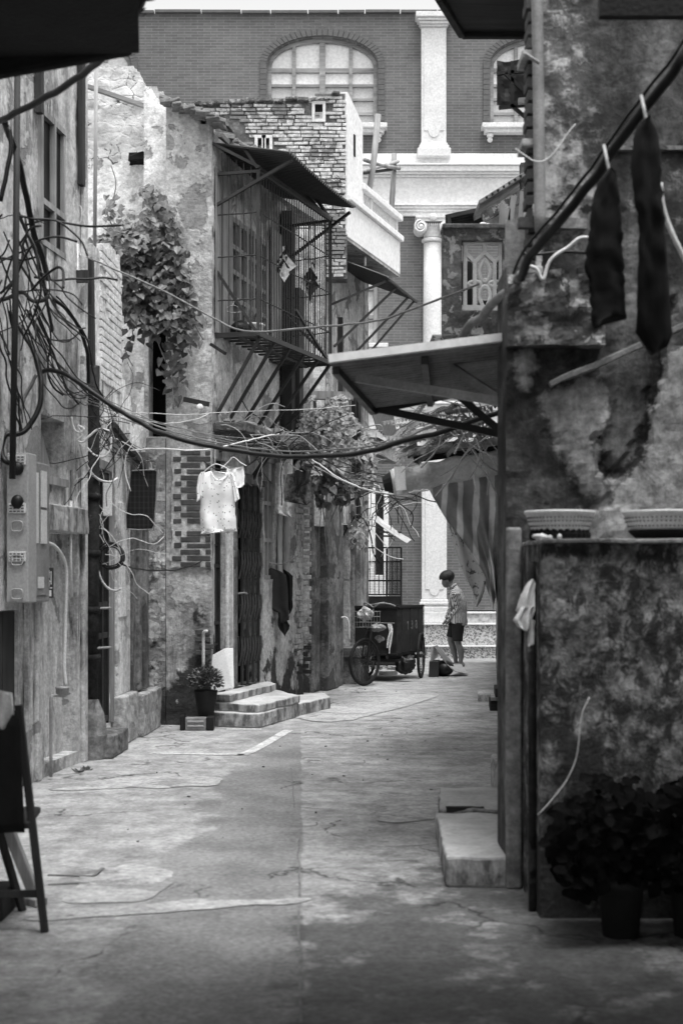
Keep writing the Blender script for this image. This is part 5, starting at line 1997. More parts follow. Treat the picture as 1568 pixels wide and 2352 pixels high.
    for k, o in enumerate(([(1222, 1330), (1228, 1335), (1228, 1400), (1214, 1440), (1205, 1430), (1192, 1400), (1182, 1410), (1196, 1365), (1208, 1342)],
                           [(1196, 1395), (1226, 1390), (1220, 1440), (1208, 1450), (1188, 1440), (1178, 1424)],
                           [(1216, 1420), (1226, 1425), (1224, 1480), (1212, 1484)])):
        sheet(o, 6.3 - .02 * k, .03, 'rag', 'fold', t, 12, .018, k * 3, 22)


def xr(d):
    return .80 + (d - 6.9) * .106


def make_right_side():
    H = thing('corner_house', 'near corner house with peeling blurred plaster filling the right of the view', 'house', (1.6, 6.9, 0))
    light = [[(1232, 910), (1300, 872), (1380, 868), (1402, 905), (1395, 960), (1368, 1005), (1378, 1070), (1398, 1098), (1376, 1150), (1330, 1130), (1290, 1060), (1262, 1000)],
             [(1180, 800), (1226, 790), (1240, 840), (1222, 900), (1190, 905), (1176, 850)],
             [(1515, 835), (1600, 760), (1720, 760), (1720, 1260), (1230, 1260), (1260, 1195), (1402, 1150), (1440, 1090), (1478, 1045), (1490, 960)]]
    crack = [(1545, 690), (1512, 800), (1508, 850), (1490, 930), (1482, 990), (1462, 1050), (1430, 1085), (1395, 1090), (1378, 1070), (1385, 1030), (1372, 1000)]
    crack2 = [(1165, 1085), (1205, 1105), (1250, 1150), (1300, 1190), (1320, 1240)]

    def topx(p):
        return CX + p.x * FPX / p.y, HY - (p.z - HC) * FPX / p.y

    def dist_line(x, y, ln):
        best = 1e9
        for (xa, ya), (xb, yb) in zip(ln, ln[1:]):
            u = max(0, min(1, ((x - xa) * (xb - xa) + (y - ya) * (yb - ya)) / ((xb - xa) ** 2 + (yb - ya) ** 2)))
            best = min(best, math.hypot(x - xa - u * (xb - xa), y - ya - u * (yb - ya)))
        return best

    def sd(x, y, poly):
        dd = dist_line(x, y, poly + [poly[0]])
        return dd if inside(poly, x, y) else -dd

    def relief(p):
        x, y = topx(p)
        k = max(sd(x, y, q) for q in light)
        c = dist_line(x, y, crack)
        k += 30 * noise.noise(p * 9)
        c += 14 * noise.noise(p * 9)
        return .014 * max(-1, min(1, k / 10)) - (.03 if c < 12 else 0) + .006 * noise.noise(p * 17)
    lw = wall('lower_wall', 'peeling_wall', H, (.80, 6.9), (2.9, 6.9), 0, 3.02, (), .4, .032, .03, 2.2, edge=.006, top=lambda s: 3.0 + (.02 * noise.noise(V(s * 9, 0, 0))), disp=relief)
    A1 = lw.data.attributes.new('plaster_layer', 'FLOAT', 'POINT')
    A2 = lw.data.attributes.new('crack_gap', 'FLOAT', 'POINT')
    for i, v in enumerate(lw.data.vertices):
        x, y = topx(ORG[lw] + v.co)
        A1.data[i].value = max(-1, min(1, max(sd(x, y, q) for q in light) / 40))
        A2.data[i].value = min(1, min(dist_line(x, y, crack), dist_line(x, y, crack2) * 2) / 40)
    uw = wall('upper_wall', 'peeling_wall', H, (.955, 6.96), (2.9, 6.96), 2.95, 6.5, (), .3, .06, .02, 2.2)
    A1 = uw.data.attributes.new('plaster_layer', 'FLOAT', 'POINT')
    A2 = uw.data.attributes.new('crack_gap', 'FLOAT', 'POINT')
    for i, v in enumerate(uw.data.vertices):
        p = ORG[uw] + v.co
        A1.data[i].value = -.25 + .7 * noise.noise(p * 1.6)
        x, y = topx(p)
        A2.data[i].value = min(1, dist_line(x, y, [(1250, 478), (1300, 470), (1370, 482), (1440, 478)]) / 26)
    # rough broken ledge
    def rough(p):
        return .035 * noise.noise(p * 9) + .02 * noise.noise(p * 23)
    wall('brick_ledge', 'ledge_rough', H, (.795, 6.80), (1.26, 6.80), 2.62, 2.98, (), .12, .022, .01, 5, disp=rough,
         top=lambda s: 2.96 + .03 * noise.noise(V(s * 11, 2, 5)), edge=.012)
    # end-on brick edge of the upper wall
    mb = MB()
    z = 3.0
    while z < 6.4:
        mb.box((.93 + U(-.006, .006), 7.0, z + .028), (.05, .14, .05))
        z += .064
    mb.build('brick_edge', 'old_brick', H, bev=.004)
    mb = MB()
    for k in range(60):
        mb.box((.958 + U(-.012, .012), 6.95, 3.02 + k * .056), (.03, .05, .06))
    mb.build('plaster_edge', 'stucco_light', H, bev=.006)
    mb = MB()
    for z in (3.0, 3.62, 4.05, 4.6, 5.3):
        mb.box((.925, 6.99, z), (.10, .2, .035))
    mb.build('tie_block', 'concrete', H, bev=.005)
    # upper storey bulk behind, out of which the eave projects
    MB().box((2.9, 8.9, 4.9), (2.96, 3.3, 3.7)).build('rear_storey', 'stucco', H)
    mb = MB()
    mb.beam(P(1262, 884, 6.84), P(1470, 792, 6.84), .05, .03)
    mb.beam(P(1470, 794, 6.84), P(1640, 720, 6.84), .05, .03)
    roughen(mb.build('sloping_ledge', 'pier', H, bev=.006), 4, .012)
    mb = MB()
    mb.beam(P(1190, 512, 6.92), P(1345, 515, 6.92), .05, .05)
    mb.build('lintel', 'concrete_dark', H)
    MB().tube(catmull([P(1232, -60, 6.86), P(1236, 200, 6.86), P(1238, 380, 6.86), P(1240, 530, 6.86)], 4), .028, 10).build('drain_pipe', 'grey_metal', H, smooth=True)
    MB().box((1.75, 6.94, 3.6), (.9, .05, .02)).build('sill', 'concrete_dark', H)
    MB().obox(V(.795, 6.865, 0), V(.075, 0, 0), V(0, .05, 0), V(0, 0, 1.75)).build('smooth_pier', 'pier', H, bev=.012)
    # low wall in front
    L = thing('low_wall', 'chest high dark-blotched wall block with two baskets on its ledge', 'wall', (1.7, 6.55, 0))
    wall('face', 'low_wall', L, (.878, 6.28), (2.9, 6.28), 0, 1.655, (), .58, .05, .022, 2.6, edge=.008)
    mb = MB().obox(V(.872, 6.25, 1.656), V(2.05, 0, 0), V(0, .62, 0), V(0, 0, .022))
    roughen(mb.build('ledge_top', 'right_patch', L, bev=.006), 4, .008)
    MB().tube([V(.862, 6.42, 0), V(.858, 6.42, 1.58)], .018, 8).build('corner_pipe', 'black_pipe', L, smooth=True)
    mb = MB()
    for k in range(7):
        mb.ball(V(.865 + U(0, .10), 6.28 + U(-.01, .02), 1.686 + U(-.004, .01)), (U(.01, .03), .02, U(.008, .016)), 7)
    tag(mb.build('crumpled_paper', 'rag', smooth=True), 'crumpled pale paper at the corner of the low wall ledge', 'paper')
    # baskets
    for cx, r, lb, dk in ((1285, .158, 'shallow pale woven basket at the left end of the ledge, dark scalloped base', 1), (1525, .185, 'shallow pale woven basket at the frame edge on the ledge, smooth dark base', 0)):
        c = V((cx - CX) * 6.55 / FPX, 6.55, 1.679)
        t = thing('basket', lb, 'basket', c, 'baskets on the low wall')
        prof = [(r * .62, 0), (r * .80, .04), (r * .93, .085), (r * .99, .118), (r * 1.03, .122), (r * 1.03, .134), (r * .97, .134), (r * .9, .085), (r * .6, .012)]
        MB().lathe(c, prof, 40).build('bowl', 'pale_plastic', t, smooth=True)
        mb = MB()
        for q, zz in ((.865, .062), (.93, .084), (.965, .10)):
            for k in range(54):
                a = 2 * PI * k / 54
                mb.box(c + V(math.cos(a) * r * q * 1.01, math.sin(a) * r * q * 1.01, zz), (.007, .007, .007))
        mb.build('perforation', 'pier', t)
        mb = MB()
        if dk:
            for k in range(26):
                a = 2 * PI * k / 26
                mb.lathe(c + V(math.cos(a) * r * .74, math.sin(a) * r * .74, 0), [(.022, .001), (.026, .025), (.012, .05 + U(0, .012))], 6)
        else:
            mb.lathe(c, [(r * .66, .001), (r * .86, .035), (r * .885, .045), (r * .6, .046)], 40)
        mb.build('base', 'black_cloth', t)
    # alley wall running away on the right
    R = thing('row_house', 'row house wall closing the right side of the alley beyond the corner house', 'house', (1.7, 16, 0))
    wall('wall', 'facade', R, (xr(25.5), 25.5), (xr(7.32), 7.32), 0, 3.35, (), .5, .16, .012, 2.5)
    # balcony with open-work panel
    B = thing('parapet_panel', 'mouldy concrete parapet with pierced ornamental panel on the right', 'parapet', (1.05, 11, 3.35))
    X = lambda px: (px - CX) * 11 / FPX
    Zz = lambda py: HC + (HY - py) * 11 / FPX
    mb = panel_holes(MB(), [(X(1017), Zz(772)), (X(1175), Zz(772)), (X(1175), Zz(526)), (X(1017), Zz(526))],
                     [[(X(1060), Zz(712)), (X(1154), Zz(712)), (X(1154), Zz(552)), (X(1060), Zz(552))]], 11.0, .16)
    mb.build('frame', 'mossy', B, bev=.01)
    mb = MB().obox(V(X(1015), 10.97, Zz(526)), V(.58, 0, 0), V(0, .22, 0), V(0, 0, .04))
    mb.build('coping', 'concrete_dark', B, bev=.01)
    MB().obox(V(X(990), 10.9, Zz(790)), V(.66, 0, 0), V(0, 2.0, 0), V(0, 0, .06)).build('floor_slab', 'mossy', B, bev=.01)
    MB().obox(V(X(1018), 11.17, Zz(772)), V(.10, .0, 0), V(.19, 1.8, 0), V(0, 0, Zz(540) - Zz(772))).build('side_parapet', 'mossy', B)
    yy = 11.05
    mb = MB()

    def bar(x0, y0, x1, y1, w):
        mb.beam(P(x0, y0, yy), P(x1, y1, yy), .05, w * yy / FPX, up=(0, 1, 0)) if False else mb.prism(strip(x0, y0, x1, y1, w), V(0, .05, 0))

    def strip(x0, y0, x1, y1, w):
        a, b = P(x0, y0, yy + U(-.002, .002)), P(x1, y1, yy)
        b.y = a.y
        d = (b - a).normalized()
        n = V(d.z, 0, -d.x) * (w * yy / FPX / 2)
        return [a - n, a + n, b + n, b - n]
    for x in (1068, 1150):
        bar(x, 552, x, 712, 9)
    for x in (1090, 1136):
        bar(x, 598, x, 712, 8)
    bar(1113, 552, 1113, 580, 9)
    for s in (-1, 1):
        bar(1113 + s * 45, 578, 1113 + s * 23, 600, 8)
        bar(1113 + s * 23, 600, 1113, 578, 8)
    bar(1060, 706, 1154, 706, 12)
    bar(1062, 556, 1154, 556, 9)
    mb.build('lattice', 'white_stone', B)
    mb = MB()
    for x0, x1, y0 in ((1060, 1094, 600), (1134, 1156, 600), (1098, 1130, 690)):
        mb = MB().prism([P(x0, y0, 11.3), P(x1, y0, 11.3), P(x1, 716, 11.3), P(x0, 716, 11.3)], V(0, .03, 0))
        mb.build('back_board', 'dark_wood', B)
    mb = MB()
    for (cx, cy, rx, ry, up) in ((1113, 622, 12, 26, 1), (1113, 682, 12, 26, -1), (1090, 652, 14, 6, 0), (1136, 652, 14, 6, 0)):
        pts = []
        for k in range(20):
            a = 2 * PI * k / 20
            w = 1.0
            if up:
                w = 1 - .45 * max(0, math.sin(a) * up)
            pts.append(P(cx + rx * math.cos(a) * w, cy - ry * math.sin(a), yy + .02))
        mb.tube(pts, .016, 6, closed=True)
    mb.tube([P(1113 + 10 * math.cos(2 * PI * k / 16), 652 + 10 * math.sin(2 * PI * k / 16), yy + .02) for k in range(16)], .013, 6, closed=True)
    mb.build('rosette', 'white_stone', B, smooth=True)
    # dark lean-to above and tiled gable
    T = thing('tiled_roof', 'old tiled gable roof end above the pierced parapet on the right', 'roof', P(1160, 530, 12))
    mb = MB()
    n = 9
    for k in range(n):
        a = P(1102 + k * 13, 468 - k * 8.2, 12)
        mb.obox(a, V(.075, 0, .045), V(0, 1.4, 0), V(-.01, 0, .035))
    mb.build('tile_course', 'tile', T, bev=.006)
    mb = MB().prism([P(1106, 486, 12.03), P(1240, 410, 12.03), P(1240, 440, 12.03), P(1112, 505, 12.03)], V(0, .1, 0))
    mb.prism([P(1196, 372, 12.05), P(1222, 372, 12.05), P(1222, 440, 12.05), P(1198, 440, 12.05)], V(0, .12, 0))
    mb.build('gable_edge', 'mossy', T)
    mb = MB()
    for x0, y0, x1, y1 in ((1153, 470, 1151, 530), (1165, 480, 1163, 530), (1200, 440, 1192, 530), (1180, 450, 1168, 528)):
        mb.beam(P(x0, y0, 11.9), P(x1, y1, 11.9), .045, .04)
    mb.build('timber', 'grey_wood', T)
    mb = MB().prism([P(1112, 505, 12.3), P(1225, 440, 12.3), P(1225, 530, 12.3), P(1112, 530, 12.3)], V(0, .05, 0))
    mb.build('shadowed_wall', 'stucco', T)
    T = thing('slatted_lean_to', 'black slatted lean-to roof behind the parapet on the right', 'lean-to', P(1080, 525, 12.4))
    mb = MB()
    for k in range(7):
        mb.beam(P(1024, 497 + k * 4.5, 12.4 + k * .02), P(1132, 474 + k * 7.5, 12.6 + k * .02), .02, .035)
    mb.beam(P(1030, 492, 12.38), P(1033, 526, 12.38), .03, .03)
    mb.beam(P(1131, 470, 12.6), P(1133, 528, 12.6), .03, .03)
    mb.prism([P(1032, 500, 12.55), P(1130, 482, 12.8), P(1130, 526, 12.8), P(1032, 526, 12.55)], V(0, .03, 0))
    mb.build('slat', 'dark_wood_x', T)
    mb = MB()
    for k in range(6):
        mb.ball(P(1115 + U(-7, 7), 519 + U(-4, 4), 11.15), (.03, .03, .024), 8)
    tag(mb.build('paper_wad', 'white_cloth', smooth=True), 'crumpled white wad lying on top of the parapet', 'paper')
    # propped metal shade in front of arched window
    T = thing('propped_shade', 'dark sheet shade with struts propped out before the right arched window', 'shade', P(1180, 190, 10.9))
    mb = MB().grid(lambda u, v: P(1141 + 90 * u, 138 + 102 * v, 10.9) + V(0, .03 * math.sin(u * 7) + .02 * noise.noise(V(u * 4, v * 4, 2)), 0), 10, 10)
    mb.build('sheet', 'tin_dark', T, solid=.006)
    mb = MB()
    for x0, y0, x1, y1, m_ in ((1140, 168, 1232, 160, 0), (1145, 247, 1232, 238, 0), (1160, 168, 1232, 236, 0), (1173, 240, 1232, 290, 0), (1176, 140, 1176, 246, 0)):
        mb.beam(P(x0, y0, 10.84), P(x1, y1, 10.84), .025, .025)
    mb.build('strut', 'dark_metal', T)
    MB().beam(P(1190, 232, 10.8), P(1232, 229, 10.8), .05, .04).build('batten', 'pale_wood', T)
    tag(MB().tube([P(1204, 122, 6.6), P(1236, 143, 6.8)], .009, 7).build('peg', 'bamboo', smooth=True), 'short pale peg sticking from the top edge of the corner house', 'peg')
    # dark eave
    T = thing('timber_eave', 'black boxed timber eave hanging over the alley at the upper right', 'eave', (1.0, 9, 5.4))
    poly = [V(1.75, 10.15, 5.4), V(.86, 10.15, 5.4), V(.65, 9.5, 5.4), V(.38, 8.6, 5.4), V(.3, 7.6, 5.4), V(1.75, 7.6, 5.4)]
    MB().prism(poly, V(0, 0, .05)).build('soffit', 'dark_wood_x', T)
    mb = MB()
    for a, b in zip(poly[:4], poly[1:5]):
        mb.beam(a + V(0, 0, .04), b + V(0, 0, .04), .05, .16)
    mb.build('fascia', 'dark_wood_x', T, bev=.01)
    mb = MB().prism([p + V(.0, .05, .14) for p in poly], V(0, 0, .06))
    mb.build('roof', 'tile', T)
    # rolled tarpaulin with striped curtain
    T = thing('rolled_awning', 'rolled grey tarpaulin awning on a board, white cloth over its end', 'awning', P(1020, 1085, 12))
    a, b = P(880, 1112, 12.0), P(1158, 1058, 12.0)
    n = 26
    pts, rr = [], []
    for i in range(n + 1):
        u = i / n
        pts.append(a.lerp(b, .07 + .93 * u) + V(0, 0, .012 * noise.noise(V(u * 6, 1, 1))))
        rr.append(.105 + .012 * noise.noise(V(u * 8, 2, 5)))
    mb = MB().tube(pts, rr, 20)
    for v in mb.v:
        v += V(0, 1, 1) * .012 * noise.noise(v * 11)
    mb.build('roll', 'tarp_roll', T, smooth=True)
    MB().tube([a.lerp(b, .0), a.lerp(b, .072)], [.06, .095], 14).build('roll_core', 'black_tarp', T)
    MB().tube([a.lerp(b, .09), a.lerp(b, .12), a.lerp(b, .15)], [.112, .116, .113], 20).build('end_wrap', 'white_cloth', T, smooth=True)
    mb = MB().grid(lambda u, v: P(905 + 24 * u + 4 * v, 1072 + 55 * v - 2 * u, 11.85 + .02 * math.sin(u * 5)), 5, 5)
    mb.build('white_flap', 'white_cloth', T, solid=.004)
    MB().beam(P(944, 1043, 12.1), P(1160, 1012, 12.1), .3, .05).build('board', 'grey_wood_y', T)
    MB().beam(P(950, 1056, 12.05), P(1160, 1028, 12.05), .06, .05).build('batten', 'dark_wood_x', T)
    # striped curtain

    def topy(u):
        return 1108 - 34 * u

    def fn(u, v):
        lx = [977, 995, 1016, 1038, 1066, 1090, 1110, 1119, 1130]
        k = v * 8
        i = min(7, int(k))
        L = lx[i] + (lx[i + 1] - lx[i]) * (k - i)
        x = L + (1146 - L) * u
        bot = 1380 + 10 * math.sin(u * 9) + (12 if u < .2 else 0) + 14 * max(0, u - .8)
        y = topy(u) + (bot - topy(u)) * v
        return P(x, y, 12.0 + .05 * math.sin(u * 16 + v * 2) * (.3 + v) + .05 * noise.noise(V(u * 3, v * 3, 1)))
    tag(MB().grid(fn, 44, 40).build('striped_curtain', 'curtain', smooth=True, solid=.004), 'torn striped curtain hanging under the rolled awning and tapering to the left', 'curtain')
    fl_ = [(1207, 1031, 1036), (1235, 1038, 1058), (1263, 1045, 1078), (1300, 1058, 1100), (1328, 1069, 1116), (1357, 1086, 1112), (1380, 1090, 1104), (1394, 1092, 1096)]

    def flower(u, v):
        k = v * (len(fl_) - 1)
        i = min(len(fl_) - 2, int(k))
        q = [fl_[i][m] + (fl_[i + 1][m] - fl_[i][m]) * (k - i) for m in range(3)]
        return P(q[1] + (q[2] - q[1]) * u, q[0], 11.93 + .03 * math.sin(u * 6 + v * 9))
    mb = MB().grid(flower, 10, 28)
    tag(mb.build('flowered_cloth', 'flowered', smooth=True, solid=.003), 'pale flowered cloth showing behind the left edge of the striped curtain', 'cloth')
    # hoses and cords on the near wall
    hp = [(1730, -105), (1600, 85), (1568, 132), (1505, 215), (1430, 312), (1372, 398), (1300, 488), (1250, 545), (1215, 592), (1196, 640)]
    wire('black_hose', 'black_wire', [P(x, y, 5.3 + .15 * i) for i, (x, y) in enumerate(hp)], .021, 'thick black hose slanting down across the corner house wall', 'hose', n=9)
    wire('thin_cable', 'black_wire', [P(x - 14 - (i % 2) * 3, y - 12, 5.35 + .15 * i) for i, (x, y) in enumerate(hp)], .007, 'thin dark cable running just above the thick black hose', 'cable')
    wire('grey_hose', 'grey_wire', [P(x, y, d) for x, y, d in ((1196, 632, 6.7), (1165, 668, 7.0), (1128, 700, 7.3), (1106, 728, 7.5), (1078, 748, 7.7), (1062, 772, 7.8), (1058, 795, 7.9))], .024, 'grey hose bending from the wall corner down past the pierced parapet', 'hose', n=9)
    wire('rope', 'rope', [P(x, y, 6.7) for x, y in ((1183, 338), (1205, 355), (1226, 369), (1250, 368), (1275, 345), (1300, 310), (1322, 286))], .0035, 'looped white twisted cord at the top of the corner house edge', 'cord')
    wire('rope', 'rope', [P(x, y, 6.12) for x, y in ((1352, 1600), (1336, 1640), (1329, 1700), (1318, 1758), (1290, 1810), (1235, 1874))], .0032, 'white twisted cord dangling against the mouldy low wall', 'cord')
    wire('rope', 'white_wire', [P(x, y, 5.9) for x, y in ((1514, 420), (1524, 470), (1538, 530), (1568, 590), (1600, 640))], .011, 'thick white cord beside the longer black garment', 'cord')
    wire('cord_loop', 'white_wire', [P(x, y, 6.75) for x, y in ((1210, 610), (1232, 618), (1248, 640), (1262, 600), (1300, 570), (1330, 548), (1352, 545))], .009, 'short pale cord looped below the thick hose', 'cord')
    wire('cord_loop', 'black_wire', [P(x, y, 6.78) for x, y in ((1196, 580), (1240, 585), (1300, 578), (1345, 580))], .008, 'dark cord stapled level across the corner house wall', 'cord')
    # potted plants in the dark corner
    for cx, lb, poly in ((1425, 'dark leafy plant in a dark rimmed pot against the low wall', [(1262, 1925), (1280, 1850), (1335, 1830), (1360, 1772), (1420, 1776), (1480, 1800), (1500, 1900), (1480, 2010), (1400, 2030), (1300, 2060), (1270, 2000)]),
                         (1590, 'dark leafy plant in a pot cut by the right frame edge', [(1480, 1850), (1520, 1800), (1560, 1790), (1700, 1790), (1700, 2040), (1500, 2040)])):
        d = 5.98
        c = V((cx - CX) * d / FPX, d, 0)
        t = thing('potted_plant', lb, 'potted plant', c, 'potted plants at the low wall')
        MB().lathe(c, [(.075, 0), (.095, .20), (.112, .205), (.115, .24), (.10, .245), (.09, .21), (.02, .2)], 24).build('pot', 'pot_dark', t, smooth=True)
        mb = foliage(poly, 520, 5.75, 6.22, .04, .085, 'oval', .2, gap=-.3)
        mb.build('leaves', 'dark_leaf', t)
        st = MB()
        for k in range(12):
            x, y = U(poly[1][0], poly[1][0] + 150), U(1850, 1950)
            st.tube(catmull([c + V(U(-.03, .03), U(-.03, .03), .2), P(x, y + 90, d), P(x, y, d)], 4), .006, 5)
        st.build('stem', 'dark_wood', t)
    # creeper with feathery leaves behind the awning
    t = thing('feathery_creeper', 'feathery leaved creeper and dry twigs tangled under the near awning', 'creeper', P(1060, 1040, 11.5))
    mb, st = MB(), MB()
    for k in range(64):
        x, y = U(930, 1150), U(915, 1050)
        if x < 960 and y < 930 or y > 1050 - (x - 930) * .16:
            continue
        p = P(x, y, U(11.2, 12.3))
        d = V(-U(.3, 1), U(-.6, .2), U(-.7, .1)).normalized()
        n = RN.randint(7, 11)
        L = U(.16, .3)
        side = d.cross(V(0, -.4, 1)).normalized()
        st.tube([p, p + d * L], .002, 4)
        for q in range(n):
            for s in (-1, 1):
                mb.leaf(p + d * (L * (q + .5) / n), side * s + d * .5 - V(0, 0, .3), V(0, -.6, .8), U(.05, .075), .032, 'oval')
    mb.build('leaves', 'vine', t)
    for k in range(60):
        x, y = U(1040, 1150), U(925, 1035)
        pts = [P(x, y, U(10.8, 12))]
        dd = V(U(-.2, .2), U(-.1, .1), U(-.2, .1))
        for q in range(3):
            pts.append(pts[-1] + dd * U(.4, 1) + V(U(-.05, .05), U(-.05, .05), U(-.06, .06)))
        st.tube(catmull(pts, 3), U(.003, .008), 4)
    st.build('twig', 'twig', t)
    # tarps overhead near the camera, extended out of view to shade the foreground
    T = thing('black_tarp', 'black tarpaulin awning blotting out the upper left corner', 'tarpaulin', (-2, 5, 3.7))
    ed = [(-.86, 6.05), (-.80, 5.6), (-.66, 5.0), (-.5, 4.0), (-.45, 2.6), (-.45, .8)]
    poly = [V(x, y, 3.74) for x, y in ed] + [V(-3.6, .8, 3.6), V(-3.6, 6.0, 3.58)]
    mb = MB().prism(poly, V(0, 0, .05))
    mb.build('sheet', 'black_tarp', T)
    MB().obox(V(-3.55, 5.98, 3.235), V(2.66, .06, .505), V(0, .06, 0), V(0, 0, .2)).build('valance', 'black_tarp', T, bev=.02)
    mb = MB()
    for k in range(26):
        p = V(-.82 + U(-.05, .05), 5.55 + U(-.3, .3), 3.82 + U(-.04, .08))
        mb.leaf(p, V(U(-.5, .8), U(-.5, .5), U(-.3, .6)), V(0, -.7, .6), U(.03, .06), .03, 'oval')
    mb.build('stray_leaf', 'dark_leaf', T)
    T = thing('black_canopy', 'black square canopy edge at the top right corner, with unseen sheet added for shade', 'canopy', (1.9, 3, 3.46))
    MB().obox(V(-.44, -2.5, 3.54), V(3.94, 0, 0), V(0, 7.35, 0), V(0, 0, .06)).build('shade_sheet', 'black_tarp', T)  # added sheet, out of view, widened over the alley to darken the foreground
    MB().obox(V(.90, 4.95, 3.463), V(2.6, 0, 0), V(0, .04, 0), V(0, 0, .3)).build('valance', 'black_tarp', T)
    # courtyard side wall, mostly outside the view
    W = wall('side_wall', 'low_wall', None, (2.75, 6.25), (2.75, -3.0), 0, 5.5, (), .3, .3, .01, 2)
    tag(W, 'plain plastered yard wall right of the potted plants, outside the frame edge', 'wall')


def wheel(T, c, ax, r, name, spokes=28):
    """bicycle wheel: tyre, rim, spokes, hub; ax = axle direction"""
    ax = Vector(ax).normalized()
    u = ax.cross(V(0, 0, 1)).normalized()
    v = V(0, 0, 1)
    ring = lambda rr, n=40: [c + (u * math.cos(2 * PI * k / n) + v * math.sin(2 * PI * k / n)) * rr for k in range(n)]
    w = MB().tube(ring(r - .02), .021, 8, closed=True).build(name, 'rubber', T, smooth=True)
    MB().tube(ring(r - .045), .010, 6, closed=True).build('rim', 'rusty', w, smooth=True)
    mb = MB()
    for k in range(spokes):
        a = 2 * PI * k / spokes
        b = a + (.5 if k % 2 else -.5)
        s = ax * (.03 if (k // 2) % 2 else -.03)
        mb.tube([c + s + (u * math.cos(b) + v * math.sin(b)) * .03, c + (u * math.cos(a) + v * math.sin(a)) * (r - .045)], .0028, 4)
    mb.build('spokes', 'rusty', w)
    MB().tube([c - ax * .055, c + ax * .055], .028, 10).build('hub', 'dark_metal', w)
    return w


def text_obj(body, size, loc, rot, mat, parent, name):
    cu = bpy.data.curves.new(name, 'FONT')
    cu.body = body
    cu.size = size
    cu.extrude = .002
    ob = bpy.data.objects.new(name, cu)
    COL.objects.link(ob)
    bpy.context.view_layer.update()
    dg = bpy.context.evaluated_depsgraph_get()
    me = bpy.data.meshes.new_from_object(ob.evaluated_get(dg))
    bpy.data.objects.remove(ob)
    me.materials.clear()
    me.materials.append(M[mat])
    o = bpy.data.objects.new(name, me)
    COL.objects.link(o)
    o.parent = parent
    o.location = Vector(loc) - ORG[parent]
    o.rotation_euler = rot.to_euler() if hasattr(rot, 'to_euler') else rot
    ORG[o] = Vector(loc)
    return o


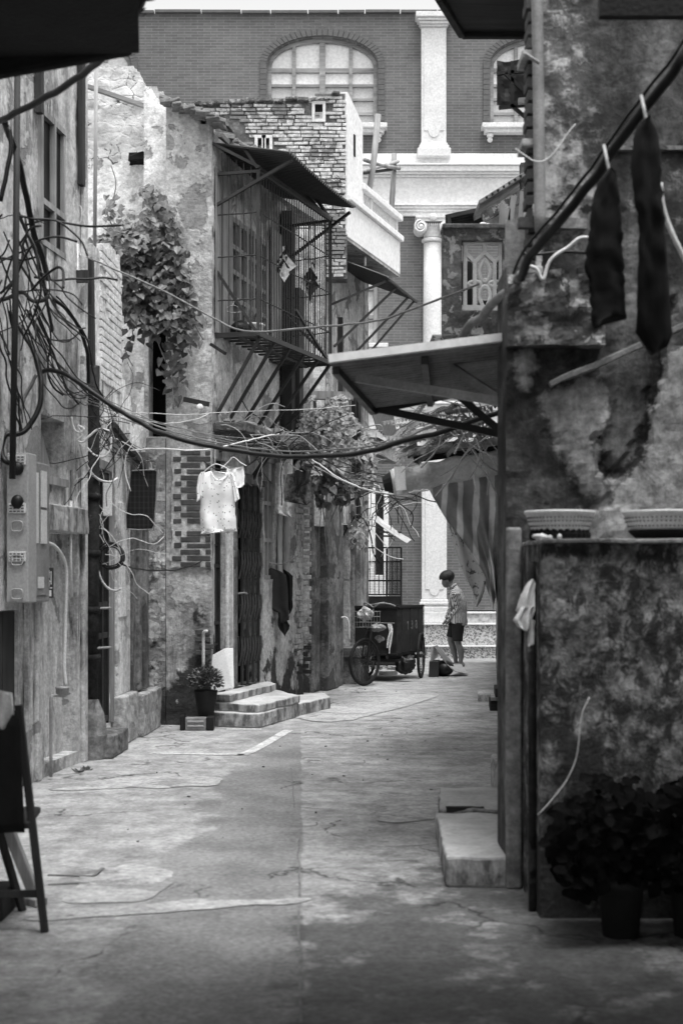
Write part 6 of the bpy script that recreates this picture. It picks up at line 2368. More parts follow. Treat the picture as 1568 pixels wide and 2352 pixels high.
def make_cart():
    th = math.radians(20)
    fw = V(-math.sin(th), -math.cos(th), 0)
    sd = V(math.cos(th), -math.sin(th), 0)
    c0 = V(.80, 20.6, 0)          # front right corner of the box
    W, L = .70, 1.32
    T = thing('cargo_tricycle', 'dark cargo tricycle with wooden box parked by the left houses', 'tricycle', c0 - sd * .35 - fw * .3)
    zb, zt = .42, 1.07
    fl = c0 - sd * W
    up = V(0, 0, 1)
    # box
    mb = MB()
    mb.obox(fl + up * zb, sd * W, fw * -.025, up * (zt - zb))
    mb.obox(fl - fw * (L - .025) + up * zb, sd * W, fw * -.025, up * (zt - zb))
    mb.obox(fl - fw * .026 + up * zb, sd * .025, fw * -(L - .055), up * (zt - zb))
    mb.obox(fl + up * (zb - .03), sd * W, fw * -L, up * .028)
    box = mb.build('box', 'cart_paint', T, bev=.004)
    mb = MB()
    for k in range(6):
        mb.obox(c0 - fw * (.027 + k * (L - .055) / 6) - sd * .025 + up * zb, sd * (.026 + .004 * (k % 2)), fw * -((L - .055) / 6 - .012), up * (zt - zb - .002))
    pl = mb.build('side_plank', 'cart_plank', box, bev=.003)
    mb = MB()
    mb.obox(fl + up * zt + fw * .015 - sd * .015, sd * (W + .03), fw * -.05, up * .04)
    mb.obox(c0 + up * zt + fw * .014 + sd * .015, sd * -.05, fw * -(L + .03), up * .038)
    mb.obox(fl + up * (zt + .001) - sd * .014 - fw * .04, sd * .05, fw * -(L - .05), up * .037)
    mb.obox(fl - fw * (L - .03) + up * zt, sd * W, fw * -.05, up * .036)
    mb.obox(c0 - fw * (L - .0) + up * (zb + .2), sd * .012, fw * -.02, up * .45)
    mb.build('top_rail', 'cart_paint', box, bev=.004)
    mb = MB()
    mb.tube([fl + up * (zt + .02), fl + up * (zt + .06) + sd * .35, fl + up * (zt + .09) + sd * .5 - fw * .05], .012, 6)
    mb.build('rope_end', 'grey_wire', box)
    # numbers and stamps on the planks
    rot = Matrix((tuple(-fw), tuple(up), tuple(sd))).transposed()
    for k, ch in ((2, '1'), (3, '3'), (4, '8')):
        p = c0 + sd * .007 - fw * (.05 + k * (L - .055) / 6) + up * (zb + .33)
        text_obj(ch, .19, p, rot, 'chalk', box, 'number')
    mb = MB()
    for z in (.20, .46):
        for r_ in range(4):
            for c_ in range(4):
                if RN.random() < .7:
                    mb.obox(c0 + sd * .006 - fw * (.06 + c_ * .03) + up * (zb + z + r_ * .028), sd * .003, fw * -U(.012, .026), up * U(.006, .02))
    mb.build('stamp', 'cart_plank', box)
    # ribbon / straps hanging at the front
    mb = MB()
    for s0, l, w_ in ((.0, .36, .035), (.03, .44, .03)):
        p = fl + sd * (.58 + s0) + fw * .012 + up * .86
        mb.grid(lambda u, v, p=p, l=l, w_=w_: p + sd * (w_ * (u - .5) * (1 - .3 * v) + .02 * math.sin(v * 5)) - up * l * v + fw * .012 * math.sin(v * 12 + u * 3), 3, 12)
    mb.build('hanging_strip', 'white_cloth', box, solid=.003)
    MB().tube([fl + sd * .38 + fw * .02 + up * .86, c0 - sd * .03 + fw * .02 + up * .86], .006, 5).build('hook_bar', 'grey_metal', box)
    # chassis
    mb = MB()
    for k in (.12, .55):
        mb.beam(fl + sd * k - fw * .0 + up * (zb - .06), fl + sd * k - fw * L + up * (zb - .06), .04, .05)
    for k in (.1, .6, 1.1):
        mb.beam(fl - fw * k + up * (zb - .11), c0 - fw * k + up * (zb - .11), .04, .04)
    mb.build('chassis', 'dark_metal', T)
    # wheels
    rc = c0 - fw * .98 + sd * .07 + up * .345
    wheel(T, rc, sd - fw * .15, .345, 'rear_wheel')
    wheel(T, rc - sd * (W + .14), sd, .345, 'rear_wheel')
    MB().tube([rc, rc - sd * (W + .14)], .016, 8).build('axle', 'dark_metal', T)
    fc = V(.325, 19.95, .335)
    hd = V(-math.sin(math.radians(40)), -math.cos(math.radians(40)), 0)
    fax = V(hd.y, -hd.x, 0)
    wheel(T, fc, fax, .335, 'front_wheel', 36)
    # fork, stem, handlebar
    st = fc - hd * .13 + up * .50
    mb = MB()
    for s in (-1, 1):
        mb.tube(catmull([fc + fax * (.05 * s), fc + fax * (.05 * s) - hd * .05 + up * .3, st + fax * .04 * s], 3), .012, 7)
    mb.tube([st, st - hd * .06 + up * .24], .018, 8)
    mb.build('fork', 'dark_metal', T, smooth=True)
    hb = st - hd * .07 + up * .26
    mb = MB()
    for s in (-1, 1):
        mb.tube(catmull([hb, hb + fax * (.12 * s) + up * .06, hb + fax * (.24 * s) + up * .05 - hd * .08, hb + fax * (.27 * s) - hd * .22 + up * .0], 4), .011, 7)
    mb.build('handlebar', 'grey_metal', T, smooth=True)
    mb = MB()
    for s in (-1, 1):
        mb.tube([hb + fax * (.266 * s) - hd * .16 + up * .02, hb + fax * (.27 * s) - hd * .25 + up * -.01], .017, 7)
    mb.build('grip', 'rubber', T)
    # frame tubes to box
    mb = MB()
    md = fl + sd * .35
    mb.tube([st + up * .05, md + up * .5 + fw * .12, md + up * (zb - .05)], .016, 8)
    mb.tube([st - up * .03, md + fw * .25 + up * .30, md + up * .30 - fw * .3], .018, 8)
    mb.tube([md + fw * .25 + up * .30, md + fw * .22 + up * .78], .014, 7)
    mb.build('frame', 'dark_metal', T, smooth=True)
    mb = MB().tube([md + fw * .25 + up * .30 + sd * (.09 * math.cos(0)), md + fw * .25 + up * .30 - sd * .09], .012, 6)
    ring = [md + fw * (.25 + .09 * math.cos(2 * PI * k / 20)) + up * (.3 + .09 * math.sin(2 * PI * k / 20)) + sd * .06 for k in range(20)]
    mb.tube(ring, .008, 5, closed=True)
    mb.beam(md + fw * .25 + up * .3 + sd * .09, md + fw * .38 + up * .22 + sd * .09, .015, .02)
    mb.beam(md + fw * .25 + up * .3 - sd * .09, md + fw * .12 + up * .38 - sd * .09, .015, .02)
    mb.build('crank', 'dark_metal', T)
    mb = MB().ball(md + fw * .22 + up * .80, (.10, .13, .045), 12)
    mb.build('saddle', 'black_plastic', T, smooth=True)
    # basket and its load
    bc = st + hd * .14 + up * .09 - fax * .05
    mb = MB()
    for k in range(7):
        for (p, q) in ((bc + fax * (-.15 + .05 * k) + hd * .1 - up * .1, bc + fax * (-.15 + .05 * k) + hd * .1 + up * .12), (bc + fax * (-.15 + .05 * k) - hd * .1 - up * .1, bc + fax * (-.15 + .05 * k) - hd * .1 + up * .12)):
            mb.tube([p, q], .003, 4)
    for z in (-.1, -.03, .05, .12):
        mb.tube([bc + fax * .155 + hd * .1 + up * z, bc - fax * .155 + hd * .1 + up * z, bc - fax * .155 - hd * .1 + up * z, bc + fax * .155 - hd * .1 + up * z], .004, 4, closed=True)
    mb.build('basket', 'grey_metal', T)

    def crumple(c, r, name, mat, label, cat, n=14, amp=.3):
        mb = MB()
        for q in range(3):
            o = Vector(c) + V(U(-.3, .3) * r[0], U(-.3, .3) * r[1], U(-.2, .4) * r[2])
            mb.ball(o, Vector(r) * U(.6, .9), n)
        cc = Vector(c)
        for v in mb.v:
            d = (v - cc)
            v += d * (amp * noise.noise(v * 19) + amp * .6 * noise.noise(v * 41))
        o = mb.build(name, mat)
        return tag(o, label, cat)
    crumple(bc + up * .06, (.11, .085, .10), 'plastic_bag', 'rag', 'crumpled white plastic bags stuffed in the tricycle basket', 'bag', 16, .5)
    crumple(P(868, 1442, 19.85), (.13, .08, .07), 'plastic_bag', 'tin', 'greyish plastic bag tied on the tricycle frame behind the basket', 'bag', 14, .45)
    crumple(P(873, 1466, 19.9), (.08, .06, .06), 'plastic_bag', 'tin', 'smaller crumpled bag hanging under the grey plastic bag', 'bag', 12, .45)
    crumple(P(930, 1531, 20.75), (.16, .12, .15), 'sack', 'black_plastic', 'dark sack slumped below the tricycle box near the rear wheel', 'sack', 16, .35)
    # white trays/rubbish below
    mb = MB().box(P(888, 1522, 22.2), (.30, .18, .06), Matrix.Rotation(.2, 3, 'Z'))
    for k in range(10):
        mb.box(P(876 + U(-10, 35), 1512 + U(-4, 6), 22.2), (U(.05, .14), U(.05, .1), U(.01, .03)), Matrix.Rotation(U(-.5, .5), 3, 'Y'))
    for v in mb.v:
        v.z += 0
    zm = min(v.z for v in mb.v)
    for v in mb.v:
        v.z -= zm
        v.z += .002
    tag(mb.build('foam_tray', 'white_plastic'), 'white foam trays and paper lying under the tricycle', 'tray')
    # cardboard by the man
    p = P(1000, 1550, 21.6)
    t = thing('cardboard_sheet', 'opened cardboard sheet propped on a dark bag with its flap on the ground', 'cardboard', V(p.x, 22.0, 0))
    gz = lambda px, d, z: V((px - CX) * d / FPX, d, z)
    Pq = lambda x, y, d_: P(x, y, d_)
    MB().quad(Pq(989, 1522, 21.9), Pq(989, 1489, 21.9), Pq(995, 1484, 21.9), Pq(1007, 1506, 21.8)).build('side_flap', 'cardboard', t, solid=.012)
    MB().quad(Pq(996, 1485, 21.8), Pq(1026, 1527, 21.8), Pq(1040, 1523, 22.7), Pq(1003, 1482, 22.7)).build('panel', 'cardboard_dark', t, solid=.012)
    MB().quad(Pq(1026, 1527, 21.8), Pq(1046, 1543, 21.8), Pq(1075, 1549, 22.0), Pq(1059, 1527, 22.8)).build('flap', 'cardboard', t, solid=.012)
    MB().obox(gz(984, 21.7, 0), V(.15, .02, 0), V(.05, .5, 0), V(.01, 0, .24)).build('box', 'cart_plank', t)
    mb = MB().ball(gz(1018, 22.0, .12), (.16, .25, .125), 14)
    for v in mb.v:
        v += V(1, 1, 0) * .02 * noise.noise(v * 12)
        v.z = max(v.z, .002)
    tag(mb.build('rubbish_bag', 'black_plastic', smooth=True), 'black rubbish bag under the propped cardboard', 'bag')
    # kerb stones / ledge left of the cart
    t = thing('stone_bench', 'low dark stone ledge on blocks beside the tricycle front wheel', 'ledge', gz(770, 20.6, 0))
    MB().obox(gz(757, 20.2, .38), V(.42, 0, 0), V(.2, .8, 0), V(0, 0, .14)).build('slab', 'concrete_dark', t, bev=.01)
    for px, w in ((759, .1), (785, .2)):
        MB().obox(gz(px, 20.25, 0), V(w, 0, 0), V(.2, .6, 0), V(0, 0, .378)).build('block', 'concrete_dark', t, bev=.01)
    # small bell bar
    tag(MB().tube(catmull([gz(783, 19.9, .96), gz(795, 19.9, .96), gz(801, 19.9, .86), gz(802, 19.9, .62)], 4), .012, 7).build('bent_rail', 'pale_plastic', smooth=True), 'bent white rail end left of the tricycle', 'rail')


def make_mesh_gate():
    d = 24.2
    t = thing('mesh_gate', 'iron gate with wire mesh over a dark sheet panel behind the tricycle', 'gate', P(873, 1500, d) * 1)
    x0, x1 = P(829, 0, d).x, P(921, 0, d).x
    zt, zm = P(0, 1258, d).z, P(0, 1366, d).z
    mb = MB()
    for x in (x0, (x0 * .36 + x1 * .64), x1):
        mb.box((x, d, zt / 2), (.03, .03, zt))
    for z in (zt, zt - .24, zm, .06, (zt + zm) / 2 - .16):
        mb.box(((x0 + x1) / 2, d + .003, z), (x1 - x0, .03, .025))
    mb.build('frame', 'dark_metal', t)
    mb = MB()
    n = 9
    for k in range(n + 1):
        x = x0 + (x1 - x0) * k / n
        mb.box((x, d - .015, (zt + zm) / 2), (.012, .012, zt - zm))
    mb.build('bar', 'dark_metal', t)
    mb = MB()
    n = 26
    for k in range(n + 1):
        x = x0 + (x1 - x0) * k / n
        mb.box((x, d + .02, (zt - .24 + zm) / 2), (.004, .004, zt - .24 - zm))
    for k in range(20):
        z = zm + (zt - .24 - zm) * k / 20
        mb.box(((x0 + x1) / 2, d + .024, z), (x1 - x0, .004, .004))
    xm = x0 * .3 + x1 * .7
    for k in range(12):
        x = xm + (x1 - xm) * k / 12
        mb.box((x, d - .03, (zt - .2 + zm) / 2), (.005, .005, zt - .2 - zm))
    mb.build('mesh', 'dark_metal', t)
    MB().box(((x0 + x1) / 2, d + .01, zm / 2), (x1 - x0, .02, zm - .05)).build('sheet_panel', 'dark_metal', t)
    mb = MB()
    for px in (800, 812, 822):
        mb.box((P(px, 0, 22.4).x, 22.4, 1.3), (.09, .06, 2.6))
    tag(mb.build('door_boards', 'dark_wood', bev=.01), 'tall dark door boards between the far houses and the mesh gate', 'boards')


def make_man():
    d = 24.3
    s = .000891
    X0 = 1.367

    def K(zx, zy, dy=0.0):
        return V(X0 + zx * s, d + dy, (2049 - zy) * s)
    T = thing('person', 'person in striped shirt and dark shorts standing with head bowed toward the cardboard', 'person', V(K(640, 0).x, d, 0))
    mb = MB()
    # legs (near = toward camera, negative dy)
    for pts, rr, dy in (([(700, 1240), (690, 1420), (690, 1590), (735, 1720), (748, 1850), (740, 1975)], [.088, .078, .056, .060, .046, .034], -.09),
                        ([(660, 1240), (600, 1400), (565, 1540), (610, 1680), (645, 1830), (668, 1975)], [.088, .075, .055, .058, .044, .033], .09)):
        mb.tube(catmull([K(x, y, dy) for x, y in pts], 4), [r for r in sum([[rr[i] + (rr[min(i + 1, 5)] - rr[i]) * k / 4 for k in range(4)] for i in range(5)], [])] + [rr[-1]], 12)
        ax, ay = pts[-1]
        f0 = K(ax, 2010, dy)
        mb.ball(f0 + V(-.045, -.01, -.005), (.115, .043, .036), 12)
        mb.ball(f0 + V(.03, 0, .005), (.045, .036, .045), 10)
        for q in range(5):
            mb.tube([f0 + V(-.12, -.03 + q * .015, -.018), f0 + V(-.155 + abs(q - 1) * .006, -.034 + q * .017, -.024)], .0105 - .001 * q, 7)
    # torso
    tor = [(690, 1250, .115), (695, 1150, .115), (700, 1000, .115), (690, 850, .122), (680, 720, .118), (650, 620, .095), (610, 560, .06)]
    for dx in (-.055, .055):
        mb.tube(catmull([K(x, y, dx) for x, y, r in tor], 3), sum([[tor[i][2] * .85 + (tor[i + 1][2] - tor[i][2]) * .85 * k / 3 for k in range(3)] for i in range(6)], []) + [.05], 14)
    # neck + head
    mb.tube([K(640, 600), K(585, 510), K(540, 440)], [.062, .052, .05], 12)
    hc = K(490, 372)
    rot = Matrix.Rotation(math.radians(-20), 3, 'Y')
    mb.ball(hc + V(.005, 0, .022), (.104, .082, .104), 18, rot)
    mb.ball(K(455, 440), (.062, .056, .075), 14, rot)
    mb.ball(K(470, 505), (.035, .04, .028), 10)
    mb.tube([K(424, 405), K(404, 470), K(420, 478)], [.010, .016, .010], 8)
    for zy, r in ((496, .009), (507, .010)):
        mb.tube([K(426, zy, -.02), K(421, zy, 0), K(426, zy, .02)], r, 6)
    for sy in (-1, 1):
        mb.ball(K(428, 425, sy * .03), (.012, .014, .010), 8)
        mb.ball(K(495, 405, sy * .077), (.020, .010, .032), 10)
    # arms
    for pts, rr, dy in (([(640, 630), (668, 760), (690, 900), (610, 1020), (530, 1130)], [.056, .048, .042, .037, .026], -.19),
                        ([(610, 630), (600, 780), (590, 920), (540, 1030), (490, 1140)], [.055, .047, .041, .036, .026], .19)):
        q = [K(x, y, dy * (1.0 - .10 * i)) for i, (x, y) in enumerate(pts)]
        mb.tube(catmull(q, 4), sum([[rr[i] + (rr[i + 1] - rr[i]) * k / 4 for k in range(4)] for i in range(4)], []) + [rr[-1]], 12)
        w = q[-1]
        hdir = (K(440, 1270) - K(530, 1130)).normalized()
        per = V(0, 1, 0)
        flat = hdir.cross(per).normalized()
        mb.ball(w + hdir * .05, (.024, .038, .05), 12, Matrix((tuple(flat), tuple(per), tuple(hdir))).transposed())
        for k, (ln, off) in enumerate(((.078, -.030), (.088, -.010), (.082, .010), (.066, .028))):
            b = w + hdir * .082 + per * off
            curl = V(-.35, 0, -.25) if True else V(0, 0, 0)
            p1 = b + hdir * ln * .4
            p2 = p1 + (hdir * .75 + V(-.5, 0, -.05)).normalized() * ln * .35
            p3 = p2 + (hdir * .35 + V(-.5, 0, .45)).normalized() * ln * .3
            mb.tube(catmull([b - hdir * .02, b, p1, p2, p3], 2), .0088, 7)
        tb = w + hdir * .035 - per * .036 - flat * .0
        mb.tube(catmull([tb, tb + hdir * .03 + V(-.015, -.015, 0), tb + hdir * .06 + V(-.03, -.012, -.0)], 3), .010, 7)
    o = mb.build('body', 'skin', T, smooth=True)
    m = o.modifiers.new('remesh', 'REMESH')
    m.mode = 'VOXEL'
    m.voxel_size = .0065
    m.use_smooth_shade = True
    m = o.modifiers.new('smooth', 'SMOOTH')
    m.factor = .5
    m.iterations = 2
    # hair
    mb = MB()
    mb.ball(K(480, 322) + V(.004, 0, .0), (.130, .100, .108), 24, rot)
    keep = []
    for f in mb.f:
        c = sum((mb.v[i] for i in f), V(0, 0, 0)) / len(f)
        zx, zy = (c.x - X0) / s, 2049 - c.z / s
        low = 385 if zx < 440 else (372 if zx < 520 else 440)
        if zy < low - (0 if zx < 600 else 0):
            keep.append(f)
    mb.f = keep
    used = sorted({i for f in keep for i in f})
    mp = {i: k for k, i in enumerate(used)}
    mb.v = [mb.v[i] + V(1, 1, 1) * .005 * noise.noise(mb.v[i] * 60) for i in used]
    mb.f = [tuple(mp[i] for i in f) for f in keep]
    mb.tube(catmull([K(470, 212), K(440, 214), K(420, 222)], 3), .004, 4)
    mb.build('hair', 'hair', T, smooth=True, solid=.012)
    # shirt: body, yoke, sleeves and collar as one mesh
    mb = MB()
    sec = [(690, 1232, .168, .185), (695, 1180, .165, .19), (690, 1080, .152, .185), (700, 980, .150, .185), (700, 880, .152, .19), (690, 780, .150, .20), (670, 690, .135, .205), (645, 620, .10, .19), (625, 575, .075, .13), (608, 535, .062, .075)]
    n = 34
    vs, fs = [], []
    for j, (zx, zy, rx, ry) in enumerate(sec):
        c = K(zx, zy)
        tl = .05 if j > 6 else 0
        for k in range(n):
            a = 2 * PI * k / n
            fold = 1 + (.035 * math.sin(a * 9 + j * .6) + .04 * noise.noise(V(math.cos(a) * 2, math.sin(a) * 2, zy * .008))) * (1 if j < 7 else .2)
            hem = .02 * math.sin(2 * a) if j == 0 else 0
            vs.append(c + V(math.cos(a) * rx * fold, math.sin(a) * ry * fold, hem + tl * math.cos(a)))
    for j in range(len(sec) - 1):
        for k in range(n):
            l = (k + 1) % n
            fs.append((j * n + k, j * n + l, (j + 1) * n + l, (j + 1) * n + k))
    mb.add(vs, fs)
    for pts, dy in (([(640, 625), (660, 720), (680, 820), (692, 905), (640, 985), (585, 1050), (530, 1120)], -.19), ([(612, 625), (602, 740), (595, 840), (588, 925), (560, 1000), (530, 1060), (498, 1128)], .19)):
        rr = [.072, .066, .062, .060, .055, .050, .042]
        q = [K(x, y, dy * (1.0 - .075 * i)) for i, (x, y) in enumerate(pts)]
        cp = catmull(q, 4)
        r2 = sum([[rr[i] + (rr[i + 1] - rr[i]) * k / 4 for k in range(4)] for i in range(6)], []) + [rr[-1]]
        r2 = [r * (1 + .10 * math.sin(i * 1.7) * (.4 + i / 30)) for i, r in enumerate(r2)]
        mb.tube(cp, r2, 14)
    mb.tube(catmull([K(545, 560, -.03), K(600, 500, -.066), K(655, 462, 0), K(600, 500, .066), K(545, 560, .03)], 4), .02, 7)
    mb.build('shirt', 'shirt', T, smooth=True)
    # shorts
    mb = MB()
    for pts, dy in (([(695, 1200), (690, 1300), (685, 1420), (682, 1552)], -.08), ([(665, 1200), (640, 1300), (605, 1400), (585, 1490)], .085)):
        mb.tube(catmull([K(x, y, dy) for x, y in pts], 4), [.115, .115, .113, .110, .108, .105, .102, .099, .096, .094, .092, .091, .090], 16)
    mb.build('shorts', 'shorts', T, smooth=True)


def rnd_tangle(box, d0, d1, n, r0, r1, name, mat, label, seg=5, jump=.16, parent=None):
    mb = MB()
    for k in range(n):
        x, y = U(box[0], box[2]), U(box[1], box[3])
        pts = [P(x, y, U(d0, d1))]
        dr = V(U(-1, 1), U(-.3, .3), U(-1, .6)).normalized()
        for q in range(seg):
            dr = (dr * 1.5 + V(U(-.9, .9), U(-.3, .3), U(-.9, .6))).normalized()
            pts.append(pts[-1] + dr * U(.5, 1.2) * jump)
        mb.tube(catmull(pts, 4), U(r0, r1), 5)
    o = mb.build(name, mat, parent, smooth=True)
    tag(o, label, 'wires')
    return stuff(o)


def make_wires():
    g = 'cables strung on the left wall'

    def L(pts, d0, d1=None):
        d1 = d0 if d1 is None else d1
        n = len(pts) - 1
        return [P(x, y, d0 + (d1 - d0) * i / n) for i, (x, y) in enumerate(pts)]
    wire('black_cable', 'black_wire', L([(39, 742), (59, 771), (82, 820), (92, 855), (95, 889), (88, 937), (64, 982), (39, 996), (12, 998), (4, 1028), (12, 1058), (36, 1062)], 10.2, 9.8), .019,
         'thick black cable curving down the stucco wall into the meter cabinet', 'cable', g, n=8)
    wire('black_cable', 'black_wire', L([(92, 855), (109, 850), (133, 853), (160, 865), (189, 882), (224, 908), (263, 935), (300, 958), (340, 980), (380, 998), (450, 1018), (560, 1038), (660, 1048), (760, 1047), (850, 1036), (921, 1015), (1011, 992), (1080, 968), (1152, 945)], 10.3, 9.2), .017,
         'thick black cable sagging right across the alley to the near awning', 'cable', g, n=8)
    wire('thin_cable', 'grey_wire', L([(289, 947), (380, 985), (480, 1012), (600, 1032), (720, 1036), (850, 1024), (935, 1004), (1000, 975)], 10.8, 9.6), .006, 'thin grey cable riding just above the thick cable across the alley', 'cable', g)
    wire('black_cable', 'grey_wire', L([(84, 861), (72, 885), (59, 908), (44, 950), (29, 986)], 10.2), .014, 'short dull cable loop leaving the thick cable above the cabinet', 'cable', g, n=8)
    wire('black_cable', 'black_wire', L([(109, 674), (140, 700), (157, 716), (176, 742), (195, 783), (201, 812), (203, 880)], 10.9, 11.6), .015, 'bundled dark cable dropping beside the wall corner to the drain pipe', 'cable', g, n=7)
    wire('black_cable', 'black_wire', L([(78, 709), (94, 748), (115, 791), (127, 826), (141, 859), (150, 885), (163, 905), (180, 928)], 10.4, 11.3), .009, 'dark cable slanting down the middle of the stucco wall', 'cable', g)
    wire('black_cable', 'black_wire', L([(88, 702), (105, 732), (117, 771), (112, 820), (111, 858), (121, 886), (145, 908)], 10.3, 10.8), .008, 'dark cable bowing back below the stucco window', 'cable', g)
    wire('thin_cable', 'black_wire', L([(58, 762), (100, 800), (140, 840), (165, 866), (200, 905)], 10.3, 11.4), .005, 'thin black cable stretched straight across the stucco wall', 'cable', g)
    wire('thin_cable', 'black_wire', L([(130, 680), (160, 715), (190, 760), (205, 800), (220, 880), (250, 930), (270, 950)], 11, 11.6), .007, 'loose black cable passing in front of the painted brick pier', 'cable', g)
    wire('thin_cable', 'black_wire', L([(95, 962), (130, 955), (200, 957), (270, 957)], 10.5, 11.5), .004, 'thin cable stretched level from the wall hook to the cable bundle', 'cable', g)
    # upper left: pole and blurry cables
    tag(MB().tube([P(40, 120, 8.6), P(36, 640, 8.6), P(28, 1100, 8.6)], .02, 8).build('dark_pole', 'dark_wood', smooth=True), 'dark upright pole carrying cables at the far left edge', 'pole')
    wire('black_cable', 'black_wire', L([(352, -40), (318, 20), (285, 85), (240, 128), (190, 170), (110, 220), (20, 266), (-20, 285)], 5.6, 7.6), .017, 'black cable drooping from the tarpaulin edge to the dark pole', 'cable', g, n=8)
    wire('black_cable', 'black_wire', L([(8, 275), (22, 310), (45, 380), (62, 450), (80, 540), (98, 590), (112, 640)], 8.4, 9.2), .02, 'heavy dark cable bundle splaying down from the dark pole', 'cable', g, n=8)
    wire('black_cable', 'black_wire', L([(0, 460), (14, 400), (24, 340), (20, 290)], 8.3), .014, 'dark cable rising to the pole from the frame edge', 'cable', g)
    wire('black_cable', 'black_wire', L([(34, 470), (60, 530), (85, 590), (105, 680), (120, 760)], 8.8, 10), .012, 'dark cable splitting from the bundle toward the wall hook', 'cable', g)
    wire('rusty_bracket', 'rusty', L([(-10, 690), (20, 684), (50, 672), (74, 690), (98, 688), (112, 680)], 9.2), .014, 'knotted rusty bracket tying the cables on the left wall', 'bracket', n=6)
    rnd_tangle((0, 470, 110, 690), 8.6, 9.4, 20, .003, .009, 'wire_tangle', 'black_wire', 'blurred knot of dark wires around the pole at the far left', 5, .13)
    rnd_tangle((180, 930, 310, 1060), 10.8, 12.4, 24, .002, .005, 'wire_tangle', 'black_wire', 'dark tangle of wires where the thick cable leaves the drain pipe', 5, .15)
    rnd_tangle((190, 950, 330, 1070), 10.8, 12.4, 9, .002, .004, 'wire_tangle', 'white_wire', 'pale loose wires mixed in the tangle above the plaid pad', 5, .14)
    rnd_tangle((225, 1130, 262, 1300), 11.8, 12.2, 14, .0015, .0035, 'wire_tangle', 'white_wire', 'tangled white wires hanging right of the black drain pipe', 6, .10)
    rnd_tangle((485, 975, 680, 1020), 14.3, 16.4, 30, .002, .006, 'wire_tangle', 'twig', 'straggling pale wires and stalks heaped on the door canopy', 5, .16)
    rnd_tangle((560, 1000, 690, 1030), 14.3, 16, 14, .004, .008, 'wire_tangle', 'black_wire', 'dark wires below the heaped stalks on the door canopy', 5, .16)
    rnd_tangle((800, 1120, 925, 1220), 18.5, 21.5, 16, .003, .007, 'wire_tangle', 'white_wire', 'cut white wires sprouting below the bushy vine', 5, .16)
    rnd_tangle((800, 1100, 925, 1190), 19, 22, 22, .005, .011, 'wire_tangle', 'black_wire', 'dark cut wires below the bushy vine', 5, .16)
    def bundle(name, mat, a, b, n, sag, r, label, spread=.08):
        mb = MB()
        for k in range(n):
            p = Vector(a) + V(U(-spread, spread), U(-spread, spread), U(-spread, spread))
            q = Vector(b) + V(U(-spread, spread), U(-spread, spread), U(-spread, spread))
            mb.tube(catmull(sagline(p, q, sag * U(.4, 1.5), 8, .015), 4), r * U(.7, 1.3), 5)
        return stuff(tag(mb.build(name, mat, smooth=True), label, 'wires'))
    bundle('wire_bundle', 'grey_wire', P(190, 905, 11.6), P(690, 1012, 16.4), 7, .18, .004, 'grey bundle of thin wires sagging from the drain pipe to the vine')
    bundle('wire_bundle', 'black_wire', P(60, 700, 9.6), P(205, 900, 11.7), 9, .25, .005, 'dark bundle of loose wires draped over the stucco wall')
    bundle('wire_bundle', 'black_wire', P(30, 560, 8.9), P(190, 770, 11.4), 7, .2, .005, 'dark bundle of wires running below the stucco window to the corner')
    bundle('wire_bundle', 'black_wire', P(680, 1030, 16.4), P(925, 1120, 13.0), 6, .12, .004, 'dark bundle of thin wires from the vine to the rolled awning', .12)
    bundle('wire_bundle', 'black_wire', P(200, 960, 11.7), P(330, 1045, 13.2), 8, .12, .004, 'dark bundle of wires behind the pale squiggle on the drain pipe', .1)
    bundle('wire_bundle', 'black_wire', P(2, 700, 9.0), P(60, 985, 9.9), 6, .05, .006, 'dark bundle of wires hanging at the frame edge above the meter cabinet', .06)
    # white bits
    wire('white_cable', 'white_wire', L([(164, 957), (170, 985), (185, 993), (193, 985), (180, 978), (188, 1000), (178, 1012), (190, 1016), (205, 1000), (225, 985), (250, 990)], 11.2), .009, 'crooked white cable squiggle on the drain pipe', 'cable', g)
    wire('white_cable', 'white_wire', L([(182, 1018), (192, 1050), (206, 1080), (225, 1100), (250, 1108), (270, 1098)], 11.5, 12), .010, 'white cable falling in a curve to the plaid pad', 'cable', g)
    wire('white_cable', 'white_wire', L([(201, 1028), (220, 1045), (240, 1049), (254, 1030), (256, 1000)], 11.6), .008, 'short white cable loop over the drain pipe', 'cable', g)
    wire('white_cable', 'white_wire', L([(225, 1310), (235, 1335), (250, 1352), (265, 1357), (276, 1352)], 12.2), .011, 'white cable loop under the black coil', 'cable', g)
    wire('white_cable', 'white_wire', L([(175, 468), (186, 478), (186, 505), (174, 540), (178, 560), (186, 590)], 11.6), .007, 'white rope tied to a peg at the stucco house corner', 'cable', g)
    wire('white_cable', 'white_wire', L([(300, 1035), (360, 1030), (440, 1035), (500, 1028), (560, 1014), (600, 1004), (640, 996)], 12.5, 14.5), .008, 'bundle of pale cable stretched from the plaid pad to the door canopy', 'cable', g)
    wire('white_cable', 'white_wire', L([(285, 945), (350, 950), (430, 952), (500, 948), (600, 943), (700, 940), (815, 930)], 11.5, 17), .004, 'thin white line crossing high from the cable bundle to the vine', 'cable', g)
    wire('white_cable', 'white_wire', L([(300, 955), (340, 968), (400, 971), (450, 962), (480, 950)], 12, 14.2), .004, 'thin white line looping under the round insulator', 'cable', g)
    wire('white_cable', 'white_wire', L([(716, 1055), (745, 1075), (775, 1096), (800, 1108), (840, 1124), (880, 1133), (920, 1134), (960, 1128), (1000, 1122)], 15.5, 12.4), .008, 'double white cable dipping from the vine to the rolled awning', 'cable', g)
    wire('white_cable', 'white_wire', L([(722, 1070), (750, 1085), (790, 1106), (830, 1122), (870, 1131)], 15.4, 14), .006, 'shorter white cable joining the double white cable', 'cable', g)
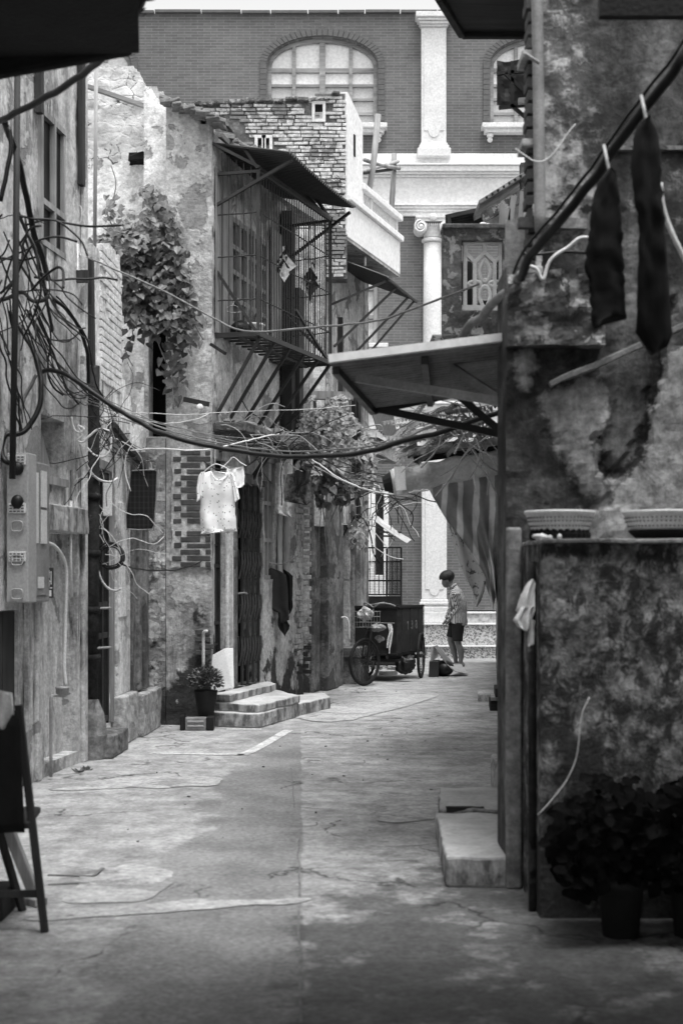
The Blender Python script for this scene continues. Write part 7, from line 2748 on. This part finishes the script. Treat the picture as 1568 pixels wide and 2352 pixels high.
    wire('thin_cable', 'black_wire', L([(930, 1130), (960, 1140), (985, 1150), (1010, 1155)], 13), .006, 'dark cable between rolled awning end and the white pilaster', 'cable', g)
    wire('thin_cable', 'grey_wire', L([(1100, 652), (1050, 672), (960, 705), (880, 733), (800, 745), (700, 752), (560, 760), (470, 720), (360, 660), (200, 590)], 9.5, 11.5), .008, 'slack grey line slanting from the pierced parapet toward the balcony house', 'cable', g)
    # black coil
    mb = MB()
    for k in range(7):
        c = P(254 + U(-3, 3), 1276 + U(-4, 4), 12.0 + U(-.03, .03))
        r = .105 + U(-.012, .012)
        mb.tube([c + V(r * math.cos(2 * PI * q / 26), .03 * math.sin(4 * PI * q / 26 + k), r * .95 * math.sin(2 * PI * q / 26)) for q in range(26)], .006, 5, closed=True)
    tag(mb.build('cable_coil', 'black_wire', smooth=True), 'coil of black cable hung beside the drain pipe', 'cable coil')
    wire('twisted_cable', 'black_wire', L([(278, 1296), (320, 1308), (370, 1311), (420, 1306), (462, 1290)], 12.2, 14.4), .007, 'twisted black cable sagging from the coil to the bare bricks', 'cable', g)
    # little white box and insulators
    tag(MB().box(P(247, 1145, 12.1), (.075, .04, .30)).build('junction_box', 'white_plastic', bev=.008), 'narrow white junction box beside the drain pipe', 'box')
    # bamboo frame on the balcony
    tag(MB().tube([P(868, 262, 21.0), P(858, 370, 21.0), P(845, 455, 21.0)], .045, 8).build('bamboo_pole', 'bamboo', smooth=True), 'thick leaning bamboo pole on the white balcony', 'pole')
    tag(MB().tube([P(905, 352, 21.7), P(902, 430, 21.7), P(898, 492, 21.7)], .042, 8).build('wooden_pole', 'grey_wood', smooth=True), 'weathered upright pole at the far end of the white balcony', 'pole')
    tag(MB().tube([P(800, 402, 20.6), P(850, 388, 21.0), P(914, 370, 21.7)], .028, 7).build('cross_pole', 'bamboo', smooth=True), 'pale cross pole lashed between the balcony poles, upper one', 'pole')
    tag(MB().tube([P(836, 366, 21.0), P(870, 378, 21.2), P(917, 386, 21.7)], .03, 7).build('cross_pole', 'grey_wood', smooth=True), 'darker cross pole slanting down between the balcony poles', 'pole')
    tag(MB().tube([P(790, 398, 20.4), P(840, 396, 20.9), P(900, 388, 21.6)], .022, 7).build('cross_pole', 'dark_wood', smooth=True), 'thin dark cross pole behind the balcony poles', 'pole')
    wire('white_pipe', 'white_wire', L([(838, 452), (836, 500), (838, 560), (838, 610)], 20.4), .018, 'thin white pipe running down the front of the balcony', 'pipe')


def make_small_things():
    # pot plant beside the steps
    c = V(-1.36, 14.28, 0)
    t = thing('potted_shrub', 'rounded leafy shrub in a tall dark pot beside the stone steps', 'shrub', c)
    MB().lathe(c, [(.06, 0), (.09, .20), (.115, .36), (.12, .38), (.10, .385), (.05, .37)], 18).build('pot', 'pot_dark', t, smooth=True)
    mb = MB()
    for k in range(760):
        a, b = U(0, 2 * PI), U(-.35, 1)
        r = U(.5, 1.05)
        q = V(math.cos(a) * math.sqrt(1 - min(1, b * b)) * .16 * r, math.sin(a) * math.sqrt(1 - min(1, b * b)) * .16 * r, .47 + b * .13 * r)
        dd = V(q.x, q.y, (q.z - .45))
        mb.leaf(c + q, dd + V(U(-.5, .5), U(-.5, .5), U(-.5, .3)) * .2, V(U(-.4, .4), U(-.6, .2), 1), U(.03, .055), .034, 'oval')
    mb.build('leaves', 'shrub_leaf', t)
    # white board
    o = P(487, 1590, 14.62)
    mb = MB().prism([P(485, 1592, 14.5), P(535, 1580, 14.42), P(533, 1489, 14.5), P(514, 1490, 14.52), P(488, 1505, 14.55), P(484, 1545, 14.55)], V(.01, .03, 0))
    tag(mb.build('white_board', 'white_cloth', bev=.004), 'broken white board leaning against the barred door', 'board')
    # elbow pipe
    tag(MB().tube(catmull([P(467, 1545, 14.52), P(467, 1470, 14.52), P(468, 1452, 14.5), P(476, 1450, 14.48)], 3), .016, 8).build('elbow_pipe', 'pale_plastic', smooth=True), 'short pale elbow pipe on the gable beside the broken board', 'pipe')
    # ribbed case on the ground
    d = 14.1
    c = P(450, 1668, d)
    t = thing('ribbed_case', 'small grey ribbed case standing on the ground before the potted shrub', 'case', V(c.x, d, 0))
    MB().box((c.x, d, .065), (.21, .10, .13)).build('case', 'grey_metal', t, bev=.012)
    mb = MB()
    for z in (.045, .09):
        mb.box((c.x, d - .052, z), (.16, .012, .018))
    mb.build('rib', 'grey_plastic', t, bev=.004)
    for sx, w, h in ((-1, .045, .15), (1, .07, .14)):
        MB().box((c.x + sx * (.105 + w / 2 + .004), d + .01, h / 2), (w, .14, h)).build('end_block', 'black_plastic', t, bev=.01)
    # weeds at the wall foot
    mb = MB()
    for px, py in ((215, 1745), (198, 1770), (180, 1775), (255, 1700), (250, 1690)):
        dd = HC * FPX / (py - HY)
        for k in range(14):
            a = U(0, 2 * PI)
            mb.leaf(P(px + U(-8, 8), py, dd), V(math.cos(a), math.sin(a) * .5, U(.3, 1)), V(0, -.5, .8), U(.025, .06), .022, 'oval')
    stuff(tag(mb.build('weeds', 'shrub_leaf'), 'small weeds growing at the foot of the drain pipe', 'weeds'))
    # litter and pebbles
    mb = MB()
    for k in range(60):
        d = U(8, 22)
        x = U(-1.6, .6) + (d - 8) * .05
        s = U(.004, .013)
        mb.box((x, d, s * .35), (s * U(1, 2), s, s * .7), Matrix.Rotation(U(0, 3), 3, 'Z'))
    stuff(tag(mb.build('pebbles', 'concrete_dark'), 'scattered pebbles and crumbs on the alley floor', 'pebbles'))
    # chair at the left frame edge
    t = thing('wooden_chair', 'dark chair at the left frame edge draped with a dark cloth', 'chair', V(-1.55, 6.2, 0))
    for p, q in ((V(-1.257, 6.03, 0), V(-1.385, 6.10, .96)), (V(-1.72, 6.03, 0), V(-1.80, 6.10, .96)), (V(-1.44, 6.42, 0), V(-1.54, 6.30, .46)), (V(-1.86, 6.42, 0), V(-1.92, 6.30, .46))):
        MB().beam(p, q, .032, .03).build('leg', 'dark_wood', t, bev=.004)
    MB().obox(V(-1.86, 6.02, .44), V(.54, 0, 0), V(-.04, .42, 0), V(0, 0, .03)).build('seat', 'dark_wood', t, bev=.008)
    MB().beam(V(-1.74, 6.05, .16), V(-1.28, 6.05, .16), .02, .03).build('stretcher', 'dark_wood', t)
    MB().beam(V(-1.80, 6.09, .9), V(-1.385, 6.09, .9), .03, .07).build('backrest', 'dark_wood', t)
    mb = MB().grid(lambda u, v: V(-1.84 + .475 * u + .03 * v, 6.02 - .035 * v + .015 * math.sin(u * 15) + .01 * noise.noise(V(u * 4, v * 4, 3)), .91 - .48 * v), 16, 10)
    tag(mb.build('dark_cloth', 'black_cloth', smooth=True, solid=.006), 'dark cloth hanging down over the back of the chair at left', 'cloth')
    mb = MB().grid(lambda u, v: P(-14 + 40 * u + 6 * v, 1584 + 8 * u + (70 + 20 * math.sin(u * 5)) * v, 5.93 + .02 * math.sin(u * 9 + v * 3)), 10, 8)
    tag(mb.build('pale_rag', 'rag', smooth=True, solid=.006), 'pale rag thrown over the top of the chair at left', 'rag')
    t = thing('low_stool', 'low dark stool with a pale foot behind the chair at left', 'stool', V(-1.75, 6.5, 0))
    MB().box((-1.78, 6.36, .06), (.6, .3, .12)).build('base', 'dark_wood_x', t, bev=.01)
    MB().beam(V(-1.42, 6.62, .01), V(-1.64, 6.62, .56), .05, .05).build('leg', 'grey_wood', t, bev=.005)
    MB().beam(V(-1.46, 6.58, .02), V(-1.37, 6.5, .02), .07, .035).build('foot', 'grey_wood', t, bev=.005)
    # drain cover line in the concrete
    mb = MB()
    for x0, y0, x1, y1 in ((110, 2012, 214, 2015), (214, 2015, 236, 1996), (110, 2034, 205, 2030)):
        a, b = P(x0, y0, HC * FPX / (y0 - HY)), P(x1, y1, HC * FPX / (y1 - HY))
        mb.beam(a + V(0, 0, .003), b + V(0, 0, .003), .018, .006)
    tag(mb.build('drain_cover', 'joint'), 'rim of a small rectangular drain cover in the concrete at left', 'drain cover')


def setup_world():
    W = bpy.data.worlds.new('World')
    SC.world = W
    W.use_nodes = True
    nt = W.node_tree
    sky = nt.nodes.new('ShaderNodeTexSky')
    sky.sky_type = 'NISHITA'
    sky.sun_disc = False
    sky.sun_elevation = math.radians(SUN_EL)
    sky.sun_rotation = math.radians(SUN_ROT)
    sky.air_density = 1.0
    sky.dust_density = 3.0
    bw = nt.nodes.new('ShaderNodeRGBToBW')
    nt.links.new(sky.outputs[0], bw.inputs[0])
    bg = nt.nodes['Background']
    nt.links.new(bw.outputs[0], bg.inputs['Color'])
    bg.inputs['Strength'].default_value = SKY
    L = bpy.data.lights.new('sun', 'SUN')
    L.energy = SUN
    L.angle = math.radians(SUN_ANG)
    L.color = (1, 1, 1)
    o = bpy.data.objects.new('sun', L)
    COL.objects.link(o)
    # direction the light comes from
    el, az = math.radians(SUN_EL), math.radians(SUN_AZ)
    frm = V(math.sin(az) * math.cos(el), math.cos(az) * math.cos(el), math.sin(el))
    o.rotation_euler = (-frm).to_track_quat('-Z', 'Y').to_euler()
    o.location = frm * 30
    vs = SC.view_settings
    vs.view_transform = 'Standard'
    vs.look = 'None'
    vs.exposure = EXPO
    vs.gamma = 1
    vs.use_curve_mapping = False


def setup_camera():
    c = bpy.data.cameras.new('camera')
    c.sensor_fit = 'HORIZONTAL'
    c.sensor_width = 24
    c.lens = 50
    c.shift_y = 154 / 1568
    c.clip_start = .1
    c.clip_end = 1000
    c.dof.use_dof = True
    c.dof.focus_distance = 19.0
    c.dof.aperture_fstop = 3.2
    o = bpy.data.objects.new('camera', c)
    o.location = (0, 0, HC)
    o.rotation_euler = (PI / 2, 0, 0)
    COL.objects.link(o)
    SC.camera = o


SUN_EL, SUN_AZ = 73.0, 150.0      # azimuth clockwise from +Y (view direction); light from behind, a little left
SUN_ROT = SUN_AZ
SUN, SUN_ANG, SKY, EXPO = 0.9, 25.0, 0.14, 1.6

make_materials()
make_ground()
make_far_building()
make_house_three()
make_awnings()
make_cage()
make_cage_house()
make_steps()
make_ruined_house()
make_stucco_house()
make_ivy()
make_laundry()
make_right_side()
make_cart()
make_mesh_gate()
make_man()
make_wires()
make_small_things()
setup_world()
setup_camera()
